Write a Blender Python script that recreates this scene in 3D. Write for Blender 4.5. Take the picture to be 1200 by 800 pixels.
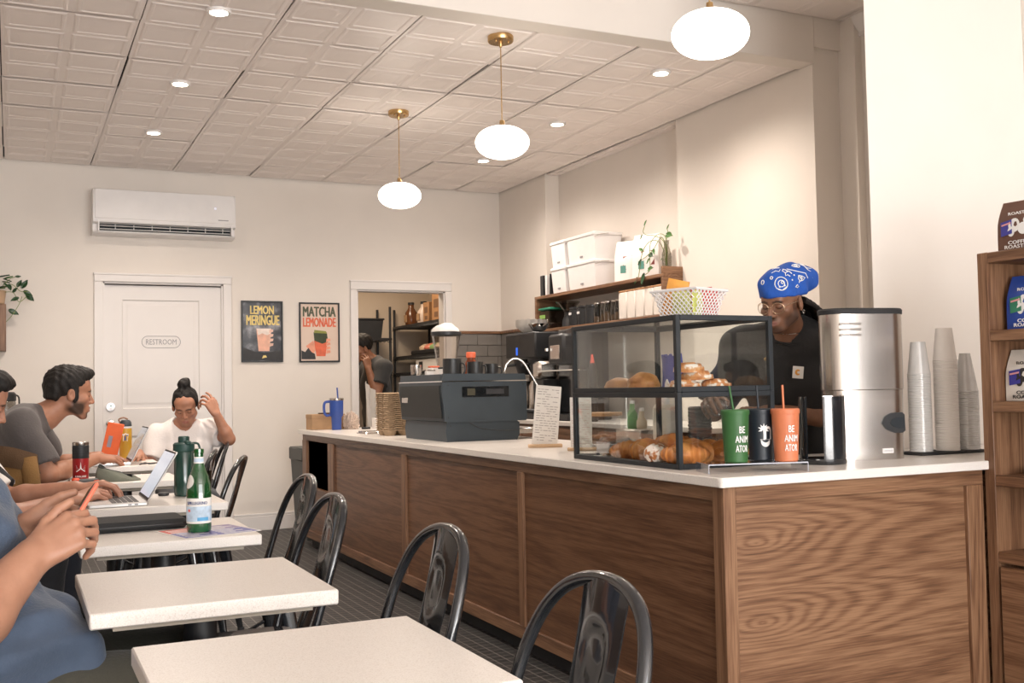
import bpy, bmesh, math, random
import numpy as np
from math import pi, sin, cos, radians, sqrt, tan, atan2
from mathutils import Vector, Matrix, Euler
for _o in list(bpy.data.objects):
    bpy.data.objects.remove(_o, do_unlink=True)
scene = bpy.context.scene
COL = scene.collection
random.seed(7)

# ------------------------------------------------------------------ camera
cam_d = bpy.data.cameras.new('camera')
cam = bpy.data.objects.new('camera', cam_d)
COL.objects.link(cam)
yaw, pitch, roll = 0.4436, 0.0435, -0.0183
_r = Vector((cos(yaw), -sin(yaw), 0)); _f0 = Vector((sin(yaw), cos(yaw), 0)); _u0 = Vector((0, 0, 1))
_f = _f0*cos(pitch) + _u0*sin(pitch); _u = _u0*cos(pitch) - _f0*sin(pitch)
_R = _r*cos(roll) + _u*sin(roll); _U = _u*cos(roll) - _r*sin(roll)
cam.matrix_world = Matrix((( _R.x, _U.x, -_f.x, 0), (_R.y, _U.y, -_f.y, 0), (_R.z, _U.z, -_f.z, 1.133), (0, 0, 0, 1)))
cam_d.sensor_width = 36.0
cam_d.lens = 36.0*1236.2/1200.0
cam_d.clip_start = 0.05
scene.camera = cam

# ------------------------------------------------------------------ world, lights, exposure
world = bpy.data.worlds.new('world'); scene.world = world
world.use_nodes = True
world.node_tree.nodes['Background'].inputs[0].default_value = (0.86, 0.93, 1.0, 1)
world.node_tree.nodes['Background'].inputs[1].default_value = 1.0
scene.view_settings.view_transform = 'Standard'
scene.view_settings.look = 'None'
scene.view_settings.gamma = 1.0
scene.view_settings.exposure = 0.74

def area_light(name, loc, rot, sx, sy, power, color):
    d = bpy.data.lights.new(name, 'AREA'); d.shape = 'RECTANGLE'; d.size = sx; d.size_y = sy
    d.energy = power; d.color = color
    o = bpy.data.objects.new(name, d); COL.objects.link(o)
    o.location = loc; o.rotation_euler = rot
    return o
# daylight through the open shopfront behind the photographer
area_light('shopfront_daylight', (1.6, -4.14, 1.75), (radians(90), 0, 0), 4.6, 2.5, 150.0, (1.0, 0.975, 0.97))
# added fill light low at the shopfront, tilted up to brighten the ceiling
area_light('ceiling_fill', (1.6, -4.10, .75), (radians(128), 0, 0), 4.6, 0.9, 115.0, (1.0, 0.96, 0.92))
# the storage room and the bar each have their own warm ceiling lamp
area_light('storage_lamp', (3.0, 9.7, 2.62), (0, 0, 0), 0.5, 0.5, 16.0, (1.0, 0.80, 0.60))
CAN_POWER, GLOBE_STRENGTH = 25.5, 4.0
WARM = (1.0, 0.87, 0.76)

# ------------------------------------------------------------------ mesh helpers
class MB:
    """collects shapes; build() links them as ONE mesh object"""
    def __init__(self):
        self.v = []; self.f = []; self.m = []; self.mi = 0; self.T = None
    def add(self, vs, fs):
        n = len(self.v)
        if self.T is not None: vs = [tuple(self.T @ Vector(p)) for p in vs]
        self.v += [tuple(p) for p in vs]
        for q in fs:
            self.f.append(tuple(i+n for i in q)); self.m.append(self.mi)
        return self
    def box(self, x0, y0, z0, x1, y1, z1, b=0.0):
        lo = (min(x0, x1), min(y0, y1), min(z0, z1)); hi = (max(x0, x1), max(y0, y1), max(z0, z1))
        if b <= 0:
            vs = [((lo, hi)[i & 1][0], (lo, hi)[(i >> 1) & 1][1], (lo, hi)[(i >> 2) & 1][2]) for i in range(8)]
            return self.add(vs, [(0, 2, 3, 1), (4, 5, 7, 6), (0, 1, 5, 4), (2, 6, 7, 3), (0, 4, 6, 2), (1, 3, 7, 5)])
        b = min(b, .49*min(hi[k]-lo[k] for k in range(3)))
        vs = []; idx = {}
        for i in range(8):
            s = [(i >> k) & 1 for k in range(3)]
            for k in range(3):
                p = []
                for j in range(3):
                    e = hi[j] if s[j] else lo[j]
                    if j != k: e += -b if s[j] else b
                    p.append(e)
                idx[(i, k)] = len(vs); vs.append(p)
        fs = []
        for k in range(3):
            j, l = (k+1) % 3, (k+2) % 3
            for side in (0, 1):
                q = []
                for (a, c) in ((0, 0), (1, 0), (1, 1), (0, 1)):
                    q.append(idx[((side << k) | (a << j) | (c << l), k)])
                fs.append(q)
        for k in range(3):
            j, l = (k+1) % 3, (k+2) % 3
            for a in (0, 1):
                for c in (0, 1):
                    i0 = (a << j) | (c << l); i1 = i0 | (1 << k)
                    fs.append((idx[(i0, j)], idx[(i1, j)], idx[(i1, l)], idx[(i0, l)]))
        for i in range(8): fs.append((idx[(i, 0)], idx[(i, 1)], idx[(i, 2)]))
        return self.add(vs, fs)
    def lathe(self, prof, c=(0, 0, 0), n=32, axis='z', sx=1.0, sy=1.0):
        vs = []; fs = []
        for (r, z) in prof:
            for i in range(n):
                a = 2*pi*i/n
                p = (max(r, 1e-5)*cos(a)*sx, max(r, 1e-5)*sin(a)*sy, z)
                if axis == 'y': p = (p[0], p[2], p[1])
                elif axis == 'x': p = (p[2], p[0], p[1])
                vs.append((p[0]+c[0], p[1]+c[1], p[2]+c[2]))
        for k in range(len(prof)-1):
            for i in range(n):
                j = (i+1) % n
                fs.append((k*n+i, k*n+j, (k+1)*n+j, (k+1)*n+i))
        if prof[0][0] > 1e-4: fs.append(tuple(range(n-1, -1, -1)))
        if prof[-1][0] > 1e-4: fs.append(tuple((len(prof)-1)*n+i for i in range(n)))
        return self.add(vs, fs)
    def cyl(self, c, r, h, n=24, b=0.0, r2=None):
        r2 = r if r2 is None else r2
        if b > 0: return self.lathe([(r-b, 0), (r, b), (r2, h-b), (r2-b, h)], c, n)
        return self.lathe([(r, 0), (r2, h)], c, n)
    def tube(self, pts, r, n=8, closed=False, flat=1.0):
        pts = [Vector(p) for p in pts]; N = len(pts)
        rs = r if isinstance(r, (list, tuple)) else [r]*N
        tan_ = []
        for i in range(N):
            if closed: t = pts[(i+1) % N]-pts[i-1]
            else: t = pts[min(i+1, N-1)]-pts[max(i-1, 0)]
            tan_.append(t.normalized())
        up = Vector((0, 0, 1))
        if abs(tan_[0].dot(up)) > .9: up = Vector((0, 1, 0))
        nrm = (up - tan_[0]*up.dot(tan_[0])).normalized()
        vs = []; fs = []
        for i in range(N):
            nrm = (nrm - tan_[i]*nrm.dot(tan_[i])).normalized()
            bi = tan_[i].cross(nrm)
            for k in range(n):
                a = 2*pi*k/n
                vs.append(pts[i] + nrm*(cos(a)*rs[i]*flat) + bi*(sin(a)*rs[i]))
        for i in range(N if closed else N-1):
            i2 = (i+1) % N
            for k in range(n):
                k2 = (k+1) % n
                fs.append((i*n+k, i*n+k2, i2*n+k2, i2*n+k))
        if not closed:
            fs.append(tuple(range(n-1, -1, -1))); fs.append(tuple((N-1)*n+k for k in range(n)))
        return self.add(vs, fs)
    def ball(self, c, rx, ry=None, rz=None, n=20, m=12):
        ry = rx if ry is None else ry; rz = rx if rz is None else rz
        vs = []; fs = []
        for j in range(1, m):
            t = pi*j/m
            for i in range(n):
                a = 2*pi*i/n
                vs.append((c[0]+rx*sin(t)*cos(a), c[1]+ry*sin(t)*sin(a), c[2]+rz*cos(t)))
        top = len(vs); vs.append((c[0], c[1], c[2]+rz)); bot = len(vs); vs.append((c[0], c[1], c[2]-rz))
        for j in range(m-2):
            for i in range(n):
                k = (i+1) % n
                fs.append((j*n+i, (j+1)*n+i, (j+1)*n+k, j*n+k))
        for i in range(n):
            k = (i+1) % n
            fs.append((top, i, k)); fs.append((bot, (m-2)*n+k, (m-2)*n+i))
        return self.add(vs, fs)
    def prism(self, poly, d0, d1, axis='z'):
        """2-D polygon extruded along axis; poly in the other two axes (x,y) / (x,z) / (y,z)"""
        def P(a, b, d): return (a, b, d) if axis == 'z' else ((a, d, b) if axis == 'y' else (d, a, b))
        n = len(poly)
        vs = [P(a, b, d0) for a, b in poly]+[P(a, b, d1) for a, b in poly]
        fs = [tuple(range(n)), tuple(range(2*n-1, n-1, -1))]
        for i in range(n):
            j = (i+1) % n
            fs.append((i, i+n, j+n, j))
        return self.add(vs, fs)
    def grid(self, fn, nu, nv, thick=0.0):
        vs = [fn(i/nu, j/nv) for j in range(nv+1) for i in range(nu+1)]
        fs = [(j*(nu+1)+i, j*(nu+1)+i+1, (j+1)*(nu+1)+i+1, (j+1)*(nu+1)+i) for j in range(nv) for i in range(nu)]
        if thick:
            n = len(vs); W = nu+1
            nr = []
            for j in range(nv+1):
                for i in range(nu+1):
                    a = Vector(vs[j*W+min(i+1, nu)])-Vector(vs[j*W+max(i-1, 0)])
                    b = Vector(vs[min(j+1, nv)*W+i])-Vector(vs[max(j-1, 0)*W+i])
                    c = a.cross(b); c = c.normalized() if c.length > 1e-12 else Vector((0, 0, 1))
                    nr.append(c)
            vs = list(vs)+[tuple(Vector(p)-q*thick) for p, q in zip(vs, nr)]
            fs = fs+[tuple(reversed([k+n for k in q])) for q in fs]
            rim = [i for i in range(W)]+[j*W+nu for j in range(1, nv+1)]+[nv*W+i for i in range(nu-1, -1, -1)]+[j*W for j in range(nv-1, 0, -1)]
            for k in range(len(rim)):
                a, b = rim[k], rim[(k+1) % len(rim)]
                fs.append((a, a+n, b+n, b))
        return self.add(vs, fs)
    def mesh(self, name, mats, angle=38, recalc=True):
        me = bpy.data.meshes.new(name)
        me.from_pydata(self.v, [], self.f); me.update()
        for q in (mats if isinstance(mats, (list, tuple)) else [mats]): me.materials.append(q)
        if any(self.m): me.polygons.foreach_set('material_index', self.m)
        if recalc:
            bm = bmesh.new(); bm.from_mesh(me); bmesh.ops.recalc_face_normals(bm, faces=bm.faces); bm.to_mesh(me); bm.free()
        me.polygons.foreach_set('use_smooth', [True]*len(me.polygons))
        me.set_sharp_from_angle(angle=radians(angle))
        return me
    def build(self, name, mats, parent=None, loc=None, rot=None, angle=38):
        return link(name, self.mesh(name, mats, angle), parent, loc, rot)

def link(name, data, parent=None, loc=None, rot=None):
    o = bpy.data.objects.new(name, data); COL.objects.link(o)
    if parent is not None: o.parent = parent
    if loc is not None: o.location = loc
    if rot is not None: o.rotation_euler = rot
    return o
def tag(o, label=None, cat=None, group=None, kind=None):
    if label: o['label'] = label
    if cat: o['category'] = cat
    if group: o['group'] = group
    if kind: o['kind'] = kind
    return o
def thing(name, label, cat, loc=(0, 0, 0), rz=0.0, group=None):
    o = link(name, None, None, loc, (0, 0, rz)); o.empty_display_size = 0.05
    return tag(o, label, cat, group)
def struct(name, mb, mats, parent=None):
    o = mb.build(name, mats, parent)
    if parent is None: o['kind'] = 'structure'
    return o
def kids(o): return [c for c in list(KIDS.get(o.name, []))]
def copy_tree(o, parent=None, loc=None, rz=None, label=None):
    c = o.copy(); COL.objects.link(c)
    if parent is not None: c.parent = parent
    if loc is not None: c.location = loc
    if rz is not None: c.rotation_euler = (0, 0, rz)
    if label: c['label'] = label
    for ch in [x for x in o.children]: copy_tree(ch, c)
    return c
def frame(origin, xdir, zhint=(0, 0, 1)):
    """matrix whose x axis runs along xdir, z as near zhint as possible"""
    x = Vector(xdir).normalized(); z = Vector(zhint); z = (z-x*z.dot(x)).normalized(); y = z.cross(x)
    return Matrix(((x.x, y.x, z.x, origin[0]), (x.y, y.y, z.y, origin[1]), (x.z, y.z, z.z, origin[2]), (0, 0, 0, 1)))
def spline(pts, n=8):
    """Catmull-Rom through the points"""
    P = [Vector(p) for p in pts]; out = []
    for i in range(len(P)-1):
        a, b, c, d = P[max(i-1, 0)], P[i], P[i+1], P[min(i+2, len(P)-1)]
        for k in range(n):
            t = k/n
            out.append(.5*((2*b)+(-a+c)*t+(2*a-5*b+4*c-d)*t*t+(-a+3*b-3*c+d)*t**3))
    out.append(P[-1]); return out

# ------------------------------------------------------------------ materials
MAT = {}
def node_mat(name):
    m = bpy.data.materials.new(name); m.use_nodes = True
    nt = m.node_tree; nt.nodes.clear()
    out = nt.nodes.new('ShaderNodeOutputMaterial'); bs = nt.nodes.new('ShaderNodeBsdfPrincipled')
    nt.links.new(bs.outputs[0], out.inputs[0])
    return m, nt, bs
def N(nt, t, **kw):
    n = nt.nodes.new(t)
    for k, v in kw.items(): setattr(n, k, v)
    return n
def ramp(nt, fac, stops):
    r = nt.nodes.new('ShaderNodeValToRGB'); e = r.color_ramp.elements
    e[0].position, e[0].color = stops[0][0], (*stops[0][1], 1)
    e[1].position, e[1].color = stops[-1][0], (*stops[-1][1], 1)
    for p, c in stops[1:-1]:
        k = e.new(p); k.color = (*c, 1)
    nt.links.new(fac, r.inputs[0]); return r
def math_(nt, op, a, b=None):
    n = nt.nodes.new('ShaderNodeMath'); n.operation = op
    for i, q in enumerate((a, b)):
        if q is None: continue
        if isinstance(q, (int, float)): n.inputs[i].default_value = q
        else: nt.links.new(q, n.inputs[i])
    return n.outputs[0]
def mat(name, col, rough=0.5, metal=0.0, var=0.08, scale=12.0, bump=0.0, bscale=60.0, spec=0.5, coat=0.0, emit=None, estr=0.0, stretch=(1, 1, 1), sheen=0.0):
    """plain surface with a little procedural variation in colour and relief"""
    if name in MAT: return MAT[name]
    m, nt, bs = node_mat(name)
    tc = N(nt, 'ShaderNodeTexCoord'); mp = N(nt, 'ShaderNodeMapping'); mp.inputs['Scale'].default_value = stretch
    nt.links.new(tc.outputs['Object'], mp.inputs[0])
    nz = N(nt, 'ShaderNodeTexNoise'); nz.inputs['Scale'].default_value = scale; nz.inputs['Detail'].default_value = 4
    nt.links.new(mp.outputs[0], nz.inputs[0])
    lo = tuple(max(0, c*(1-var)) for c in col); hi = tuple(min(1, c*(1+var)) for c in col)
    r = ramp(nt, nz.outputs[0], [(.3, lo), (.7, hi)])
    nt.links.new(r.outputs[0], bs.inputs['Base Color'])
    bs.inputs['Roughness'].default_value = rough; bs.inputs['Metallic'].default_value = metal
    bs.inputs['Specular IOR Level'].default_value = spec; bs.inputs['Coat Weight'].default_value = coat
    bs.inputs['Sheen Weight'].default_value = sheen
    if emit:
        bs.inputs['Emission Color'].default_value = (*emit, 1); bs.inputs['Emission Strength'].default_value = estr
    if bump:
        n2 = N(nt, 'ShaderNodeTexNoise'); n2.inputs['Scale'].default_value = bscale; n2.inputs['Detail'].default_value = 3
        nt.links.new(mp.outputs[0], n2.inputs[0])
        bp = N(nt, 'ShaderNodeBump'); bp.inputs['Strength'].default_value = bump; bp.inputs['Distance'].default_value = .004
        nt.links.new(n2.outputs[0], bp.inputs['Height']); nt.links.new(bp.outputs[0], bs.inputs['Normal'])
    MAT[name] = m; return m
def glass(name, col=(1, 1, 1), rough=0.0, tint=0.88, refl=None):
    """thin clear or tinted sheet: see-through with a Fresnel gloss"""
    if name in MAT: return MAT[name]
    m = bpy.data.materials.new(name); m.use_nodes = True; nt = m.node_tree; nt.nodes.clear()
    out = N(nt, 'ShaderNodeOutputMaterial'); tr = N(nt, 'ShaderNodeBsdfTransparent'); gl = N(nt, 'ShaderNodeBsdfGlossy'); mx = N(nt, 'ShaderNodeMixShader')
    tr.inputs[0].default_value = (*[c*tint for c in col], 1); gl.inputs['Roughness'].default_value = rough
    lw = N(nt, 'ShaderNodeLayerWeight'); lw.inputs[0].default_value = .5 if refl is None else .42+.4*refl
    nz = N(nt, 'ShaderNodeTexNoise'); nz.inputs['Scale'].default_value = 3
    tc = N(nt, 'ShaderNodeTexCoord'); nt.links.new(tc.outputs['Object'], nz.inputs[0])
    fac_ = math_(nt, 'ADD', .035, math_(nt, 'MULTIPLY', math_(nt, 'POWER', lw.outputs['Facing'], 3.0), .75))
    f = math_(nt, 'MULTIPLY', fac_, math_(nt, 'ADD', .85, math_(nt, 'MULTIPLY', nz.outputs[0], .3)))
    nt.links.new(f, mx.inputs[0]); nt.links.new(tr.outputs[0], mx.inputs[1]); nt.links.new(gl.outputs[0], mx.inputs[2])
    nt.links.new(mx.outputs[0], out.inputs[0]); MAT[name] = m; return m
def solid_glass(name, col, rough=0.03):
    if name in MAT: return MAT[name]
    m, nt, bs = node_mat(name)
    bs.inputs['Base Color'].default_value = (*col, 1); bs.inputs['Roughness'].default_value = rough
    bs.inputs['Transmission Weight'].default_value = 1.0; bs.inputs['IOR'].default_value = 1.3
    MAT[name] = m; return m
def walnut(name, grain='x', knots=(), lo=(.060, .028, .0145), mid=(.175, .086, .045), hi=(.29, .160, .088), freq=34.0, sc=1.15):
    """walnut veneer: contour lines of a stretched noise field, optional knots (world positions)"""
    if name in MAT: return MAT[name]
    m, nt, bs = node_mat(name)
    tc = N(nt, 'ShaderNodeTexCoord'); mp = N(nt, 'ShaderNodeMapping')
    S = {'x': (.10, 2.0, 2.0), 'y': (2.0, .10, 2.0), 'z': (2.0, 2.0, .10)}[grain]
    mp.inputs['Scale'].default_value = S
    nt.links.new(tc.outputs['Object'], mp.inputs[0])
    nz = N(nt, 'ShaderNodeTexNoise'); nz.inputs['Scale'].default_value = sc*2.2; nz.inputs['Detail'].default_value = 2.5; nz.inputs['Roughness'].default_value = .45; nz.inputs['Distortion'].default_value = .35
    nt.links.new(mp.outputs[0], nz.inputs[0])
    field = nz.outputs[0]
    for (kx, ky, kz, amp) in knots:
        v = N(nt, 'ShaderNodeVectorMath', operation='SUBTRACT'); nt.links.new(tc.outputs['Object'], v.inputs[0]); v.inputs[1].default_value = (kx, ky, kz)
        v2 = N(nt, 'ShaderNodeVectorMath', operation='MULTIPLY'); nt.links.new(v.outputs[0], v2.inputs[0]); v2.inputs[1].default_value = (3.2, 0, 11.0)
        ln = N(nt, 'ShaderNodeVectorMath', operation='LENGTH'); nt.links.new(v2.outputs[0], ln.inputs[0])
        e = math_(nt, 'POWER', 2.718, math_(nt, 'MULTIPLY', ln.outputs['Value'], -1.0))
        field = math_(nt, 'ADD', field, math_(nt, 'MULTIPLY', e, amp))
    s = math_(nt, 'SINE', math_(nt, 'MULTIPLY', field, freq*2.6))
    big = N(nt, 'ShaderNodeTexNoise'); big.inputs['Scale'].default_value = 2.0; big.inputs['Detail'].default_value = 3; nt.links.new(mp.outputs[0], big.inputs[0])
    mp2 = N(nt, 'ShaderNodeMapping'); mp2.inputs['Scale'].default_value = tuple(2.0 if q < 1 else 60.0 for q in S); nt.links.new(tc.outputs['Object'], mp2.inputs[0])
    fine = N(nt, 'ShaderNodeTexNoise'); fine.inputs['Scale'].default_value = 4.0; fine.inputs['Detail'].default_value = 5; nt.links.new(mp2.outputs[0], fine.inputs[0])
    s = math_(nt, 'ADD', math_(nt, 'MULTIPLY', s, .5), .5); s = math_(nt, 'POWER', s, 1.6)
    a = math_(nt, 'ADD', math_(nt, 'MULTIPLY', s, .15), math_(nt, 'MULTIPLY', big.outputs[0], .34))
    a = math_(nt, 'ADD', a, math_(nt, 'MULTIPLY', fine.outputs[0], .62))
    r = ramp(nt, math_(nt, 'SUBTRACT', 1.08, a), [(.26, lo), (.48, mid), (.68, hi)])
    nt.links.new(r.outputs[0], bs.inputs['Base Color'])
    bs.inputs['Roughness'].default_value = .42; bs.inputs['Specular IOR Level'].default_value = .4
    bp = N(nt, 'ShaderNodeBump'); bp.inputs['Strength'].default_value = .12; bp.inputs['Distance'].default_value = .002
    nt.links.new(fine.outputs[0], bp.inputs['Height']); nt.links.new(bp.outputs[0], bs.inputs['Normal'])
    MAT[name] = m; return m
def stone(name, base, dark, light, rough=.28):
    if name in MAT: return MAT[name]
    m, nt, bs = node_mat(name)
    tc = N(nt, 'ShaderNodeTexCoord')
    v = N(nt, 'ShaderNodeTexVoronoi'); v.inputs['Scale'].default_value = 260; nt.links.new(tc.outputs['Object'], v.inputs[0])
    n = N(nt, 'ShaderNodeTexNoise'); n.inputs['Scale'].default_value = 420; n.inputs['Detail'].default_value = 2; nt.links.new(tc.outputs['Object'], n.inputs[0])
    r = ramp(nt, n.outputs[0], [(.32, dark), (.46, base), (.6, base), (.72, light)])
    nt.links.new(r.outputs[0], bs.inputs['Base Color']); bs.inputs['Roughness'].default_value = rough
    MAT[name] = m; return m

WALL = mat('wall_paint', (.80, .745, .685), .75, var=.02, scale=3, bump=.05, bscale=220)
TRIM = mat('trim_paint', (.80, .765, .74), .45, var=.015, scale=4)
TIN = mat('tin_ceiling_paint', (.90, .83, .79), .42, var=.02, scale=5)
DARKGAP = mat('plenum_dark', (.02, .025, .03), .9)
QUARTZ = stone('white_quartz', (.80, .755, .705), (.66, .61, .555), (.87, .84, .80))
WAL_X = walnut('walnut_grain_across', 'x'); WAL_Y = walnut('walnut_grain_along', 'y'); WAL_Z = walnut('walnut_grain_upright', 'z')
WAL_END = walnut('walnut_end_panel', 'x', knots=((.130, 0, .640, .55), (.145, 0, .395, .55)))
BLACK = mat('black_satin', (.018, .019, .021), .42, var=.15)
BLACKGLOSS = mat('black_gloss_paint', (.012, .014, .017), .16, var=.2, coat=.6)
BLACKMATTE = mat('black_matte', (.022, .022, .023), .75, var=.15, bump=.1)
STEEL = mat('brushed_steel', (.62, .58, .54), .26, 1.0, var=.06, scale=40, stretch=(6, 6, .3))
CHROME = mat('chrome', (.78, .77, .75), .09, 1.0, var=.02)
BRASS = mat('brass', (.56, .37, .17), .25, 1.0, var=.05)
WHITE_PL = mat('white_plastic', (.80, .78, .77), .4, var=.02)
PAPER = mat('paper_white', (.80, .77, .73), .8, var=.02)
INK = mat('white_print', (.85, .84, .82), .6, var=.01)
KRAFT = mat('kraft_card', (.42, .26, .14), .8, var=.08, scale=20)

# ------------------------------------------------------------------ lettering
def text_mesh(s, size, width=None, bold=0.0, depth=0.0008, spacing=1.0, align='CENTER', sub=2):
    """returns (verts, faces) of the words lying in the x/y plane, centred, scaled to width"""
    cu = bpy.data.curves.new('words', 'FONT'); cu.body = s; cu.size = size; cu.align_x = align; cu.align_y = 'CENTER'
    cu.offset = min(bold, 0)*size; cu.extrude = depth/2; cu.resolution_u = sub; cu.space_character = spacing; cu.space_line = .86
    o = bpy.data.objects.new('words', cu); COL.objects.link(o)
    bpy.context.view_layer.update()
    me = o.to_mesh()
    vs = [tuple(v.co) for v in me.vertices]; fs = [tuple(p.vertices) for p in me.polygons]
    o.to_mesh_clear(); bpy.data.objects.remove(o); bpy.data.curves.remove(cu)
    x0 = min(v[0] for v in vs); x1 = max(v[0] for v in vs); y0 = min(v[1] for v in vs); y1 = max(v[1] for v in vs)
    k = (width/(x1-x0)) if width else 1.0
    cx = (x0+x1)/2 if align == 'CENTER' else x0
    out = [((v[0]-cx)*k, v[1]-(y0+y1)/2, v[2]) for v in vs]
    if bold > 0:                       # heavier strokes: the same words laid over themselves, a hair apart
        n = len(out); e = bold*size*1.1; base = out; bf = fs; out = []; fs = []
        for q, (dx, dy) in enumerate(((-e, -e*.5), (e, e*.5), (-e, e*.5), (e, -e*.5), (0, 0))):
            out += [(x+dx, y+dy, z+q*.00003) for x, y, z in base]; fs += [tuple(i+q*n for i in f) for f in bf]
    return out, fs
def put_text(name, s, size, M, material, parent, width=None, bold=0.0, depth=.0008, wrap=None, **kw):
    """flat print: words on a plane (M maps text x/y/z) or wrapped round an upright cylinder of radius wrap(z)"""
    vs, fs = text_mesh(s, size, width, bold, depth, **kw)
    if wrap:
        r0, ang, z0 = wrap
        rf = r0 if callable(r0) else (lambda z: r0)
        out = []
        for x, y, z in vs:
            R_ = rf(z0+y)+.0015+z; a = ang+x/rf(z0)
            out.append((R_*cos(a), R_*sin(a), z0+y))
        vs = out
    else:
        vs = [tuple(M @ Vector(p)) for p in vs]
    mb = MB(); mb.add(vs, fs)
    return mb.build(name, material, parent)

# ------------------------------------------------------------------ organic surfaces: smooth unions of round cones and ellipsoids, meshed by surface nets
def V3(*a): return np.array(a, float)
class Body:
    def __init__(self): self.p = []
    def cone(self, a, b, ra, rb, k=.012, sub=False, clip=0, flat=None):
        """round cone from a to b. clip: 1 = cut flat at b, 2 = at both ends, -1 = at a. flat=(axis, factor): squashed section"""
        a = np.array(a, float); b = np.array(b, float); r = max(ra, rb)
        if flat is not None: r *= max(1, 1/min(1, flat[1]))
        self.p.append(('c', a, b, ra, rb, k, sub, clip, flat, np.minimum(a, b)-r, np.maximum(a, b)+r)); return self
    def chain(self, pts, rs, k=.012, **kw):
        for i in range(len(pts)-1): self.cone(pts[i], pts[i+1], rs[i], rs[i+1], k, **kw)
        return self
    def ell(self, c, r, M=None, k=.012, sub=False):
        """ellipsoid; M = 3x3 rows are its axes in world space"""
        c = np.array(c, float); r = np.array(r, float); R = np.eye(3) if M is None else np.array(M, float)
        e = np.sqrt(((R.T*r)**2).sum(1))
        self.p.append(('e', c, r, R, k, sub, c-e, c+e)); return self
    def cut(self, p, n, k=.004):
        """keep the side the normal points away from"""
        n = np.array(n, float); self.p.append(('h', np.array(p, float), n/np.linalg.norm(n), k)); return self
    def func(self, f):
        self.p.append(('f', f)); return self
    def _prim(self, q, X):
        if q[0] == 'c':
            _, a, b, ra, rb, k, sub, clip, flat, lo, hi = q
            ab = b-a; L2 = ab@ab
            pa = X-a
            if flat is not None:
                ax, fac = flat; ax = np.array(ax, float); ax /= np.linalg.norm(ax)
                pa = pa+(pa@ax)[..., None]*ax*(1/fac-1)
            t0 = pa@ab/L2; t = np.clip(t0, 0, 1)
            d = np.linalg.norm(pa-t[..., None]*ab, axis=-1)-(ra+(rb-ra)*t)
            if clip in (1, 2): d = np.maximum(d, (t0-1)*sqrt(L2))
            if clip in (-1, 2): d = np.maximum(d, -t0*sqrt(L2))
            return d
        _, c, r, R, k, sub, lo, hi = q
        P = (X-c)@R.T
        k0 = np.linalg.norm(P/r, axis=-1); k1 = np.linalg.norm(P/(r*r), axis=-1)
        return np.where(k1 > 1e-9, k0*(k0-1)/np.maximum(k1, 1e-9), -min(r))
    def eval(self, X, lo, hi):
        """X: (B,n,3) points of B blocks with bounds lo,hi"""
        d = np.full(X.shape[:2], .25)
        for q in self.p:
            if q[0] == 'h':
                h = (X-q[1])@q[2]; d = smax(d, h, q[3]); continue
            if q[0] == 'f':
                d = q[1](X, d); continue
            k = q[4] if q[0] == 'e' else q[5]; sub = q[5] if q[0] == 'e' else q[6]
            m = k+.02
            sel = np.nonzero(np.all((lo < q[-1]+m) & (hi > q[-2]-m), axis=1))[0]
            if len(sel) == 0: continue
            e = self._prim(q, X[sel])
            d[sel] = smax(d[sel], -e, k) if sub else smin(d[sel], e, k)
        return d
    def surface(self, h, lo=None, hi=None):
        """sparse surface nets -> (verts, quads)"""
        B = 8; bs = B*h
        keys = set()
        for q in self.p:
            if q[0] in 'hf' or (q[5] if q[0] == 'e' else q[6]): continue
            a = np.floor((q[-2]-.012)/bs).astype(int); b = np.floor((q[-1]+.012)/bs).astype(int)
            for i in range(a[0], b[0]+1):
                for j in range(a[1], b[1]+1):
                    for l in range(a[2], b[2]+1): keys.add((i, j, l))
        K = np.array(sorted(keys)); C = (K+.5)*bs
        dc = np.concatenate([self.eval(C[s:s+4000, None, :], C[s:s+4000]-bs/2-.02, C[s:s+4000]+bs/2+.02) for s in range(0, len(C), 4000)])[:, 0]
        K = K[np.abs(dc) < bs*.5*1.7321*1.35+h]
        g = np.stack(np.meshgrid(*[np.arange(B+1)]*3, indexing='ij'), -1).reshape(-1, 3)
        gv = []; gk = []; edges = []
        OFF = 1 << 19
        def key(I): return ((I[..., 0]+OFF) << 40) | ((I[..., 1]+OFF) << 20) | (I[..., 2]+OFF)
        for s in range(0, len(K), 600):
            kk = K[s:s+600]
            I = kk[:, None, :]*B+g[None]; X = I*h
            d = self.eval(X, kk*bs, (kk+1)*bs)
            D = d.reshape(len(kk), B+1, B+1, B+1)
            sg = D < 0
            # cell vertices
            acc = np.zeros((len(kk), B, B, B, 3)); cnt = np.zeros((len(kk), B, B, B))
            for ax in range(3):
                o = [(1, 2), (0, 2), (0, 1)][ax]
                A = D.take(range(B), ax+1); Bb = D.take(range(1, B+1), ax+1)
                cr = (A < 0) != (Bb < 0)
                t = np.where(cr, A/np.where(cr, A-Bb, 1), 0)
                for u in (0, 1):
                    for v in (0, 1):
                        sl = [slice(None)]*4; sl[o[0]+1] = slice(u, u+B); sl[o[1]+1] = slice(v, v+B)
                        c_ = cr[tuple(sl)]; t_ = t[tuple(sl)]
                        off = [0, 0, 0]; off[o[0]] = u; off[o[1]] = v
                        cnt += c_
                        for j in range(3): acc[..., j] += np.where(c_, t_ if j == ax else off[j], 0)
                # edges owned by this block
                sl = [slice(None)]+[slice(0, B)]*3
                c_ = cr[tuple(sl)]
                w = np.argwhere(c_)
                if len(w):
                    P = kk[w[:, 0]]*B+w[:, 1:]
                    edges.append((ax, P, sg[tuple(sl)][c_]))
            w = np.argwhere(cnt > 0)
            if len(w):
                cell = kk[w[:, 0]]*B+w[:, 1:]
                q = tuple(w.T)
                gv.append((cell+acc[q]/cnt[q][:, None])*h); gk.append(key(cell))
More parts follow.
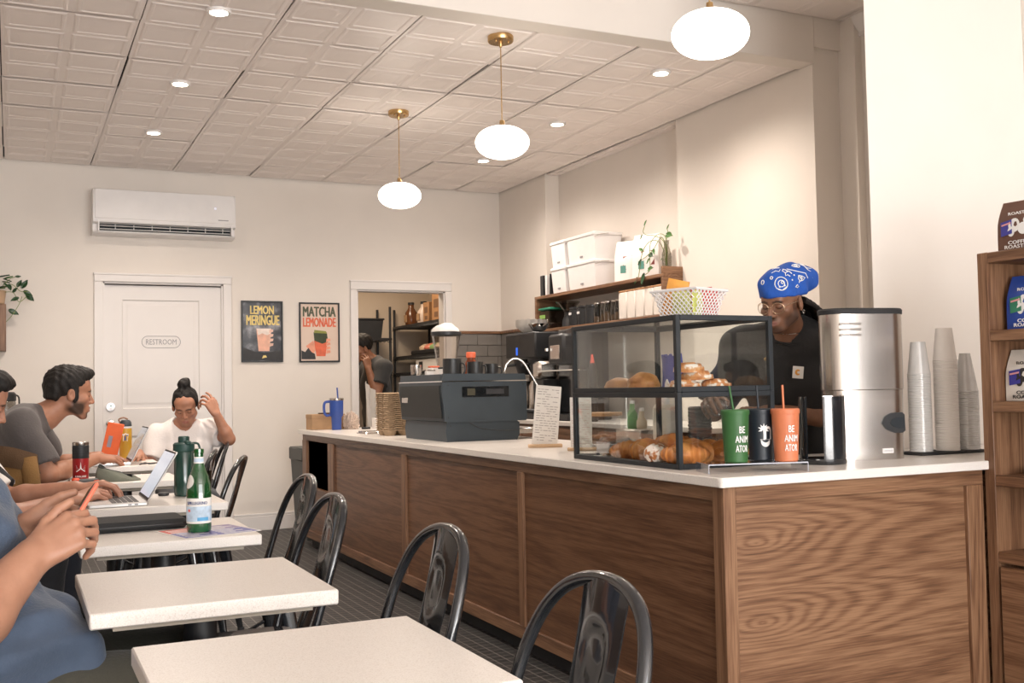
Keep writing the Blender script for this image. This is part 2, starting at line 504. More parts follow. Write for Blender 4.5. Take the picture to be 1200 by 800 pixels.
        Vv = np.concatenate(gv); Kk = np.concatenate(gk)
        o = np.argsort(Kk); Vv = Vv[o]; Kk = Kk[o]
        quads = []
        for ax, P, ins in edges:
            o1, o2 = [(1, 2), (2, 0), (0, 1)][ax]
            e1 = np.zeros(3, int); e1[o1] = 1; e2 = np.zeros(3, int); e2[o2] = 1
            ids = []; ok = np.ones(len(P), bool)
            for c in (P-e1-e2, P-e2, P, P-e1):
                k = key(c); j = np.searchsorted(Kk, k); j = np.minimum(j, len(Kk)-1)
                ok &= Kk[j] == k; ids.append(j)
            Q = np.stack(ids, 1); Q[~ins] = Q[~ins][:, ::-1]
            quads.append(Q[ok])
        return Vv, np.concatenate(quads)
    def build(self, name, material, parent=None, h=.005, paint=None, base=None, relax=1):
        Vv, Q = self.surface(h)
        me = bpy.data.meshes.new(name)
        me.vertices.add(len(Vv)); me.vertices.foreach_set('co', Vv.astype('f').ravel())
        me.loops.add(Q.size); me.loops.foreach_set('vertex_index', Q.astype('i').ravel())
        me.polygons.add(len(Q)); me.polygons.foreach_set('loop_start', np.arange(0, Q.size, 4, dtype='i'))
        me.update(calc_edges=True); me.validate()
        me.polygons.foreach_set('use_smooth', [True]*len(me.polygons))
        me.materials.append(material)
        if base is not None:
            C = np.tile(np.array([*base, 1.0]), (len(Vv), 1))
            for (c, r, col, soft, amt) in (paint or []):
                M_ = np.eye(3)
                if isinstance(c, tuple): c, M_ = c
                P = (Vv-np.array(c))@np.array(M_).T/np.array(r)
                w = np.clip((1-np.linalg.norm(P, axis=1))/soft, 0, 1)[:, None]*amt
                C[:, :3] = C[:, :3]*(1-w)+np.array(col)*w
            at = me.color_attributes.new('tint', 'FLOAT_COLOR', 'POINT'); at.data.foreach_set('color', C.astype('f').ravel())
        return link(name, me, parent)
def smin(a, b, k):
    if k <= 0: return np.minimum(a, b)
    h = np.clip(.5+.5*(b-a)/k, 0, 1)
    return b+(a-b)*h-k*h*(1-h)
def smax(a, b, k): return -smin(-a, -b, k)

def skin_mat(name, rough=.5):
    m, nt, bs = node_mat(name)
    at = N(nt, 'ShaderNodeAttribute', attribute_name='tint')
    tc = N(nt, 'ShaderNodeTexCoord'); nz = N(nt, 'ShaderNodeTexNoise'); nz.inputs['Scale'].default_value = 35; nz.inputs['Detail'].default_value = 4
    nt.links.new(tc.outputs['Object'], nz.inputs[0])
    mx = N(nt, 'ShaderNodeMix', data_type='RGBA', blend_type='MULTIPLY'); mx.inputs['Factor'].default_value = 1
    r = ramp(nt, nz.outputs[0], [(.3, (.86, .82, .80)), (.7, (1, 1, 1))])
    nt.links.new(at.outputs['Color'], mx.inputs[6]); nt.links.new(r.outputs[0], mx.inputs[7])
    nt.links.new(mx.outputs[2], bs.inputs['Base Color'])
    bs.inputs['Roughness'].default_value = rough; bs.inputs['Subsurface Weight'].default_value = .12
    bs.inputs['Subsurface Radius'].default_value = (.012, .005, .003); bs.inputs['Subsurface Scale'].default_value = .5
    n2 = N(nt, 'ShaderNodeTexNoise'); n2.inputs['Scale'].default_value = 260; nt.links.new(tc.outputs['Object'], n2.inputs[0])
    bp = N(nt, 'ShaderNodeBump'); bp.inputs['Strength'].default_value = .08; bp.inputs['Distance'].default_value = .002
    nt.links.new(n2.outputs[0], bp.inputs['Height']); nt.links.new(bp.outputs[0], bs.inputs['Normal'])
    return m
SKIN = skin_mat('skin')

class Frame:
    """local frame: X = subject's left, Y = forward, Z = up; maps local points to the world"""
    def __init__(self, o, fwd, up=(0, 0, 1), s=1.0, roll=0.0):
        self.o = np.array(o, float); f = np.array(fwd, float); f /= np.linalg.norm(f)
        u = np.array(up, float); u = u-f*(u@f); u /= np.linalg.norm(u)
        l = np.cross(u, f)
        if roll:
            u, l = u*cos(roll)+l*sin(roll), l*cos(roll)-u*sin(roll)
        self.M = np.array([l, f, u]); self.s = s
    def __call__(self, x, y, z): return self.o+self.s*(np.array([x, y, z])@self.M)
    def d(self, x, y, z): return np.array([x, y, z])@self.M
    def mat4(self):
        l, f, u = self.M*self.s
        return Matrix(((l[0], f[0], u[0], self.o[0]), (l[1], f[1], u[1], self.o[1]), (l[2], f[2], u[2], self.o[2]), (0, 0, 0, 1)))

def add_head(b, F, jaw=1.0, nose=1.0, lips=1.0, open_eyes=False, ears=True):
    s = F.s; M = F.M
    def E(c, r, k=.012, sub=False, R=None): b.ell(F(*c), np.array(r)*s, M if R is None else R, k*s, sub)
    def Cn(a, c, ra, rb, k=.01, sub=False): b.cone(F(*a), F(*c), ra*s, rb*s, k*s, sub)
    E((0, -.016, .036), (.075, .095, .083))
    E((0, .028, -.028), (.060, .060, .074), .02)
    for q in (-1, 1):
        Cn((q*.050, .004, -.056), (q*.020, .064, -.098*jaw), .020, .016, .022)
        E((q*.044, .054, -.024), (.023, .022, .018), .02)
        Cn((q*.034, .077, .018), (q*.010, .085, .013), .010, .008, .012)
    E((0, .072, -.102*jaw), (.022, .017, .015), .016)
    E((0, .054, .045), (.055, .03, .04), .03)
    for q in (-1, 1): E((q*.031, .096, -.002), (.0165, .014, .0105), .012, True)
    for q in (-1, 1): E((q*.031, .0725, -.003), (.0150, .0140, .0120), .003)
    # nose
    Cn((0, .086, .006), (0, .106*1.0+.004*(nose-1), -.034), .0075*nose, .0105*nose, .008)
    for q in (-1, 1): E((q*.0125*nose, .0955, -.039), (.0085, .0105, .0078), .006)
    for q in (-1, 1): E((q*.006, .103, -.0475), (.0035, .005, .003), .002, True)
    # mouth
    E((0, .076, -.070), (.030, .018, .022), .016)
    for q in (-1, 1):
        Cn((q*.021, .083, -.0685), (q*.004, .0935, -.0645), .0042*lips, .0060*lips, .004)
        Cn((q*.019, .084, -.0745), (0, .0925, -.0775), .0045*lips, .0068*lips, .004)
        Cn((q*.024, .088, -.0708), (0, .1000, -.0708), .0016, .0018, .003, True)
    if ears:
        for q in (-1, 1):
            R = np.array([M[0]*cos(.35)+q*M[1]*sin(.35)*-1, M[1]*cos(.35)+q*M[0]*sin(.35), M[2]])
            E((q*.080, -.010, -.010), (.0095, .019, .031), .006, False, R)
            E((q*.088, -.006, -.006), (.006, .010, .017), .005, True, R)
def face_paint(F, lip, brow=None, beard=None, eye=(.02, .012, .01), blush=None, beard_amt=.75):
    s = F.s; out = []
    if blush:
        for q in (-1, 1): out.append(((F(q*.042, .075, -.035), F.M), np.array((.028, .03, .025))*s, blush, 1.0, .5))
        out.append(((F(0, .108, -.036), F.M), np.array((.016, .016, .016))*s, blush, 1.0, .5))
    if beard:
        for q in (-1, 1):
            out.append(((F(q*.055, .030, -.075), F.M), np.array((.030, .065, .048))*s, beard, .45, beard_amt))
            out.append(((F(q*.066, .012, -.030), F.M), np.array((.018, .018, .05))*s, beard, .5, beard_amt*.9))
        out.append(((F(0, .075, -.100), F.M), np.array((.045, .035, .026))*s, beard, .45, beard_amt))
        out.append(((F(0, .098, -.0545), F.M), np.array((.031, .018, .009))*s, beard, .5, beard_amt))
    out.append(((F(0, .092, -.0705), F.M), np.array((.027, .020, .0135))*s, lip, .45, .85))
    if brow:
        for q in (-1, 1):
            for (x, z, w) in ((.016, .0165, .010), (.027, .020, .011), (.038, .0185, .010), (.045, .014, .008)):
                out.append(((F(q*x, .085, z), F.M), np.array((w, .02, .0058))*s, brow, .5, .9))
    for q in (-1, 1):   # lash line under lowered lids
        for (x, z) in ((.021, -.0075), (.027, -.0100), (.034, -.0105), (.041, -.0085)):
            out.append(((F(q*x, .083, z), F.M), np.array((.0058, .012, .0030))*s, eye, .6, .95))
    return out

def add_hand(b, wrist, fwd, dorsal, left=False, s=1.0, curl=(.5, .5, .5, .5), spread=.10, thumb=(.5, .3, .25), k=.0045, fat=1.0):
    """fwd: wrist to knuckles; dorsal: out of the back of the hand. curl per finger in radians at each joint (or 3-tuples). returns finger tips"""
    x = np.array(fwd, float); x /= np.linalg.norm(x); z = np.array(dorsal, float); z -= x*(z@x); z /= np.linalg.norm(z)
    y = np.cross(z, x)*(-1 if left else 1)           # towards the thumb (right hand, seen from its back)
    W = np.array(wrist, float)
    def P(a, c, e): return W+s*(a*x+c*y+e*z)
    kn = [(.092, .030, .002), (.096, .009, .005), (.091, -.012, .003), (.082, -.031, -.002)]
    L = [(.043, .025, .021), (.047, .029, .022), (.044, .027, .022), (.034, .020, .019)]
    Rr = [(.0098, .0088, .0080, .0070), (.0100, .0090, .0082, .0072), (.0095, .0086, .0078, .0068), (.0085, .0076, .0070, .0062)]
    tips = []
    for i in range(4):
        st = (.012, kn[i][1]*.62, 0)
        b.cone(P(*st), P(*kn[i]), .0150*s*fat, .0112*s*fat, .012*s)
    b.ell(P(.048, .002, -.006), np.array((.046, .034, .0135))*s*fat, np.array([x, y, z]), .012*s)
    b.ell(P(.034, .026, -.010), np.array((.030, .014, .014))*s*fat, np.array([x, y, z]), .012*s)
    for i in range(4):
        c = curl[i]; c = (c, c*1.1, c*.7) if not isinstance(c, (tuple, list)) else c
        ang = 0; p = np.array(P(*kn[i])); sp = spread*(1.5-i)/1.5
        for j in range(3):
            ang += c[j]
            dirn = cos(ang)*(cos(sp)*x+sin(sp)*y)-sin(ang)*z
            q = p+dirn*L[i][j]*s
            b.cone(p, q, Rr[i][j]*s*fat, Rr[i][j+1]*s*fat, k*s if j == 0 else .003*s)
            p = q
        tips.append(p)
    # thumb: leaves the side of the palm near its base
    p = np.array(P(.022, .026, -.008)); a0, bend, drop = thumb
    d = cos(a0)*x+sin(a0)*y-drop*z; d /= np.linalg.norm(d)
    for j, (l, r0, r1) in enumerate(((.042, .0145, .0112), (.032, .0112, .0100), (.026, .0100, .0080))):
        q = p+d*l*s
        b.cone(p, q, r0*s*fat, r1*s*fat, .010*s if j == 0 else .003*s)
        p = q; d = d*cos(bend)+(x*.6-y*.75-z*.25)*sin(bend); d /= np.linalg.norm(d)
    tips.append(p)
    return tips
def wrinkle(amp, f=28.0, seed=0.0, stretch=(1, 1, 1)):
    st = np.array(stretch, float)
    def g(X, d):
        P = X*st
        w = np.sin(f*P[..., 0]+2.1*np.sin(.6*f*P[..., 2]+seed)+seed)*np.sin(.8*f*P[..., 1]+1.7*np.sin(.5*f*P[..., 0]+seed*2)) + .6*np.sin(1.3*f*P[..., 2]+2.0*np.sin(.7*f*P[..., 1])+seed*3)
        return d+amp*w
    return g

# ================================================================== THE ROOM
D, HC, HU = 8.766, 2.917, 3.17
LX, RX, NY = -1.0, 4.06, -4.2
# floor: small dark mosaic with pale joints (each about 5 cm: under ten pixels, so the material draws them)
def floor_mat():
    m, nt, bs = node_mat('dark_mosaic_floor')
    tc = N(nt, 'ShaderNodeTexCoord'); br = N(nt, 'ShaderNodeTexBrick')
    br.offset = 0; br.squash = 1
    br.inputs['Scale'].default_value = 1; br.inputs['Brick Width'].default_value = .052; br.inputs['Row Height'].default_value = .052
    br.inputs['Mortar Size'].default_value = .0022; br.inputs['Mortar Smooth'].default_value = .3
    br.inputs['Color1'].default_value = (.028, .028, .028, 1); br.inputs['Color2'].default_value = (.045, .044, .043, 1); br.inputs['Mortar'].default_value = (.24, .22, .20, 1)
    nt.links.new(tc.outputs['Object'], br.inputs[0]); nt.links.new(br.outputs[0], bs.inputs['Base Color'])
    bs.inputs['Roughness'].default_value = .5
    bp = N(nt, 'ShaderNodeBump'); bp.inputs['Strength'].default_value = .4; bp.inputs['Distance'].default_value = .002; bp.invert = True
    nt.links.new(br.outputs['Fac'], bp.inputs['Height']); nt.links.new(bp.outputs[0], bs.inputs['Normal'])
    return m
struct('floor', MB().box(LX-.2, NY-.2, -.12, 4.6, 11.2, 0), floor_mat())
# far wall with the restroom door and the storage doorway
w = MB()
w.box(LX-.2, D, 0, .644, D+.14, HC+.1); w.box(.644, D, 2.015, 1.56, D+.14, HC+.1); w.box(1.56, D, 0, 2.69, D+.14, HC+.1)
w.box(2.69, D, 2.0, 3.506, D+.14, HC+.1); w.box(3.506, D, 0, 4.6, D+.14, HC+.1); w.box(.6, D+.12, 0, 1.6, D+.14, 2.05)
struct('wall_far', w, WALL)
struct('wall_left', MB().box(LX-.14, NY, 0, LX, D, HU+.1), WALL)
w = MB()
w.box(4.06, 7.84, 0, 4.6, D, HC+.1); w.box(4.19, 5.90, 0, 4.6, 7.84, HC+.1); w.box(4.06, 4.55, 0, 4.6, 5.90, HC+.1)
w.box(4.25, 4.42, 0, 4.6, 4.55, HU); w.box(4.30, 3.505, 0, 4.6, 4.42, HU)
struct('wall_right', w, WALL)
struct('wall_return', MB().prism([(3.203, 3.27), (4.6, 3.27), (4.6, 3.505), (3.436, 3.505)], 0, HU), WALL)
struct('wall_right_front', MB().box(4.15, NY, 0, 4.6, 3.269, HU), WALL)
w = MB()
w.box(LX, NY-.14, 0, LX+.25, NY, HU); w.box(3.95, NY-.14, 0, 4.15, NY, HU); w.box(LX+.25, NY-.14, 0, 3.95, NY, .45); w.box(LX+.25, NY-.14, 3.0, 3.95, NY, HU)
w.box(1.15, NY-.12, .45, 1.23, NY-.02, 3.0)
struct('wall_front', w, WALL)
# ceilings: a dark void above the tin tiles, so that the open joints read black
cl = struct('ceiling', MB().box(LX, 4.60, HC+.025, 4.6, D+.1, HC+.10), DARKGAP)
cf = tag(MB().box(LX, NY, HU+.012, 4.6, 4.56, HU+.09).build('ceiling_front', TIN), kind='structure')
def tin_tile(s=.598):
    mb = MB(); h = .006
    mb.box(-s/2, -s/2, .004, s/2, s/2, .012)
    p = s/2
    for i in (0, 1):
        for j in (0, 1):
            x0, y0 = -s/2+i*p, -s/2+j*p
            rings = [(0, 0), (.016, 0), (.024, -.004), (.034, -.0045), (.040, -.001), (.054, .0), (.078, -.005), (.086, -.005)]
            vs = []; fs = []
            for ins, z in rings:
                vs += [(x0+ins, y0+ins, z), (x0+p-ins, y0+ins, z), (x0+p-ins, y0+p-ins, z), (x0+ins, y0+p-ins, z)]
            for k in range(len(rings)-1):
                for q in range(4): fs.append((k*4+q, k*4+(q+1) % 4, (k+1)*4+(q+1) % 4, (k+1)*4+q))
            n = (len(rings)-1)*4; fs.append((n, n+1, n+2, n+3))
            mb.add(vs, fs)
    return mb.mesh('ceiling_tile', TIN, angle=20)
TILE = tin_tile(); T = .61; X0 = -.0544
def lay(parent, x0, x1, y0, y1, z, xr, yr):
    """tiles on the .61 grid clipped to the field"""
    for ix in range(*xr):
        a, b = max(X0+ix*T, x0), min(X0+(ix+1)*T, x1)
        if b-a < .05: continue
        for iy in range(*yr):
            c, d = max(yr_o+iy*T, y0), min(yr_o+(iy+1)*T, y1)
            if d-c < .05: continue
            o = link('ceiling_tile', TILE, parent, ((a+b)/2, (c+d)/2, z+random.uniform(0, .004)),
                     (random.uniform(-.007, .007), random.uniform(-.006, .006), random.uniform(-.003, .003)))
            gx = random.choice((.004, .004, .008, .012)); gy = random.choice((.003, .006, .010))
            if ix == 4 and iy < 4: gx = .022
            o.scale = ((b-a-gx)/.598, (d-c-gy)/.598, 1)
yr_o = 8.296-6*T
lay(cl, LX, 4.046, 4.66, D-.014, HC, (-2, 7), (0, 8))
lay(cl, 4.065, 4.19, 5.91, 7.83, HC, (6, 8), (0, 8))
yr_o = 4.52-3*T
lay(cf, 1.8, 4.29, 2.9, 4.525, HU, (3, 8), (0, 3))
# beam that drops from the higher front ceiling
tag(MB().box(LX, 4.53, HC-.003, 4.06, 4.66, HU+.02, .003).box(4.06, 4.53, HC+.09, 4.6, 4.60, HU+.02).build('trim_4', WALL), kind='structure')
# crown moulding in the recess
tag(MB().prism([(4.30, 3.06), (4.285, 3.06), (4.285, 3.085), (4.27, 3.10), (4.235, 3.15), (4.235, HU), (4.30, HU)], 3.505, 4.42, 'y').build('trim_5', TRIM), kind='structure')
# baseboards
def baseboard(name, x0, y0, x1, y1): struct(name, MB().box(x0, y0, 0, x1, y1, .12, .004).box(min(x0, x1)+.002, min(y0, y1)+.002, .12, max(x0, x1)-.002, max(y0, y1)-.002, .14, .004), TRIM)
baseboard('baseboard_far', 1.632, D-.016, 2.628, D)
baseboard('baseboard_far_left', LX, D-.016, .574, D)
baseboard('baseboard_left', LX, NY, LX+.016, D-.02)
# ---- restroom door
def casing(name, x0, x1, zt, wd=.066, hd=.065):
    mb = MB()
    for a, b in ((x0-wd, x0), (x1, x1+wd)): mb.box(a, D-.022, 0, b, D+.002, zt, .004)
    mb.box(x0-wd, D-.022, zt, x1+wd, D+.002, zt+hd, .004)
    mb.box(x0-wd-.004, D-.027, zt+hd-.012, x1+wd+.004, D-.0, zt+hd+.004, .003)
    mb.box(x0-.001, D, 0, x0+.012, D+.12, zt); mb.box(x1-.012, D, 0, x1+.001, D+.12, zt); mb.box(x0, D, zt-.012, x1, D+.12, zt+.001)
    return tag(mb.build(name, TRIM), kind='structure')
casing('trim_1', .644, 1.56, 2.015)
casing('trim_2', 2.69, 3.506, 2.0, .06, .078)
d1 = thing('door_1', 'white moulded restroom door with two recessed panels, closed in the far wall', 'door', (.656, D+.035, .008))
del d1['category']; d1['kind'] = 'structure'
W_, H_ = .892, 1.985
m = MB()
def door_leaf(mb, px0, px1, zs):
    mb.box(0, 0, 0, W_, .04, H_)
m.box(0, .010, 0, W_, .045, H_)
def rect_frame(mb, x0, x1, z0, z1, X0_, X1_, Z0_, Z1_, y): # border strip
    mb.box(X0_, y, Z0_, x0, y+.012, Z1_); mb.box(x1, y, Z0_, X1_, y+.012, Z1_); mb.box(x0, y, z1, x1, y+.012, Z1_); mb.box(x0, y, Z0_, x1, y+.012, z0)
rect_frame(m, .130, .722, 1.010, 1.872, 0, W_, .90, H_, 0)
rect_frame(m, .130, .722, .22, .80, 0, W_, 0, .90, 0)
m.build('door_leaf', TRIM, d1)
for z0, z1 in ((1.010, 1.872), (.22, .80)):
    q = MB(); x0, x1 = .130, .722
    rings = [(0, -.001), (.008, .009), (.020, .0105), (.042, .001), (.05, .001)]
    vs = []; fs = []
    for ins, y in rings: vs += [(x0+ins, y, z0+ins), (x1-ins, y, z0+ins), (x1-ins, y, z1-ins), (x0+ins, y, z1-ins)]
    for k in range(len(rings)-1):
        for e in range(4): fs.append((k*4+e, k*4+(e+1) % 4, (k+1)*4+(e+1) % 4, (k+1)*4+e))
    fs.append(tuple(range((len(rings)-1)*4, len(rings)*4)))
    q.add(vs, fs); q.build('door_panel', TRIM, d1)
lk = MB(); lk.lathe([(.036, 0), (.036, -.008), (.032, -.014), (.0, -.016)], (.045, 0, 1.030), 28, 'y'); k_ = lk.build('deadbolt', mat('door_metal', (.72, .70, .70), .3, .6), d1)
MB().box(.038, -.019, 1.036, .056, -.014, 1.044, .002).build('indicator', mat('green_plastic', (.02, .16, .08), .4), k_)
lk = MB(); lk.lathe([(.033, 0), (.033, -.006), (.014, -.010), (.012, -.035), (.026, -.046), (.031, -.062), (.024, -.076), (.0, -.08)], (.045, 0, .905), 28, 'y'); lk.build('door_knob', CHROME, d1)
SIGNGREY = mat('sign_grey', (.30, .29, .30), .5)
pts = []
for i in range(48):
    a = 2*pi*i/48; r = .046; cx = .101 if cos(a) > 0 else -.101
    pts.append((.426+cx+r*cos(a), -.0005, 1.539+r*sin(a)))
sg = MB().tube(pts, .0022, 6, closed=True).build('sign_outline', SIGNGREY, d1)
put_text('sign_lettering', 'RESTROOM', .062, Matrix.Translation((.426, -.0012, 1.539)) @ Matrix.Rotation(radians(90), 4, 'X'), SIGNGREY, d1, width=.232, bold=-.004, depth=.002)
# ---- storage room behind the doorway
w = MB()
w.box(1.6, 11.0, 0, 4.4, 11.1, 2.7); w.box(4.2, D+.14, 0, 4.4, 11.0, 2.7); w.box(1.5, D+.14, 0, 1.6, 11.1, 2.7)
struct('wall_storage', w, mat('storage_wall', (.66, .56, .45), .8, var=.03, scale=2))
struct('ceiling_storage', MB().box(1.5, D+.14, 2.7, 4.4, 11.1, 2.8), mat('storage_ceiling', (.7, .64, .56), .8))
# ---- tiled splash on the far and right walls above the bar, wooden cap on top
SPL = mat('grey_splash_tile', (.20, .185, .17), .35, var=.12, scale=5); GROUT = mat('splash_grout', (.10, .092, .085), .8)
sp = thing('trim_3', 'grey tiled splash with wooden cap above the back bar', 'splash', (0, 0, 0)); del sp['category']; sp['kind'] = 'structure'
MB().box(3.612, D-.008, .92, 4.06, D, 1.62).box(4.052, 7.84, .92, 4.06, D, 1.62).build('splash_bed', GROUT, sp)
MB().box(3.612, D-.022, 1.622, 4.058, D, 1.648, .003).box(4.036, 7.84, 1.622, 4.06, D-.02, 1.648, .003).build('wooden_cap', WAL_X, sp)
tl = MB().box(-.098, -.004, -.048, .098, .004, .048, .002).mesh('splash_tile', SPL)
for r in range(7):
    z = .97+r*.1
    x = 3.612+.1+(r % 2)*-.1
    while x < 4.14:
        a, b = max(x-.1, 3.612), min(x+.1, 4.05)
        if b-a > .02:
            o = link('splash_tile', tl, sp, ((a+b)/2, D-.011, z)); o.scale[0] = (b-a)/.2
        x += .2
    y = D-.03-.1+(r % 2)*.1
    while y > 7.8:
        a, b = max(y-.1, 7.845), min(y+.1, D-.02)
        if b-a > .02:
            o = link('splash_tile', tl, sp, (4.049, (a+b)/2, z), (0, 0, pi/2)); o.scale[0] = (b-a)/.2
        y -= .2

# ================================================================== LAMPS
EMW = mat('lit_opal_glass', (.9, .86, .8), .3, var=.0, emit=(1.0, .90, .78), estr=GLOBE_STRENGTH)
EMC = mat('lit_can_lens', (.9, .86, .8), .3, var=.0, emit=(1.0, .86, .68), estr=30.0)
def pendant(y, zc, label, x=2.24):
    t = thing('pendant_lamp', label, 'lamp', (x, y, zc), 0, 'opal globe pendants over the counter')
    MB().lathe([(.062, -.006), (.066, 0), (.066, .024), (.06, .028), (.0, .028)][::-1], (0, 0, -.028), 40).lathe([(.010, 0), (.010, -.02), (.006, -.03)], (0, 0, -.03), 16).build('canopy', BRASS, t)
    for k in (-1, 1): MB().ball((k*.034, -.02, -.036), .006, n=10, m=6).build('screw', BRASS, t)
    L = zc-2.452
    MB().cyl((0, 0, -L), .0028, L-.03, 10).build('rod', BRASS, t)
    MB().lathe([(.012, .03), (.014, 0), (.02, -.012)], (0, 0, -L), 20).build('socket_cap', BRASS, t)
    pr = []
    for i in range(19):
        a = pi*i/18; pr.append((.137*abs(sin(a))**.92, -.082+.082*cos(a)))
    pr[0] = (0, 0); pr[-1] = (0, -.164)
    MB().lathe(pr, (0, 0, -L), 48).build('globe', EMW, t)
    return t
pendant(3.02, HU+.005, 'opal glass globe pendant nearest the camera, cut by the top of the picture', 2.235)
pendant(4.785, HC, 'opal glass globe pendant on a brass rod, middle one of the row over the counter')
pendant(6.347, HC, 'opal glass globe pendant farthest from the camera, near the back wall')
def can(x, y, label):
    t = thing('recessed_light', label, 'lamp', (x, y, HC-.012), 0, 'recessed ceiling spots')
    MB().lathe([(.040, .006), (.042, -.002), (.054, -.004), (.058, .004), (.058, .012)], n=32).build('trim_ring', TRIM, t)
    MB().lathe([(0, .003), (.041, .003), (.041, .008), (0, .008)], n=28).build('lens', EMC, t)
    d = bpy.data.lights.new('spot_bulb', 'SPOT'); d.energy = CAN_POWER*2.2; d.color = WARM; d.spot_size = radians(160); d.spot_blend = 1.0; d.shadow_soft_size = .04
    o = link('spot_bulb', d, t, (0, 0, -.012))
for (x, y, l) in ((.872, 4.96, 'lit round ceiling spot nearest the camera in the left row'), (.872, 6.213, 'lit round ceiling spot in the middle of the left row'), (.872, 7.457, 'lit round ceiling spot at the far end of the left row, above the air conditioner'),
                  (3.345, 4.996, 'lit round ceiling spot nearest the camera in the right row, close to the beam'), (3.34, 6.25, 'lit round ceiling spot in the middle of the right row'), (3.335, 7.48, 'lit round ceiling spot at the far end of the right row, beside the middle globe')):
    can(x, y, l)
# ================================================================== AIR CONDITIONER
ac = thing('air_conditioner', 'white wall air conditioner above the restroom door', 'air conditioner', (.560, D, 2.369))
Wd = 1.068
pf = [(0, .346), (-.165, .346), (-.195, .335), (-.206, .30), (-.206, .110), (-.198, .085)]
pf2 = pf+[(-.150, .075), (-.150, .028), (-.165, .012), (-.14, .0), (0, 0)]
MB().prism(pf2, 0, Wd, 'x').build('casing', WHITE_PL, ac)
MB().box(.012, -.209, .112, Wd-.012, -.200, .338, .003).build('front_panel', WHITE_PL, ac)
MB().box(.045, -.153, .028, Wd-.035, -.148, .082).build('outlet', DARKGAP, ac)
for k in range(2):
    MB().box(.05, -.196+.012*k, .056-.022*k, Wd-.04, -.166+.012*k, .060-.022*k, .001).build('louver', WHITE_PL, ac)
for k in range(7): MB().box(.16+k*.135, -.172, .034, .164+k*.135, -.152, .08).build('vane', WHITE_PL, ac)
MB().box(.035, -.204, .018, .045, -.148, .1).build('end_cheek', WHITE_PL, ac); MB().box(Wd-.035, -.204, .018, Wd-.025, -.148, .1).build('end_cheek', WHITE_PL, ac)
MB().box(.93, -.2105, .135, 1.01, -.209, .142).build('badge', SIGNGREY, ac)
MB().box(.90, -.2105, .225, .915, -.2092, .237, .002).build('display', mat('ac_display', (.7, .72, .9), .4, emit=(.7, .75, 1), estr=.6), ac)
# ================================================================== POSTERS
FRAME_BL = mat('poster_frame_black', (.012, .015, .018), .35)
def poster_mat(name, kind):
    m, nt, bs = node_mat(name)
    tc = N(nt, 'ShaderNodeTexCoord'); n = N(nt, 'ShaderNodeTexNoise'); n.inputs['Scale'].default_value = 9 if kind else 4; n.inputs['Detail'].default_value = 5
    nt.links.new(tc.outputs['Object'], n.inputs[0])
    if kind: r = ramp(nt, n.outputs[0], [(.40, (.018, .02, .028)), (.52, (.05, .052, .06)), (.62, (.20, .20, .22)), (.74, (.50, .49, .52))])
    else: r = ramp(nt, n.outputs[0], [(.3, (.72, .56, .46)), (.7, (.78, .63, .53))])
    nt.links.new(r.outputs[0], bs.inputs['Base Color']); bs.inputs['Roughness'].default_value = .25
    return m
def ink(name, c): return mat(name, c, .55, var=.12, scale=30)
def poster(x0, x1, z0, z1, label, bg):
    t = thing('framed_poster', label, 'poster', (x0, D, z0), 0, None)
    w, h = x1-x0, z1-z0; f = .013
    MB().box(0, -.02, 0, f, 0, h, .002).box(w-f, -.02, 0, w, 0, h, .002).box(f, -.02, 0, w-f, 0, f, .002).box(f, -.02, h-f, w-f, 0, h, .002).build('frame', FRAME_BL, t)
    MB().box(f, -.010, f, w-f, -.004, h-f).build('print', bg, t)
    return t, w, h
RXM = Matrix.Rotation(radians(90), 4, 'X')
def on_poster(t, x, z): return Matrix.Translation((x, -.0112, z)) @ RXM
def blob(mb, pts, y=-.0106, dy=-.0006): mb.prism(pts, y, y+dy, 'y')
t, w, h = poster(1.703, 2.046, 1.379, 1.886, 'black framed dark poster reading LEMON MERINGUE with a pale drink', poster_mat('meringue_print', 1))
YEL = ink('poster_yellow', (.80, .62, .22))
put_text('title', 'LEMON', .098, on_poster(t, w*.50, h*.852), YEL, t, width=w*.56, bold=.022)
put_text('title', 'MERINGUE', .115, on_poster(t, w*.52, h*.685), YEL, t, width=w*.78, bold=.022)
b_ = MB(); blob(b_, [(w*.36, h*.55), (w*.72, h*.55), (w*.67, h*.18), (w*.41, h*.18)], -.0108); b_.build('drink', ink('poster_pink', (.80, .45, .33)), t)
b_ = MB(); blob(b_, [(w*.37, h*.55), (w*.71, h*.55), (w*.70, h*.47), (w*.62, h*.44), (w*.50, h*.47), (w*.40, h*.44)], -.0112); b_.build('drink_foam', ink('poster_foam', (.86, .74, .66)), t)
b_ = MB()
for k in range(4): blob(b_, [(w*.66, h*(.25+k*.075)), (w*.76, h*(.27+k*.075)), (w*.77, h*(.31+k*.075)), (w*.68, h*(.31+k*.075))], -.0114)
b_.build('fingers', ink('poster_skin', (.78, .52, .42)), t)['kind'] = 'stuff'
b_ = MB(); blob(b_, [(w*.045, h*.03), (w*.955, h*.03), (w*.955, h*.20), (w*.62, h*.16), (w*.38, h*.16), (w*.045, h*.24)], -.0103); b_.build('dark_ground', ink('poster_ground', (.03, .03, .032)), t)
b_ = MB(); blob(b_, [(w*.49, h*.06), (w*.61, h*.08), (w*.58, h*.115), (w*.52, h*.11)], -.0112); b_.build('leaf_mark', YEL, t)
t, w, h = poster(2.184, 2.532, 1.376, 1.881, 'black framed pink poster reading MATCHA LEMONADE with a green and red drink', poster_mat('matcha_print', 0))
put_text('title', 'MATCHA', .118, on_poster(t, w*.5, h*.847), ink('poster_olive', (.09, .10, .06)), t, width=w*.80, bold=.026)
RED = ink('poster_red', (.74, .15, .07))
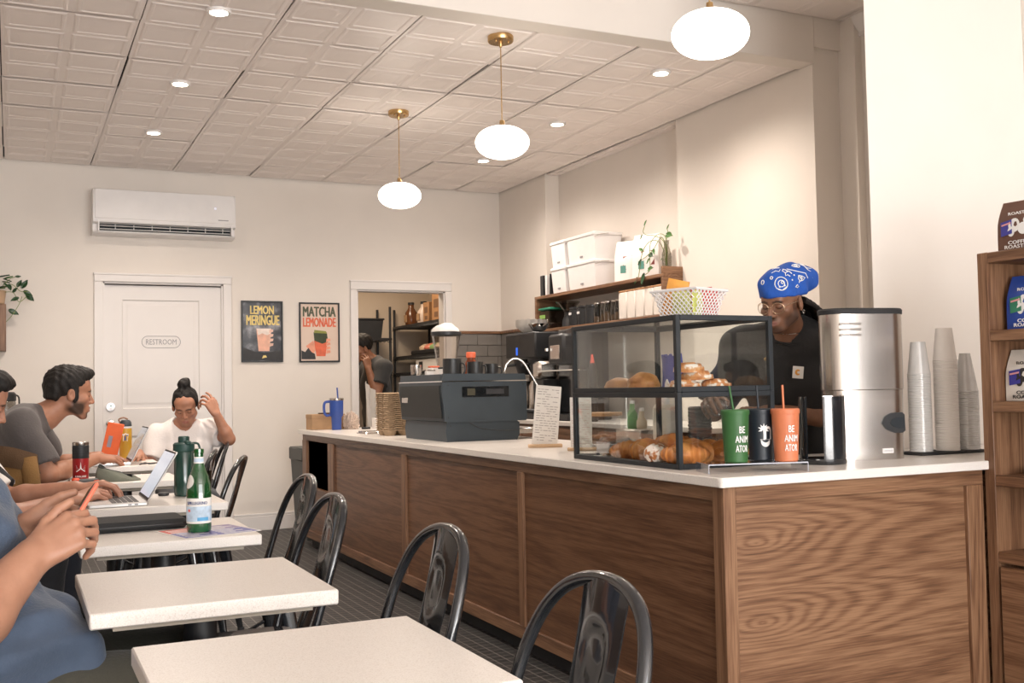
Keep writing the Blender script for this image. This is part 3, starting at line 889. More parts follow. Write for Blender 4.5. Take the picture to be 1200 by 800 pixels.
put_text('title', 'LEMONADE', .108, on_poster(t, w*.5, h*.668), RED, t, width=w*.80, bold=.024)
b_ = MB(); blob(b_, [(w*.36, h*.36), (w*.70, h*.36), (w*.64, h*.10), (w*.42, h*.10)], -.0108); b_.build('drink', RED, t)
b_ = MB(); blob(b_, [(w*.35, h*.50), (w*.68, h*.50), (w*.71, h*.34), (w*.56, h*.31), (w*.37, h*.36)], -.0112); b_.build('drink_top', ink('poster_matcha', (.035, .05, .02)), t)
b_ = MB(); blob(b_, [(w*.37, h*.54), (w*.66, h*.52), (w*.68, h*.48), (w*.36, h*.49)], -.0114); b_.build('drink_rim', ink('poster_lime', (.25, .26, .05)), t)
b_ = MB(); blob(b_, [(w*.05, h*.05), (w*.40, h*.05), (w*.38, h*.14), (w*.30, h*.17), (w*.22, h*.24), (w*.14, h*.17), (w*.05, h*.2)], -.0106); b_.build('dark_leaf', ink('poster_ground', (.03, .03, .03)), t)
b_ = MB()
for k in range(4): blob(b_, [(w*.66, h*(.14+k*.065)), (w*.77, h*(.16+k*.065)), (w*.76, h*(.20+k*.065)), (w*.67, h*(.20+k*.065))], -.0116)
b_.build('fingers', ink('poster_hand', (.80, .34, .22)), t)['kind'] = 'stuff'
b_ = MB(); blob(b_, [(w*.16, h*.27), (w*.34, h*.36), (w*.42, h*.22), (w*.34, h*.14)], -.0105); b_.build('palm', ink('poster_hand', (.80, .34, .22)), t)

# ================================================================== COUNTER
ct = thing('counter_base', 'walnut panelled cafe counter with recessed panels and dark toe kick', 'counter', (1.945, 2.625, 0))
# local axes: x to the right (0 = customer face), y away from the camera (0 = end face)
MB().box(.055, .055, 0, .62, 5.06, .075).box(.055, .055, 0, 2.18, .62, .075).build('toe_kick', BLACKMATTE, ct)
MB().box(.02, .02, .075, .64, 5.10, .80).box(.02, .02, .075, 2.19, .63, .80).build('carcass', WAL_Y, ct)
MB().box(0, .05, .775, .03, 5.10, .82, .002).build('top_rail', WAL_Y, ct)
MB().box(0, .05, .075, .03, 5.10, .130, .002).build('bottom_rail', WAL_Y, ct)
for y0, y1 in ((1.395, 1.443), (2.855, 2.925), (4.285, 4.420), (5.00, 5.11)): MB().box(-.001, y0, .130, .03, y1, .775, .002).build('stile', WAL_Z, ct)
MB().box(-.002, -.002, .0, .045, .055, .82, .002).build('corner_post', WAL_Z, ct)
LONG = [walnut('walnut_long_shaded_%d' % k, 'y', lo=(.050, .021, .010), mid=(.125, .056, .027), hi=(.20, .10, .052), sc=1.0+.25*k) for k in range(3)]  # darker copy of the walnut: the long side's shade put into colour
for k, (y0, y1) in enumerate(((.055, 1.395), (1.443, 2.855), (2.925, 4.285))): MB().box(.012, y0, .130, .022, y1, .775).build('panel', LONG[k], ct)
MB().box(.012, 4.42, .130, .022, 5.0, .44).build('panel', LONG[1], ct)
# niche at the far end: shade of its inside put into a dark sheet
nd = mat('niche_shade', (.045, .022, .012), .6)
MB().box(.02, 4.42, .44, .0202, 5.0, .775).build('niche_shade_sheet', nd, ct)
MB().box(-.001, 4.42, .430, .02, 5.0, .446).build('niche_shelf', WAL_Y, ct)
# end facing the camera
MB().box(.045, -.001, .768, 1.10, .03, .82, .002).build('end_rail', WAL_X, ct)
MB().box(1.022, -.001, .0, 1.10, .03, .768, .002).build('end_stile', WAL_Z, ct)
MB().box(.045, .014, .0, 1.022, .022, .768).build('end_panel', WAL_END, ct)
# worktop: one L of quartz with a rounded outer corner
def arc(cx, cy, r, a0, a1, n=6): return [(cx+r*cos(a0+(a1-a0)*i/n), cy+r*sin(a0+(a1-a0)*i/n)) for i in range(n+1)]
poly = arc(1.942, 2.622, .02, pi, 1.5*pi)+[(4.145, 2.602), (4.145, 3.262), (2.66, 3.262), (2.66, 7.77), (1.922, 7.77)]
wt = MB()
n = len(poly)
def off(p, e):
    return [(min(max(x, 1.922+e), 4.145-e), min(max(y, 2.602+e), 7.77-e)) for x, y in p]
lay_ = [(.82, off(poly, .002)), (.822, poly), (.8475, poly), (.85, off(poly, .0025))]
vs = []; fs = []
for z, P in lay_: vs += [(x, y, z) for x, y in P]
for k in range(3):
    for i in range(n): fs.append((k*n+i, k*n+(i+1) % n, (k+1)*n+(i+1) % n, (k+1)*n+i))
fs += [tuple(range(n-1, -1, -1)), tuple(3*n+i for i in range(n))]
wt.add(vs, fs)
tag(wt.build('worktop', QUARTZ), 'pale speckled quartz worktop lying along the walnut counter', 'worktop')

# ================================================================== SHELF UNIT AT THE RIGHT EDGE
su = thing('bookcase', 'tall walnut shelf unit with coffee bags at the right edge', 'shelf', (3.05, 2.62, 0))
def plank(name, *a, m=WAL_Y, b=.002): return MB().box(*a, b).build(name, m, su)
plank('side_panel', 0, -.042, 0, .34, 0, 1.57, m=WAL_Z)
plank('side_panel', 0, -1.742, 0, .34, -1.70, 1.57, m=WAL_Z)
for z in (1.532, 1.262, 1.018, .765, .505): plank('shelf_board', .001, -1.70, z, .335, -.042, z+.037)
MB().box(.325, -1.70, .05, .34, -.042, 1.53).build('back_panel', WAL_Z, su)
plank('top_board', 0, -1.742, 1.532, .34, -.042, 1.57) if False else None
dr = plank('cupboard_door', -.004, -.86, .03, .016, -.052, .494)
MB().box(.016, -1.70, .0, .33, -.05, .03).build('plinth', BLACKMATTE, su)
plank('cupboard_door', -.004, -1.69, .03, .016, -.866, .494)
# ================================================================== BACK BAR AND WALL SHELF
bb = thing('back_bar', 'dark back bar cabinet along the right wall behind the counter', 'cabinet', (3.46, 4.75, 0))
MB().box(.02, 0, .08, .59, 3.98, .86).build('carcass', WAL_Y, bb); MB().box(.06, .02, 0, .58, 3.96, .08).build('toe_kick', BLACKMATTE, bb)
for k in range(5): d_ = MB().box(0, .01+k*.795, .1, .02, .79+k*.795, .84, .002).build('door', WAL_Y, bb); MB().box(-.018, .36+k*.795, .78, 0, .44+k*.795, .79, .002).build('handle', BLACK, d_)
MB().box(-.01, 0, .86, .59, 3.98, .89, .003).build('bar_top', QUARTZ, bb)
ws = thing('open_shelf', 'open walnut wall shelf above the coffee brewers', 'shelf', (3.90, 5.86, 1.575))
MB().box(0, 0, .273, .288, 1.90, .298, .002).build('top_board', WAL_Y, ws); MB().box(0, .0, 0, .288, 1.90, .025, .002).build('bottom_board', WAL_Y, ws)
MB().box(.001, 0, .025, .286, .025, .273, .001).build('end_board', WAL_X, ws); MB().box(.001, 1.875, .025, .286, 1.90, .273, .001).build('end_board', WAL_X, ws)
MB().box(.0, 0, .298, .288, .022, .345, .002).build('end_upstand', WAL_X, ws)

# ================================================================== TABLES
PLY = mat('plywood_edge', (.50, .44, .36), .7, var=.06, scale=30, stretch=(1, 1, 8))
def table(x0, y0, x1, y1, label, zt=.72, cy=.0):
    t = thing('cafe_table', label, 'table', ((x0+x1)/2, (y0+y1)/2, 0), 0, 'small square cafe tables')
    a, b = (x1-x0)/2, (y1-y0)/2
    MB().box(-a, -b, zt-.031, a, b, zt, .003).build('table_top', QUARTZ, t)
    MB().box(-a+.045, -b+.04, zt-.045, a-.045, b-.04, zt-.031).build('sub_top', PLY, t)
    MB().box(-.13, -.13, zt-.056, .13, .13, zt-.045, .002).build('mounting_plate', BLACK, t)
    MB().cyl((0, cy, .03), .036, zt-.085, 28).build('column', BLACK, t)
    for k in (1, 3, 5, 7):
        a_ = k*pi/4; MB().tube([(.03*cos(a_), cy+.03*sin(a_), .040), (.16*cos(a_), cy+.16*sin(a_), .030), (.27*cos(a_), cy+.27*sin(a_), .014)], [.024, .022, .014], 8, flat=.6).build('foot', BLACK, t)
    return t
table(.178, 1.362, .656, 1.848, 'nearest white cafe table, empty, cut by the bottom of the picture', cy=.10)
table(.134, 2.160, .617, 2.658, 'empty white cafe table, second from the camera, beside the man in blue denim')
table(.170, 3.110, .661, 3.600, 'white cafe table holding the black laptop sleeve and the small green bottle')
table(.245, 4.100, .745, 4.60, 'white cafe table holding the open silver laptop and the dark green flask')
table(.262, 5.36, .760, 5.86, 'pale cafe table with the red tumbler and the grey pouch on it', .715)
table(.27, 5.935, .745, 6.455, 'cafe table in front of the restroom door with the yellow bottle on it', .755)

# ================================================================== CHAIRS
def make_chair(label):
    c = thing('metal_chair', label, 'chair', (0, 0, 0), 0, 'black metal cafe chairs')
    m = BLACKGLOSS
    # seat: pressed sheet with rounded corners and a rolled edge
    def sq(hw, hd, r, n=5):
        P = []
        for cx, cy, a0 in ((hd-r, hw-r, 0), (-hd+r, hw-r, pi/2), (-hd+r, -hw+r, pi), (hd-r, -hw+r, 1.5*pi)):
            P += [(cx+r*cos(a0+pi/2*i/n), cy+r*sin(a0+pi/2*i/n)) for i in range(n+1)]
        return P
    rings = [(.168, .168, .05, .428), (.178, .178, .055, .432), (.180, .180, .056, .446), (.174, .174, .052, .452), (.150, .150, .05, .447), (.08, .08, .04, .444)]
    vs = []; fs = []; n = 24
    for hw, hd, r, z in rings: vs += [(x, y, z) for x, y in sq(hw, hd, r)]
    for k in range(len(rings)-1):
        for i in range(n): fs.append((k*n+i, k*n+(i+1) % n, (k+1)*n+(i+1) % n, (k+1)*n+i))
    fs += [tuple(range(n-1, -1, -1)), tuple((len(rings)-1)*n+i for i in range(n))]
    s = MB(); s.add(vs, fs); s.build('seat', m, c)
    # tapered pressed legs
    for sx in (-1, 1):
        for sy in (-1, 1):
            L = MB(); top = Vector((sx*.150, sy*.150, .435)); bot = Vector((sx*(.205 if sx < 0 else .225), sy*.195, 0))
            L.tube([top, top.lerp(bot, .5), bot], [.030, .022, .013], 8, flat=.75)
            leg = L.build('leg', m, c)
            MB().cyl((bot.x, bot.y, 0), .016, .018, 12).build('foot', BLACKMATTE, leg)
    for sy in (-1, 1): MB().tube([(-.165, sy*.165, .33), (0, sy*.150, .245), (.175, sy*.165, .33)], .007, 8).build('brace', m, c)
    MB().tube([(-.165, -.165, .32), (-.150, 0, .235), (-.165, .165, .32)], .007, 8).build('brace', m, c)
    # arched tubular back
    def bk(y, t): return (.135+.30*t+.02*(1-(y/.19)**2), y, .43+t)
    P = [bk(-.182, 0), bk(-.186, .10), bk(-.184, .22), bk(-.176, .28), bk(-.155, .335), bk(-.118, .375), bk(-.065, .397), bk(0, .404)]
    P = P+[(x, -y, z) for x, y, z in P[-2::-1]]
    MB().tube(spline(P, 5), .0115, 10).build('back_hoop', m, c)
    # splat: one bent sheet with an embossed grip slot
    def sp(u, v):
        y = (u-.5)*(.105+.030*v); t = v*.402
        x = .150+.30*t+.006-.010*(1-(2*u-1)**2)+.012*sin(pi*v)
        d = (abs((u-.5)*3.4)**2.6+abs((v-.70)*7)**2.6)**(1/2.6); e = min(1, max(0, (1.15-d)/.45)); x += .006*e*e*(3-2*e)
        return (x, y, .432+t)
    MB().grid(sp, 16, 36, .003).build('splat', m, c, angle=60)
    return c
ch0 = make_chair('black metal cafe chair nearest the camera, drawn up to the nearest white table')
AX = .135+.30*.404+.02
def chair(ax, ay, label=None, rz=0.0):
    o = ch0 if label is None else copy_tree(ch0, label=label)
    o.rotation_euler = (0, 0, rz); o.location = (ax-AX*cos(rz), ay-AX*sin(rz), 0)
    return o
chair(.835, 1.425)
chair(.848, 2.115, 'black metal cafe chair, second from the camera, at the empty table')
chair(.835, 2.93, 'black metal cafe chair, third from the camera, before the far end of the counter')
chair(.945, 3.66, 'black metal cafe chair half hidden behind the third chair, seen nearly edge-on')
chair(.972, 4.95, 'black metal cafe chair at the laptop table, its tall back right of the green bottles', -.35)
chair(1.185, 6.54, 'black metal cafe chair the person in white sits on, under the bent elbow', -.10)
chair(.955, 5.60, 'black metal cafe chair behind the green bottles, only its rounded back showing', -.25)

# ================================================================== ON THE TABLES
def rbox(mb, sx, sy, z0, z1, r=.02, e=.004, n=5):
    """box with rounded vertical corners and softened edges"""
    def ring(i, rr):
        P = []
        for cx, cy, a0 in ((sx/2-r, sy/2-r, 0), (-sx/2+r, sy/2-r, pi/2), (-sx/2+r, -sy/2+r, pi), (sx/2-r, -sy/2+r, 1.5*pi)):
            P += [(cx+(r-i)*cos(a0+pi/2*k/n), cy+(r-i)*sin(a0+pi/2*k/n)) for k in range(n+1)]
        return P
    R = [(z0, ring(e, r)), (z0+e, ring(0, r)), (z1-e, ring(0, r)), (z1, ring(e, r))]
    m = len(R[0][1]); vs = []; fs = []
    for z, P in R: vs += [(x, y, z) for x, y in P]
    for k in range(3):
        for i in range(m): fs.append((k*m+i, k*m+(i+1) % m, (k+1)*m+(i+1) % m, (k+1)*m+i))
    fs += [tuple(range(m-1, -1, -1)), tuple(3*m+i for i in range(m))]
    return mb.add(vs, fs)
NEO = mat('black_neoprene', (.018, .019, .020), .85, bump=.2, bscale=300)
t = thing('laptop_sleeve', 'closed black zip laptop sleeve lying on the white table', 'laptop sleeve', (.335, 3.475, .7205), .02)
rbox(MB(), .315, .205, 0, .030, .028, .010).build('sleeve', NEO, t)
MB().tube([(-.14, -.1030, .016), (0, -.1035, .016), (.14, -.1030, .016)], .002, 6).build('zip', BLACK, t); MB().tube([(.1585, -.06, .015), (.175, -.085, .008), (.185, -.09, .004)], .0022, 6).build('zip_pull', STEEL, t)
t = thing('menu_sheet', 'printed red and blue menu sheet under the green bottle', 'paper', (.533, 3.262, .7205), .25)
MB().box(-.12, -.11, 0, .12, .11, .0008).build('sheet', PAPER, t)
MB().box(-.112, .02, .0008, -.02, .104, .0012).build('red_block', ink('print_red', (.62, .08, .06)), t); MB().box(-.015, .02, .0008, .112, .104, .0012).build('violet_block', ink('print_violet', (.26, .20, .36)), t)
MB().box(-.112, -.104, .0008, .112, .012, .0012).build('blue_block', ink('print_blue', (.13, .13, .36)), t)
sb = MB(); rnd = random.Random(2)
for k in range(9):
    for j in range(2): sb.box(-.10+.11*j, -.095+.021*k, .0012, -.10+.11*j+rnd.uniform(.04, .09), -.087+.021*k, .0015)
sb.build('print', PAPER, t)['kind'] = 'stuff'
# green mineral water bottle
t = thing('water_bottle', 'small green glass mineral water bottle with a blue label', 'bottle', (.505, 3.250, .7222), 0)
GG = mat('green_glass', (.006, .075, .018), .06, var=.25, scale=9, spec=.8, coat=.5)
prof = [(.028, 0), (.034, .003), (.0355, .010), (.0362, .06), (.0355, .115), (.033, .140), (.027, .165), (.0195, .185), (.0150, .200), (.0135, .215), (.0130, .232), (.0150, .234), (.0150, .244), (.012, .246), (0, .246)]
MB().lathe(prof, n=40).build('bottle_body', GG, t)
def rb(z):
    for (r0, z0), (r1, z1) in zip(prof, prof[1:]):
        if z0 <= z <= z1 and z1 > z0: return r0+(r1-r0)*(z-z0)/(z1-z0)
    return .013
def band(z0, z1, a0, a1, m, name, parent, rf, lift=.0006, n=24, k=6):
    mb = MB(); mb.grid(lambda u, v: ((rf(z0+(z1-z0)*v)+lift)*cos(a0+(a1-a0)*u), (rf(z0+(z1-z0)*v)+lift)*sin(a0+(a1-a0)*u), z0+(z1-z0)*v), n, k)
    return mb.build(name, m, parent)
LBm = mat('label_pale_blue', (.50, .62, .74), .6, var=.25, scale=45); DB = ink('label_dark_blue', (.03, .06, .20)); MB2 = ink('label_mid_blue', (.10, .36, .62))
fa = radians(-98)
lbm = band(.028, .102, fa-1.45, fa+1.35, PAPER, 'label', t, rb); band(.034, .078, fa-1.35, fa+1.25, LBm, 'label_field', lbm, rb, .0009); band(.036, .046, fa-.15, fa+.75, MB2, 'label_bar', lbm, rb, .0012)
put_text('lettering', 'S.PELLEGRINO', .0125, None, DB, lbm, width=.060, bold=.012, wrap=(rb, fa-.2, .088))
st = [(.004*(1 if k % 2 else .42)*cos(pi*k/5), .004*(1 if k % 2 else .42)*sin(pi*k/5)) for k in range(10)]
mb = MB(); c_st = [((rb(.066)+.0014)*cos(fa-.85+x*1.6/.036), (rb(.066)+.0014)*sin(fa-.85+x*1.6/.036), .066+z*1.6) for x, z in st]; mb.add(c_st, [tuple(range(10))]); mb.build('red_star', ink('star_red', (.75, .08, .04)), lbm)
nl = band(.203, .222, fa-1.6, fa+1.6, PAPER, 'neck_label', t, rb, .0007); band(.207, .218, fa-1.2, fa+1.2, LBm, 'neck_band', nl, rb, .0011)
mb = MB(); Pz = []
for k in range(20):
    a = 2*pi*k/20; z = .150+.020*sin(a); Pz.append(((rb(z)+.0012)*cos(fa-1.1+.62*cos(a)), (rb(z)+.0012)*sin(fa-1.1+.62*cos(a)), z))
zc = .150; mb.add([((rb(zc)+.0026)*cos(fa-1.1), (rb(zc)+.0026)*sin(fa-1.1), zc)]+Pz, [(0, k+1, (k+1) % 20+1) for k in range(20)]); mb.build('shoulder_label', PAPER, t)
# ---- laptops
ALU = mat('laptop_aluminium', (.62, .61, .60), .35, .8, var=.02); KEY = mat('key_black', (.02, .02, .022), .5)
def screen_mat(name, c1, c2, st):
    m, nt, bs = node_mat(name); tc = N(nt, 'ShaderNodeTexCoord'); br = N(nt, 'ShaderNodeTexBrick'); br.inputs['Scale'].default_value = 22; br.inputs['Color1'].default_value = (*c1, 1); br.inputs['Color2'].default_value = (*c2, 1); br.inputs['Mortar'].default_value = (*c1, 1); br.inputs['Mortar Size'].default_value = .06
    nt.links.new(tc.outputs['Object'], br.inputs[0]); nt.links.new(br.outputs[0], bs.inputs['Emission Color']); bs.inputs['Emission Strength'].default_value = st; bs.inputs['Base Color'].default_value = (.03, .03, .04, 1); bs.inputs['Roughness'].default_value = .15; return m
def laptop(x0, y0, y1, z, tilt, label, scr, depth=.212):
    """open laptop whose user sits on the -x side; hinge at +x"""
    t = thing('laptop', label, 'laptop', (x0, (y0+y1)/2, z), 0, None); w = y1-y0
    b_ = MB(); b_.T = Matrix.Translation((depth/2, 0, 0)); rbox(b_, depth, w, 0, .014, .010, .003); base = b_.build('base', ALU, t)
    kb = MB()
    for r in range(5):
        for c in range(13):
            kb.box(.085+.0195*r, -w/2+.022+c*(w-.044)/13+.001, .014, .085+.0195*r+.0165, -w/2+.022+(c+1)*(w-.044)/13-.001, .0152)
    kb.build('keys', KEY, base)['kind'] = 'stuff'
    MB().box(.010, -.05, .0138, .070, .05, .0143).build('trackpad', mat('trackpad', (.5, .49, .48), .3, .5), base)
    for k in range(2): MB().box(depth-.05-.022*k, -w/2-.0006, .005, depth-.038-.022*k, -w/2+.001, .009).build('port', BLACK, base)
    ld = link('lid', None, t, (depth-.004, 0, .0135), (0, tilt, 0)); bpy.data.objects.remove(ld)
    b_ = MB(); b_.T = Matrix.Translation((depth-.004, 0, .0135)) @ Matrix.Rotation(tilt, 4, 'Y')
    b_.box(-.003, -w/2, 0, .003, w/2, .208, .0025); lid = b_.build('lid', ALU, t)
    b_ = MB(); b_.T = Matrix.Translation((depth-.004, 0, .0135)) @ Matrix.Rotation(tilt, 4, 'Y'); b_.box(-.0036, -w/2+.004, .004, -.003, w/2-.004, .204); b_.build('bezel', KEY, lid)
    b_ = MB(); b_.T = Matrix.Translation((depth-.004, 0, .0135)) @ Matrix.Rotation(tilt, 4, 'Y'); b_.box(-.0040, -w/2+.009, .014, -.0036, w/2-.009, .198); b_.build('screen', scr, lid)
    return t
laptop(.250, 4.135, 4.440, .7205, .54, 'open silver laptop with a lit grey screen, under the typing hands', screen_mat('screen_document', (.44, .46, .50), (.36, .39, .46), .8))
laptop(.375, 6.01, 6.30, .7555, .46, 'open laptop seen edge-on in front of the bearded person', screen_mat('screen_grey', (.30, .31, .33), (.24, .26, .3), .5))
# ---- bottles and cups
t = thing('flask', 'dark green translucent flask with a flip lid behind the green glass bottle', 'bottle', (.632, 4.445, .7205), .3)
TG = mat('dark_green_tritan', (.010, .048, .036), .12, var=.2, scale=10, spec=.7)
MB().lathe([(.033, 0), (.037, .004), (.0385, .02), (.0385, .175), (.035, .182), (0, .182)], n=36).build('flask_body', TG, t)
LG = mat('teal_green_lid', (.016, .056, .046), .45)
ld = MB().lathe([(.041, .180), (.042, .184), (.042, .208), (.036, .214), (.022, .216), (.022, .236), (.018, .240), (0, .240)], n=32).build('lid', LG, t)
MB().box(-.012, -.048, .205, .012, -.020, .222, .005).build('latch', LG, ld); MB().tube(spline([(.036, .0, .21), (.062, 0, .205), (.070, 0, .17), (.058, .0, .13), (.046, 0, .12)], 5), .0045, 8).build('carry_loop', LG, ld)
tag(MB().lathe([(.020, 0), (.022, .002), (.028, .098), (.0265, .098), (.021, .006), (0, .005)], n=28).build('steel_cup', glass('smoky_cup', (.7, .72, .7), .05, .75, .5), None, (.712, 4.43, .7205)), 'small clear cup right of the dark green flask', 'cup')
tag(MB().cyl((0, 0, 0), .022, .012, 20, .003).build('puck', BLACK, None, (.560, 4.50, .7205)), 'small black charging puck left of the green flask', 'charger')
t = thing('insulated_tumbler', 'red insulated tumbler with a black sleeve and white mountain emblem', 'tumbler', (.303, 5.500, .7155), 0)
MB().lathe([(.033, 0), (.036, .004), (.037, .115), (0, .115)], n=36).build('cup', mat('red_powder_coat', (.36, .012, .014), .4), t)
MB().lathe([(.037, .115), (.038, .118), (.038, .176), (.036, .178), (0, .178)], n=36).build('black_sleeve', mat('ribbed_black', (.02, .022, .024), .6), t)
for k in range(4): MB().lathe([(.0382, .128+.012*k), (.0388, .131+.012*k), (.0382, .134+.012*k)], n=36).build('rib', BLACK, t)
MB().lathe([(.036, .176), (.0375, .180), (.0375, .192), (.0355, .193), (.034, .186), (0, .184)], n=36).build('steel_rim', STEEL, t)
rt = lambda z: .0366
put_text('lettering', 'ROBLINE', .012, None, INK, t, width=.050, bold=.03, wrap=(rt, radians(-93), .030), spacing=1.2)
def on_cyl(name, polys, ang, z0, m, parent, rf=rt):
    mb = MB()
    for P in polys: mb.add([((rf(z0+z)+.0008)*cos(ang+x/.037), (rf(z0+z)+.0008)*sin(ang+x/.037), z0+z) for x, z in P], [tuple(range(len(P)))])
    o = mb.build(name, m, parent); o['kind'] = 'stuff'; return o
tri = [[(-.004, .0), (0, .034), (.004, .0)], [(-.004, .002), (-.022, -.012), (-.018, -.014), (-.001, -.002)], [(.004, .002), (.022, -.012), (.018, -.014), (.001, -.002)]]
for q in range(3): tri += [[(-.010-.005*q, .004+.006*q), (-.018, -.004+.008*q), (-.0195, -.004+.008*q), (-.0115-.005*q, .004+.006*q)], [(.010+.005*q, .004+.006*q), (.018, -.004+.008*q), (.0195, -.004+.008*q), (.0115+.005*q, .004+.006*q)]]
on_cyl('emblem', tri, radians(-93), .066, INK, t)
t = thing('pocket_tool', 'orange and black pocket tool lying in front of the red tumbler', 'tool', (.318, 5.412, .7155), .05)
ORG = mat('tool_orange', (.72, .075, .02), .4)
rbox(MB(), .118, .034, 0, .022, .012, .006).build('body', mat('tool_grey', (.06, .06, .062), .5), t)
b_ = MB(); b_.T = Matrix.Translation((-.042, 0, 0)); rbox(b_, .036, .037, 0, .028, .012, .006); b_.build('orange_end', ORG, t)
b_ = MB(); b_.T = Matrix.Translation((.045, 0, 0)); rbox(b_, .030, .0365, 0, .018, .012, .005); b_.build('orange_end', ORG, t)
# grey-green canvas pouch, slumped
c = None
mb = MB()
def pch(u, v):
    a = 2*pi*u; x = .105*cos(a); y = .065*sin(a)
    zt = .078-.058*(.5+.5*cos(a))**.8+.006*sin(3*a)
    lean = v*v
    return (x*(1-.28*lean)-.012*lean, y*(1-.80*lean), zt*v**.9+.003*sin(5*a+7*v)*v)
mb.grid(pch, 48, 12); 
t = thing('canvas_pouch', 'slumped grey green canvas pouch on the table before the bearded person', 'pouch', (.470, 5.475, .7155), -.15)
mb.build('pouch', mat('grey_green_canvas', (.135, .145, .115), .9, var=.15, bump=.5, bscale=200), t, angle=70)
MB().tube([tuple(Vector(pch(k/24, 1))) for k in range(0, 25)], .0028, 6).build('zip', BLACK, t)
tag(MB().tube(spline([(0, 0, 0), (.03, .02, .006), (.05, -.01, .002), (.09, .015, .004), (.06, .04, .002), (.02, .03, .003)], 6), .0035, 6).build('cable', BLACK, None, (.62, 5.96, .7590)), 'black cable coiled at the corner of the table by the laptop', 'cable')
t = thing('yellow_bottle', 'yellow sports bottle with a dark lid and a white and blue sticker', 'bottle', (.590, 6.395, .7555), 0)
MB().lathe([(.031, 0), (.0335, .004), (.034, .16), (.033, .186), (0, .186)], n=36).build('bottle_body', mat('mustard_yellow', (.60, .34, .035), .4), t)
MB().lathe([(.0335, .186), (.0345, .188), (.0345, .196), (0, .196)], n=32).build('white_ring', WHITE_PL, t)
yl = MB().lathe([(.033, .196), (.0335, .20), (.031, .220), (.022, .232), (0, .234)], n=32).build('lid', mat('lid_slate', (.04, .05, .06), .5), t)
MB().tube(spline([(-.028, 0, .214), (-.036, 0, .236), (-.012, 0, .246), (.012, 0, .236)], 5), .0045, 8).build('strap', mat('strap_tan', (.3, .17, .11), .7), yl)
ry = lambda z: .034
on_cyl('sticker', [[(-.020, .018), (-.006, .020), (0, .024), (.008, .020), (.020, .018), (.016, .004), (.012, -.022), (-.014, -.022), (-.014, .004)]], radians(-97), .135, INK, t, ry)
on_cyl('sticker_mark', [[(-.016, .014), (.016, .014), (.016, .008), (.004, .007), (.003, -.018), (-.006, -.018), (-.004, .007), (-.016, .008)]], radians(-97), .135, DB, t, lambda z: .0345)
t = thing('orange_tablet', 'orange tablet case standing behind the typing hands of the bearded person', 'tablet', (.490, 6.36, .7565), 0)
b_ = MB(); b_.T = Matrix.Rotation(.20, 4, 'Y') @ Matrix.Rotation(.18, 4, 'X'); b_.box(-.044, -.004, 0, .044, .004, .225, .003); cs = b_.build('case', mat('case_orange', (.78, .13, .03), .5), t)
b_ = MB(); b_.T = Matrix.Rotation(.20, 4, 'Y') @ Matrix.Rotation(.18, 4, 'X'); b_.box(-.024, -.006, .085, -.002, -.004, .150); b_.build('grey_label', mat('label_grey_violet', (.30, .26, .30), .6), cs)
# chair with a tan jacket over its back, at the left edge
chair(0, 0, 'black metal cafe chair under the tan canvas jacket at the left edge', -pi/2-.25)
cj = bpy.data.objects[-1] if False else [o for o in bpy.data.objects if o.get('label', '').startswith('black metal cafe chair under the tan')][0]
cj.location = (-.095, 5.36+AX-.02, 0)
JK = mat('tan_canvas', (.235, .125, .040), .9, var=.14, scale=9, bump=.6, bscale=120); JD = mat('brown_corduroy', (.085, .045, .020), .9, bump=.5, bscale=200)
t = thing('canvas_jacket', 'tan canvas jacket with a brown collar hung over a chair back', 'jacket', (-.085, 5.345, .40), -.25)
def jk(u, v):
    x = (u-.5)*(.46-.10*v**2); return (x+.02*v, -.045-.035*sin(pi*u)*(.4+.6*v)+.010*sin(11*u+3*v)+.006*sin(23*u-9*v)+.02*v, .03+.475*v-.05*abs(2*u-1)**2*v)
mb = MB(); mb.grid(jk, 30, 24, .022); mb.build('jacket_back', JK, t, angle=60)
def jk2(u, v):
    x, y, z = jk(u, .80+.2*v); return (x*1.03, y-.012-.008*sin(pi*v), z+.012)
mb = MB(); mb.grid(jk2, 24, 8, .02); mb.build('collar', JD, t, angle=60)
for sx in (-1, 1):
    MB().tube(spline([(sx*.165, -.03, .45), (sx*.19, -.05, .34), (sx*.19, -.04, .18), (sx*.18, -.05, .04)], 6), [.040-.0006*k for k in range(19)], 12).build('sleeve', JK, t)
# bench along the left wall that the people on the left sit on
t = thing('bench', 'long wooden bench along the left wall under the seated people', 'bench', (-.99, 1.2, 0), 0)
MB().box(.0, 0, .40, .80, 3.95, .445, .006).build('seat', WAL_Y, t); MB().box(.05, .05, 0, .70, 3.9, .40).build('base', WAL_Y, t); MB().box(0, 0, .445, .05, 3.95, .95, .006).build('back', WAL_Y, t)

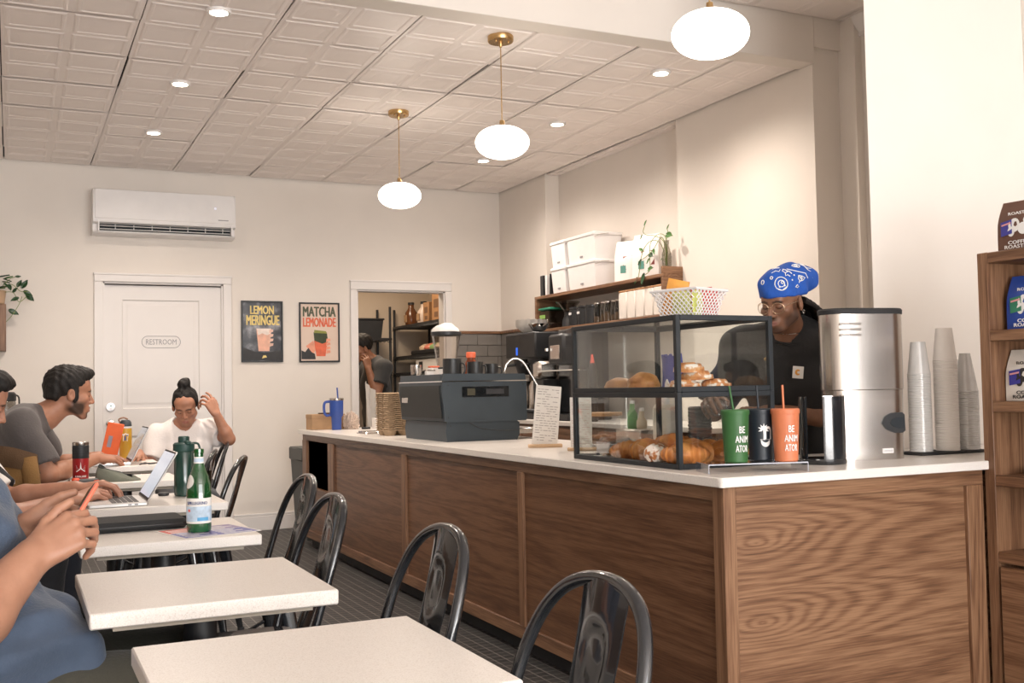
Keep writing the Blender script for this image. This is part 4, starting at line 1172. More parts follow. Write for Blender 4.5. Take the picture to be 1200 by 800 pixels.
# ================================================================== ON THE COUNTER
ORDS = 'topmost,second from top,third from top,fourth from top,fifth from top,sixth from top,seventh from top,eighth from top,ninth from top,tenth from top'.split(',')
NUMS = 'eleventh twelfth thirteenth fourteenth fifteenth sixteenth seventeenth eighteenth nineteenth twentieth'.split()
ONES = 'first second third fourth fifth sixth seventh eighth ninth'.split()
def ORD(i):
    if i < 10: return ORDS[i]
    if i < 20: return NUMS[i-10]+' from top'
    t, o = divmod(i+1, 10)
    return (('twentieth', 'thirtieth', 'fortieth')[t-2] if o == 0 else ('twenty', 'thirty', 'forty')[t-2]+'-'+ONES[o-1])+' from top'
ZC = .85
GL = glass('case_glass', (.98, .995, .99), .0, .98, .16)
FR = mat('case_frame_black', (.012, .016, .020), .5)
def case(z0, h, label):
    x0, x1, y0, y1 = 1.996, 2.40, 2.93, 3.655; b = .018
    t = thing('pastry_case', label, 'display case', (x0, y0, z0)); w, d = x1-x0, y1-y0
    for px in (0, w-b):
        for py in (0, d-b): MB().box(px, py, 0, px+b, py+b, h, .0015).build('post', FR, t)
    for z in (0, h-b):
        for py in (0, d-b): MB().box(b, py, z, w-b, py+b, z+b, .0015).build('rail', FR, t)
        for px in (0, w-b): MB().box(px, b, z, px+b, d-b, z+b, .0015).build('rail', FR, t)
    MB().box(.007, b, b, .010, d-b, h-b).build('glass_pane', GL, t); MB().box(b, .007, b, w-b, .010, h-b).build('glass_pane', GL, t)
    MB().box(b, d-.010, b, w-b, d-.007, h-b).build('glass_pane', GL, t)
    MB().box(b, b, h-.006, w-b, d-b, h-.003).build('glass_top', GL, t)
    dd = MB().box(w-.010, b, b, w-.007, d-b, h-b).build('glass_door', GL, t)
    MB().ball((w-.002, .04, h*.42), .007, n=10, m=6).build('knob', BRASS, dd)
    MB().box(b, b, .006, w-b, d-b, .010).build('floor_sheet', mat('case_liner', (.80, .77, .72), .35), t)
    return t
case(ZC, .257, 'lower black framed glass case with the croissants')
case(ZC+.257, .259, 'upper black framed glass case stacked on the croissant case')
# ---- baked goods
def bake_mat(name, lo, mid, hi, sugar=0.0, sc=22):
    m, nt, bs = node_mat(name)
    tc = N(nt, 'ShaderNodeTexCoord'); n = N(nt, 'ShaderNodeTexNoise'); n.inputs['Scale'].default_value = sc; n.inputs['Detail'].default_value = 4; nt.links.new(tc.outputs['Object'], n.inputs[0])
    r = ramp(nt, n.outputs[0], [(.3, lo), (.5, mid), (.7, hi)])
    col = r.outputs[0]
    if sugar:
        n2 = N(nt, 'ShaderNodeTexNoise'); n2.inputs['Scale'].default_value = 34; n2.inputs['Detail'].default_value = 6; nt.links.new(tc.outputs['Object'], n2.inputs[0])
        f = ramp(nt, n2.outputs[0], [(.50-sugar*.1, (0, 0, 0)), (.56-sugar*.1, (1, 1, 1))])
        mx = N(nt, 'ShaderNodeMix', data_type='RGBA'); nt.links.new(f.outputs[0], mx.inputs['Factor']); nt.links.new(col, mx.inputs[6]); mx.inputs[7].default_value = (.82, .74, .66, 1); col = mx.outputs[2]
    nt.links.new(col, bs.inputs['Base Color']); bs.inputs['Roughness'].default_value = .45
    bp = N(nt, 'ShaderNodeBump'); bp.inputs['Strength'].default_value = .5; bp.inputs['Distance'].default_value = .004; nt.links.new(n.outputs[0], bp.inputs['Height']); nt.links.new(bp.outputs[0], bs.inputs['Normal'])
    return m
CRO = bake_mat('croissant_crust', (.30, .085, .018), (.52, .19, .045), (.70, .33, .10)); SUG = bake_mat('sugared_crust', (.22, .07, .02), (.42, .16, .05), (.55, .25, .09), .6)
BUN = bake_mat('bun_crust', (.34, .13, .035), (.52, .24, .075), (.66, .38, .16), 0, 14); ICE = bake_mat('iced_pastry', (.35, .10, .03), (.62, .27, .10), (.74, .45, .22), -.35, 30)
COOK = bake_mat('cookie_crust', (.16, .07, .02), (.36, .18, .06), (.5, .3, .12), 0, 60)
def croissant_mesh(m, L=.15, R=.041):
    pts = []; rs = []; n = 43
    for i in range(n):
        u = i/(n-1)*2-1; a = u*1.15
        pts.append((sin(a)*L*.5, (cos(a)-1)*L*.5+.02, 0))
        step = (abs(u)*5.0) % 1.0
        rs.append(max(.006, R*(1-abs(u)**1.7*.82)*(1.0+.13*(1-step))))
    mb = MB(); mb.tube(pts, rs, 16, flat=.84); return mb.mesh('croissant', m, angle=25)
CM = croissant_mesh(CRO)
def pastry(name, me, loc, rot, label, cat='pastry', group=None, sc=1.0):
    o = link(name, me, None, loc, rot); o.scale = (sc, sc, sc); return tag(o, label, cat, group)
zf = ZC+.010
for i, (x, y, dz, rz, rx, s, lab) in enumerate((
    (2.075, 3.365, .030, 2.6, .1, .95, 'croissant at the far left end of the pile in the lower case'),
    (2.085, 3.235, .036, 1.9, .0, 1.15, 'large croissant left of centre in the pile, second from the left'),
    (2.180, 3.22, .046, 2.2, .2, 1.15, 'croissant behind the pile, its back highest in the middle'),
    (2.185, 3.085, .034, 1.7, .1, 1.15, 'croissant behind the case corner post, back row of the pile'),
    (2.068, 3.000, .036, 2.4, .0, 1.05, 'croissant against the front corner post of the lower case'),
    (2.150, 2.990, .034, .5, .1, 1.0, 'croissant just right of the corner post, seen through the end glass'),
    (2.255, 3.000, .034, .3, .0, 1.1, 'croissant nearest the green cup, seen through the end glass'),
    (2.275, 3.110, .032, .8, .1, 1.0, 'small croissant at the back of the end pane, behind the other two'))):
    pastry('croissant', CM, (x, y, zf+dz), (rx, 0, rz), lab, group='croissants in the lower case', sc=s*1.08)
sm = croissant_mesh(SUG, .13, .040)
pastry('sugared_croissant', sm, (2.045, 3.105, zf+.034), (0, 0, 1.45), 'croissant dusted white with sugar at the front of the lower case')
def lump(m, rx, ry, rz, seed, amp=.06, flat=.35, n=28):
    rnd = random.Random(seed); ph = [rnd.uniform(0, 6) for _ in range(6)]
    mb = MB(); mb.ball((0, 0, 0), 1, n=n, m=n//2)
    vs = []
    for x, y, z in mb.v:
        k = 1+amp*(sin(4*x+ph[0])*sin(5*y+ph[1])+.6*sin(9*z+ph[2]+3*x)+.4*sin(11*y+ph[3]))
        z2 = z if z > -flat else -flat+(z+flat)*.15
        vs.append((x*k*rx, y*k*ry, z2*k*rz+flat*rz))
    mb.v = vs; return mb.mesh('lump', m, angle=60)
zu = ZC+.257+.010
pastry('glazed_bun', lump(BUN, .050, .078, .034, 1), (2.085, 3.445, zu), (0, 0, 0), 'flat golden bun at the left of the upper case', 'bun', 'buns in the upper case')
pastry('glazed_bun', lump(BUN, .052, .066, .046, 2), (2.080, 3.27, zu), (0, 0, .2), 'round golden bun right of the flat bun in the upper case', 'bun', 'buns in the upper case')
for k, (x, y, z, r, lab) in enumerate(((2.115, 3.06, zu, .062, 'iced swirl pastry lowest in the upper case pile, at the left'), (2.225, 3.03, zu, .062, 'iced swirl pastry lowest in the upper case pile, at the right'), (2.160, 3.05, zu+.031, .060, 'iced swirl pastry in the middle layer of the pile'), (2.135, 3.06, zu+.058, .056, 'iced swirl pastry on top of the pile in the upper case'))):
    mb = MB(); mb.grid(lambda u, v, r=r: (r*(.06+.94*v)*cos(2*pi*u), r*(.06+.94*v)*sin(2*pi*u)*.9, .014+.016*sqrt(max(0, 1-v**3))+.0045*sin(v*16+2*pi*u)-.012*v**6), 40, 18)
    mb.lathe([(r*.9, 0), (r*.99, .006), (r*.96, .018)], n=40, sy=.9)
    pastry('iced_pastry', mb.mesh('iced_pastry', ICE, angle=60), (x, y, z), (0, 0, k), lab, 'pastry', 'iced pastries in the upper case')
# blue paper packet standing in the upper case
mb = MB(); mb.grid(lambda u, v: (.01*sin(7*u)+.02*v*(1-v), u*.13-.065, v*.13+(.006*sin(40*u) if v > .95 else 0)), 20, 8, .012)
tag(mb.build('blue_packet', mat('blue_paper', (.045, .055, .26), .6, bump=.4, bscale=30), None, (2.31, 3.42, zu)), 'crumpled blue paper packet at the back of the upper case', 'packet')
tag(MB().prism([(-.03, 0), (.03, 0), (.028, .02), (0, .035), (-.028, .02)], -.002, .002, 'y').build('paper_tag', PAPER, None, (2.10, 3.145, zu), (0, 0, 1.2)), 'small white card tent in the upper case below the blue packet', 'card')
# bagged cookies at the left of the lower case
PLAST = glass('cellophane', (.98, .98, 1.0), .12, .9, .22)
t = thing('cookie_bag', 'clear bag of small cookies at the left end of the lower case', 'packet', (2.11, 3.53, zf))
t.rotation_euler = (0, 0, .2)
MB().box(-.06, -.055, .002, .06, .055, .075, .02).build('bag', PLAST, t)
lm = lump(COOK, .024, .024, .010, 5, n=12)
for k in range(9): tag(link('cookie', lm, None, (2.11+(-.03, .0, .03)[k % 3], 3.53+(-.028, .0, .028)[k//3 % 3], zf+.006+.004*(k % 2)), (.3*(k % 2), .2, k)), 'small brown cookie inside the clear bag in the lower case', 'cookie', 'cookies in the clear bag')
MB().box(-.064, -.04, .016, -.0615, .035, .058).build('label_card', mat('cookie_label', (.75, .70, .70), .6), t)
# things standing on the counter behind the case
t = thing('cookie_jar', 'square clear jar of brown cookies behind the glass cases', 'jar', (2.52, 4.34, ZC), .3)
MB().box(-.07, -.07, 0, .07, .07, .14, .012).build('jar_body', PLAST, t); MB().box(-.074, -.074, .14, .074, .074, .158, .004).build('lid', mat('jar_lid_wood', (.45, .26, .13), .5), t)
for k in range(12): tag(link('cookie', lm, None, (2.52+(-.034, .0, .034)[k % 3], 4.34+(-.034, .034)[k//3 % 2], ZC+.012+.026*(k//6)), (.2, .3*(k % 2), k)), 'small brown cookie inside the square clear jar', 'cookie', 'cookies in the clear jar')
t = thing('soap_bottle', 'pale pump bottle standing behind the glass cases', 'bottle', (2.50, 3.76, ZC), .4)
MB().box(-.045, -.045, 0, .045, .045, .20, .014).build('bottle_body', mat('frosted_soap', (.70, .64, .55), .35), t)
MB().cyl((0, 0, .20), .018, .022, 18).cyl((0, 0, .222), .007, .035, 12).box(-.012, -.012, .255, .055, .012, .268, .005).build('pump', WHITE_PL, t)
lid_m = MB().lathe([(.045, 0), (.048, .004), (.048, .010), (.040, .016), (.038, .016)], n=28).mesh('cup_lid', BLACKMATTE)
for k in range(14): tag(link('cup_cover', lid_m, None, (2.545+.001*sin(k*2.1), 3.58+.001*cos(k*3), ZC+k*.0135)), 'black plastic cover, %s of the stack seen through the case' % ORD(13-k), 'cover', 'black covers behind the case')
t = thing('steel_pitcher_tray', 'steel tub holding a green label bottle behind the glass cases', 'tub', (2.52, 4.02, ZC), .2)
MB().box(-.06, -.08, 0, .06, .08, .09, .006).build('tub', STEEL, t)
for dy, h, m, lab in ((.03, .20, mat('green_label_bottle', (.10, .28, .08), .4), 'small green bottle standing in the steel tub behind the cases'), (-.03, .168, mat('cream_bottle', (.6, .5, .38), .4), 'small cream bottle standing in the steel tub behind the cases')):
    b_ = thing('bottle', lab, 'bottle', (2.52-.199*dy, 4.02+.98*dy, ZC+.0905), 0, 'bottles in the steel tub')
    MB().lathe([(.022, 0), (.024, .01), (.024, h-.135), (.012, h-.115), (.011, h-.09), (.0, h-.09)], n=18).build('bottle_body', m, b_); MB().cyl((0, 0, h-.09), .012, .014, 14).build('cap', WHITE_PL, b_)
# ---- basket on top of the case
t = thing('basket', 'white perforated basket of snack packets on top of the glass case', 'basket', (2.185, 3.12, ZC+.516), .35)
WB = WHITE_PL; hb = .098; a0, a1 = .072, .098
MB().box(-a0, -a0, 0, a0, a0, .004).build('bottom', WB, t)
rim = [(sx*a1, sy*a1, hb) for sx, sy in ((-1, -1), (1, -1), (1, 1), (-1, 1))]
MB().tube(rim, .005, 6, closed=True).build('rim', WB, t)
for q in range(4):
    mb = MB()
    def wall(u, v, q=q):
        a = a0+(a1-a0)*v; p = (u*2-1)*a
        return [(p, -a, v*hb), (a, p, v*hb), (-p, a, v*hb), (-a, -p, v*hb)][q]
    for k in range(-9, 17):       # two families of slanted ribs leave diamond holes
        for s in (1, -1):
            P = []
            for i in range(7):
                v = i/6; u = (k/9+v*.55) if s == 1 else 1-(k/9+v*.55)
                if -.001 <= u <= 1.001: P.append(wall(u, v))
            if len(P) > 1: mb.tube(P, .0022, 4)
    wb = mb.build('perforated_wall', WB, t); wb['kind'] = 'stuff'
RP = mat('red_packet', (.62, .03, .03), .35, bump=.3, bscale=40); YP = mat('lime_packet', (.62, .66, .20), .35, bump=.3, bscale=40); OP = mat('orange_packet', (.80, .38, .08), .4, bump=.3, bscale=40)
def packet(name, m, loc, rot, sx, sy, sz, label):
    mb = MB(); mb.grid(lambda u, v: ((u-.5)*sx, (sy*.5*sin(pi*u)*sin(pi*v)**.6), v*sz), 10, 10).grid(lambda u, v: ((u-.5)*sx, -(sy*.5*sin(pi*u)*sin(pi*v)**.6), v*sz), 10, 10)
    return tag(mb.build(name, m, None, loc, rot), label, 'packet', 'snack packets in the white basket')
bz = ZC+.522; c_, s_ = cos(.35), sin(.35)
def inb(x, y): return (2.185+x*c_-y*s_, 3.12+x*s_+y*c_)
for k, (x, y, rz, ry, m, h, lab) in enumerate(((.030, -.066, 0, 0, RP, .094, 'red snack packet at the front of the white basket'), (.068, .0, 1.57, 0, RP, .108, 'red snack packet standing highest at the right of the basket'), (.03, .045, .6, 0, RP, .098, 'red snack packet at the back of the basket'), (-.035, -.062, .1, 0, YP, .09, 'lime packet in the middle of the white basket'), (-.066, -.015, 1.57, 0, YP, .088, 'lime packet at the left side of the basket'), (-.055, .04, 1.9, -.25, OP, .135, 'orange packet leaning out of the left of the basket'), (-.02, .05, 1.3, -.35, mat('teal_packet', (.05, .22, .20), .4), .115, 'teal and white packet leaning behind the orange one'))):
    px, py = inb(x, y); packet('snack_packet', m, (px, py, bz), (0, ry, rz+.35), .105 if k in (0, 1) else .08, .026, h, lab)
# ---- acrylic riser and three tumblers
ACR = glass('acrylic', (.96, .97, 1.0), .0, .90, .3)
t = thing('acrylic_riser', 'low clear acrylic riser at the counter corner under three tumblers', 'stand', (2.155, 2.755, ZC), -.29)
MB().box(-.165, -.062, .026, .165, .062, .030, .001).build('top_plate', ACR, t); MB().box(-.165, -.062, 0, -.161, .062, .026).build('side_plate', ACR, t); MB().box(.161, -.062, 0, .165, .062, .026).build('side_plate', ACR, t)
EDGE = mat('acrylic_edge_glow', (.26, .27, .32), .2, var=.05)  # pale strips carry the glow of the acrylic's edges as colour
for ed in ((-.165, -.0625, .026, .165, -.0615, .030), (-.166, -.0625, 0, -.164, -.0605, .028), (.164, -.0625, 0, .166, -.0605, .028), (-.1655, -.062, .0285, -.1645, .062, .0302), (.1645, -.062, .0285, .1655, .062, .0302)): MB().box(*ed).build('edge_glow', EDGE, t)
def tumbler(x, y, m, label, words, straw):
    t = thing('tumbler', label, 'tumbler', (x, y, ZC+.030), 0, 'tumblers for sale on the acrylic riser')
    def rr(z): return .0375+.0065*min(1, max(0, z/.155))
    MB().lathe([(.034, 0), (.0372, .003), (rr(.155), .155), (.0, .155)][:3]+[(.042, .156), (0, .156)], n=40).build('cup', m, t)
    MB().lathe([(.0455, .152), (.0462, .156), (.0462, .165), (.043, .169), (.0, .169)], n=40).build('lid', m, t)
    MB().tube([(-.004, .002, .165), (-.007+straw, .004, .245)], .0037, 10).build('straw', m, t)
    return t, rr
t, rr = tumbler(2.108, 2.772, mat('matte_green', (.035, .125, .035), .5, bump=.1, bscale=200), 'matte green tumbler with straw, lettered BE ANIMATOR, on the riser', 1, -.010)
for i, wd in enumerate(('BE', 'ANIM', 'ATOR')): put_text('lettering', wd, .031, None, INK, t, width=(.019, .044, .041)[i], bold=.008, wrap=(rr, radians(-97), .105-.030*i))
t, rr = tumbler(2.226, 2.795, mat('matte_navy_black', (.012, .018, .026), .45, bump=.1, bscale=200), 'matte black tumbler with a white palm tree print, between green and orange', 0, .0)
# palm emblem: leaves, bent trunk, round island
def wrapped(name, polys, parent, rr, ang, z0):
    mb = MB()
    for P in polys:
        out = []
        for x, z in P:
            r = rr(z0+z)+.0009; a = radians(ang)+x/rr(z0); out.append((r*cos(a), r*sin(a), z0+z))
        n = len(out); c = tuple(sum(q[k] for q in out)/n for k in range(3))
        L_ = sqrt(c[0]**2+c[1]**2); k_ = (rr(c[2])+.0009)/L_; c = (c[0]*k_, c[1]*k_, c[2])
        mb.add([c]+out, [(0, i+1, (i+1) % n+1) for i in range(n)])
    return mb.build(name, INK, parent)
leaves = []
for a in (20, 55, 90, 125, 160, 200, -20):
    c, s = cos(radians(a)), sin(radians(a)); L_ = .019
    leaves.append([(-.006+0, .030), (-.006+c*L_*.5-s*.0032, .030+s*L_*.5+c*.0032), (-.006+c*L_, .030+s*L_), (-.006+c*L_*.5+s*.0032, .030+s*L_*.5-c*.0032)])
wrapped('palm_leaves', leaves, t, rr, -104, .072)['kind'] = 'stuff'
wrapped('palm_trunk', [[(-.0085, .030), (-.004, .030), (-.003, .012), (-.002, -.004), (-.008, -.004), (-.0075, .012)]], t, rr, -104, .072)
arc2 = [(.0085+.012*cos(a), .022+.018*sin(a)) for a in [pi*k/9 for k in range(10)]]+[(.0085+.007*cos(a), .020+.012*sin(a)) for a in [pi-pi*k/9 for k in range(10)]]
arc2 = [(.020, -.002)]+arc2[:10]+[(-.0035, -.002), (.0015, -.002)]+arc2[10:]+[(.0155, -.002)]
wrapped('palm_arch', [arc2[k:k+1]+arc2[k+1:k+2]+[arc2[min(len(arc2)-1, len(arc2)-2-k)], arc2[min(len(arc2)-1, len(arc2)-1-k)]] for k in range(0, 11)], t, rr, -104, .072)['kind'] = 'stuff'
wrapped('palm_island', [[(-.016, -.006)]+[(.0+.016*cos(a), -.010+.017*sin(a)) for a in [pi+pi*k/10 for k in range(11)]]+[(.016, -.006)], [(-.018, -.0045), (-.018, -.0025), (.018, -.0025), (.018, -.0045)]], t, rr, -104, .072)['kind'] = 'stuff'
t, rr = tumbler(2.262, 2.712, mat('matte_coral', (.62, .19, .085), .5, bump=.1, bscale=200), 'matte orange tumbler with straw, lettered BE ANIMATOR, at the right of the riser', 1, .002)
for i, wd in enumerate(('BE', 'ANIM', 'ATOR')): put_text('lettering', wd, .031, None, INK, t, width=(.019, .044, .041)[i], bold=.008, wrap=(rr, radians(-104), .105-.030*i))
# ---- glossy black open holder
t = thing('black_holder', 'glossy black open cylinder holder between the orange tumbler and steel dispenser', 'holder', (2.545, 2.86, ZC), radians(-50))
def shell(a0, a1, r, z0, z1, th=.006, n=20):
    mb = MB(); P = [(r*cos(a0+(a1-a0)*i/n), r*sin(a0+(a1-a0)*i/n)) for i in range(n+1)]+[((r-th)*cos(a1+(a0-a1)*i/n), (r-th)*sin(a1+(a0-a1)*i/n)) for i in range(n+1)]
    mb.prism(P, z0, z1); return mb
MB().lathe([(.078, 0), (.080, .004), (.080, .016), (.076, .020), (0, .020)], n=40).build('base', BLACKGLOSS, t)
shell(radians(-78), radians(18), .078, .018, .232).build('curved_wall', BLACKGLOSS, t)
shell(radians(188), radians(236), .078, .018, .232).build('curved_wall', BLACKGLOSS, t)
shell(radians(-78), radians(18), .0785, .232, .235, .007).build('chrome_rim', CHROME, t)
# ---- steel dispenser
def stadium(L, W, n=14):
    r = W/2; c = L/2-r
    return [(c+r*cos(a), r*sin(a)) for a in [-pi/2+pi*k/n for k in range(n+1)]]+[(-c+r*cos(a), r*sin(a)) for a in [pi/2+pi*k/n for k in range(n+1)]]
def loft(mb, rings):
    n = len(rings[0][1]); vs = []; fs = []
    for z, P in rings: vs += [(x, y, z) for x, y in P]
    for k in range(len(rings)-1):
        for i in range(n): fs.append((k*n+i, k*n+(i+1) % n, (k+1)*n+(i+1) % n, (k+1)*n+i))
    fs += [tuple(range(n-1, -1, -1)), tuple((len(rings)-1)*n+i for i in range(n))]
    return mb.add(vs, fs)
t = thing('steel_dispenser', 'tall oval brushed steel dispenser with black lid and mouth', 'dispenser', (2.815, 2.945, ZC), radians(-12))
sx = .315
loft(MB(), [(0, stadium(sx-.014, .140)), (.25, stadium(sx-.006, .142)), (.251, stadium(sx-.010, .138))]).build('lower_body', STEEL, t)
loft(MB(), [(.251, stadium(sx-.006, .142)), (.253, stadium(sx, .146)), (.525, stadium(sx, .146))]).build('upper_body', STEEL, t)
loft(MB(), [(.525, stadium(sx+.006, .152)), (.540, stadium(sx+.008, .154)), (.546, stadium(sx-.002, .144))]).build('lid', BLACKMATTE, t)
for k in range(3): MB().box(-.13, -.0755, .485-.020*k, -.04, -.0715, .493-.020*k, .002).build('pressed_rib', STEEL, t)
mo = MB(); mp_ = [(-.052, 0), (-.040, .024), (-.015, .036), (.030, .038), (.040, .03), (.042, -.028), (.03, -.036), (.0, -.036), (-.035, -.022)]
mo.prism([(x, z+.13) for x, z in mp_], -.083, -.055, 'y'); mo.T = None
th = MB(); th.prism([(x*.62+.012, z*.55+.13) for x, z in mp_], -.085, -.082, 'y')
mt = mo.build('mouth', BLACK, t, (.082, .008, 0)); th.build('opening', DARKGAP, mt)
pl = MB().box(.03, -.0735, .022, .075, -.0700, .040, .002).build('label_plate', WHITE_PL, t)
put_text('lettering', 'DISPENSE', .010, Matrix.Translation((.0525, -.0737, .031)) @ RXM, SIGNGREY, pl, width=.036)
# ---- cup tray with three stacks
t = thing('cup_tray', 'black tray under three stacks of cups beside the wall', 'tray', (3.235, 2.965, ZC), 0)
MB().box(-.165, -.055, 0, .165, .055, .012, .004).build('tray', BLACKMATTE, t)
CLR = mat('clear_plastic_cups', (.60, .59, .57), .18, var=.05, spec=.8)
WCP = mat('paper_cup', (.84, .80, .75), .6, var=.01)
def cups(x, y, n, pitch, r0, r1, h, m, label, grp, lip=.0022):
    mb = MB(); mb.lathe([(r1, 0), (r1+lip, .001), (r1+lip, .004), (r1, .005), (r0, h), (r0-.002, h), (0, h-.004)], n=24)
    me = mb.mesh('cup', m)
    o = None
    for k in range(n):
        w_ = ORD(n-1-k)
        o = tag(link('cup', me, None, (x+random.uniform(-.0006, .0006), y, ZC+.012+k*pitch)), label % w_, 'cup', grp)
cups(3.248, 2.955, 40, .0088, .030, .043, .125, WCP, 'white paper cup, %s of the tallest middle stack', 'paper cups in the middle stack')
cups(3.120, 2.965, 34, .0088, .027, .041, .125, CLR, 'clear plastic cup, %s of the left stack', 'clear cups in the left stack')
cups(3.355, 2.955, 28, .0082, .020, .044, .150, CLR, 'clear plastic cup, %s of the right stack', 'clear cups in the right stack')

# ---- espresso machine
EM = mat('machine_graphite', (.034, .048, .060), .45, var=.06, bump=.15, bscale=300); EM2 = mat('machine_side_black', (.022, .023, .022), .6, bump=.5, bscale=260)
t = thing('espresso_machine', 'big dark graphite espresso machine on the counter', 'coffee machine', (2.062, 5.20, ZC))
# x 0..0.48 (customer side to barista side), y 0..0.66
MB().prism([(.020, .0), (.43, .0), (.445, .03), (.445, .095), (.43, .104), (.020, .104), (.012, .06)], .0, .64, 'y').build('lower_body', EM, t)
MB().prism([(.0, .112), (.02, .104), (.475, .104), (.482, .112), (.482, .318), (-.012, .318), (-.016, .27), (-.006, .20), (-.002, .15)], -.02, .66, 'y').build('upper_body', EM, t)
MB().box(-.014, .01, .125, -.0125, .63, .295).build('side_grille', EM2, t) if False else None
sdp = MB(); sdp.grid(lambda u, v: (-.0175+.0125*min(1, abs(v-.85)*1.25), .006+.628*u, .125+.175*v), 2, 10, .003); sdp.build('customer_panel', EM2, t)
MB().box(-.016, -.024, .318, .486, .664, .3235).build('chrome_trim', CHROME, t)
MB().prism([(-.010, .3235), (.482, .3235), (.476, .358), (.0, .362)], -.016, .012, 'y').build('cup_rail_near', EM, t)
MB().box(-.010, .012, .3235, .004, .65, .360, .002).build('cup_rail_side', EM, t); MB().box(.004, .012, .3235, .48, .65, .330).build('cup_deck', STEEL, t)
MB().box(.004, .636, .3235, .478, .65, .360, .002).build('cup_rail_far', EM, t)
dp = MB().box(.10, -.0225, .235, .375, -.0195, .292, .002).build('display', mat('dark_display', (.012, .014, .016), .12), t)
MB().box(.13, -.0235, .245, .175, -.0222, .282).build('lit_window', mat('dim_amber_window', (.055, .05, .028), .4), dp); MB().box(.24, -.0235, .250, .345, -.0222, .278).build('button_row', mat('display_grey', (.030, .030, .033), .4), dp)
MB().box(-.0195, .50, .205, -.0155, .60, .235, .002).build('name_plate', STEEL, t)
for (x, z) in ((.02, .30), (.02, .13), (.46, .30), (.03, .085)): MB().lathe([(.004, -.0215), (.004, -.018)], (x, 0, z), 10, 'y').build('screw', BLACK, t)
MB().tube(spline([(.14, -.021, .10), (.20, -.03, .07), (.30, -.028, .055), (.43, -.02, .052)], 6), .0022, 6).build('cable', BLACK, t)
for k in range(3): MB().cyl((.412+.03*k, .06, .33), .013, .022, 16, .003).build('knob', BLACKGLOSS, t)
MB().tube(spline([(.405, .09, .32), (.40, .085, .37), (.415, .08, .415), (.455, .07, .442), (.50, .06, .425), (.54, .05, .36), (.60, .03, .25), (.655, .02, .17)], 8), .006, 10).build('steam_wand', CHROME, t)
for k in range(2):
    gh = MB().cyl((.50, .18+.28*k, .16), .036, .05, 24).build('group_head', CHROME, t)
    MB().tube([(.53, .18+.28*k, .155), (.66, .17+.28*k, .140)], [.012, .016], 12).build('portafilter_handle', BLACK, gh)
MB().box(.44, .02, .03, .60, .62, .06, .004).build('drip_tray', STEEL, t)
# things on top of it
MUG = mat('black_stoneware', (.020, .021, .022), .38, bump=.1)
def mug(x, y, r, h, lab):
    t = thing('mug', lab, 'mug', (x, y, ZC+.330), 0, 'black mugs on the espresso machine')
    MB().lathe([(r*.86, 0), (r*.95, .004), (r, h*.4), (r, h), (r-.004, h), (r-.005, h*.3), (0, h*.25)], n=32).build('mug_body', MUG, t)
    P = [(-r*.96, 0, h*.78), (-r*1.35, 0, h*.74), (-r*1.5, 0, h*.5), (-r*1.3, 0, h*.28), (-r*.94, 0, h*.22)]
    MB().tube(spline(P, 4), .005, 8).build('handle', MUG, t); t.rotation_euler = (0, 0, 2.4)
mug(2.205, 5.42, .052, .118, 'large black mug at the left of the row on the espresso machine'); mug(2.335, 5.40, .045, .100, 'black mug in the middle of the row on the espresso machine'); mug(2.445, 5.42, .040, .088, 'smallest black mug at the right of the row on the espresso machine')
tag(MB().lathe([(.026, 0), (.028, .003), (.033, .092), (.031, .092), (.026, .01), (0, .008)], n=32).build('steel_cup', STEEL, None, (2.105, 5.72, ZC+.330)), 'slim brushed steel cup at the left end of the espresso machine top', 'cup')
for k, (x, y, h, lab) in enumerate(((2.165, 5.66, .055, 'small white lidded tub beside the steel cup on the machine'), (2.205, 5.70, .075, 'white tub with a red speck behind the large black mug'), (2.235, 5.62, .066, 'white tub directly left of the large black mug'))):
    t = thing('tub', lab, 'tub', (x, y, ZC+.330), .3*k, 'white tubs on the espresso machine')
    MB().box(-.024, -.022, 0, .024, .022, h, .003).build('tub_body', WHITE_PL, t); MB().box(-.026, -.024, h, .026, .024, h+.010, .003).build('lid', (STEEL, RED, BLACK)[k], t)
t = thing('syrup_bottle', 'small bottle of brown syrup with an orange cap', 'bottle', (2.405, 5.62, ZC+.330))
MB().lathe([(.036, 0), (.040, .004), (.040, .085), (.036, .10), (.024, .12), (.024, .128), (0, .128)], n=28).build('bottle_body', mat('brown_syrup', (.16, .035, .012), .15, var=.5, scale=60), t)
MB().cyl((0, 0, .128), .028, .034, 24, .004).build('cap', mat('orange_cap', (.80, .16, .07), .45), t)
# grinder with clear hopper behind the machine
t = thing('coffee_grinder', 'coffee grinder behind the machine with a clear hopper under a white cloth', 'grinder', (2.505, 6.25, ZC))
MB().box(-.10, -.13, 0, .10, .12, .03, .006).box(-.085, -.06, .03, .085, .11, .40, .012).build('grinder_body', BLACK, t)
MB().lathe([(.055, .40), (.058, .42), (.088, .60), (.092, .622), (.089, .622), (.054, .425), (.04, .41)], n=36).build('hopper', glass('hopper_plastic', (.97, .95, .93), .03, .95, .35), t)
MB().lathe([(.092, .618), (.098, .622), (.098, .642), (.090, .645), (.0, .645)], n=36).build('hopper_lid', BLACK, t)
mb = MB(); mb.ball((0, 0, 0), 1, n=24, m=12); mb.v = [(x*.090*(1+.08*sin(5*y+2*z)), y*.085*(1+.06*sin(6*x)), .645+max(0, z)**1.3*.050*(1+.16*sin(7*x+3*y+1)+.10*sin(15*y+4*x))) for x, y, z in mb.v]
tag(mb.build('folded_cloth', PAPER, None, (2.505, 6.25, ZC+.001)), 'crumpled white cloth on the lid of the coffee grinder', 'cloth')
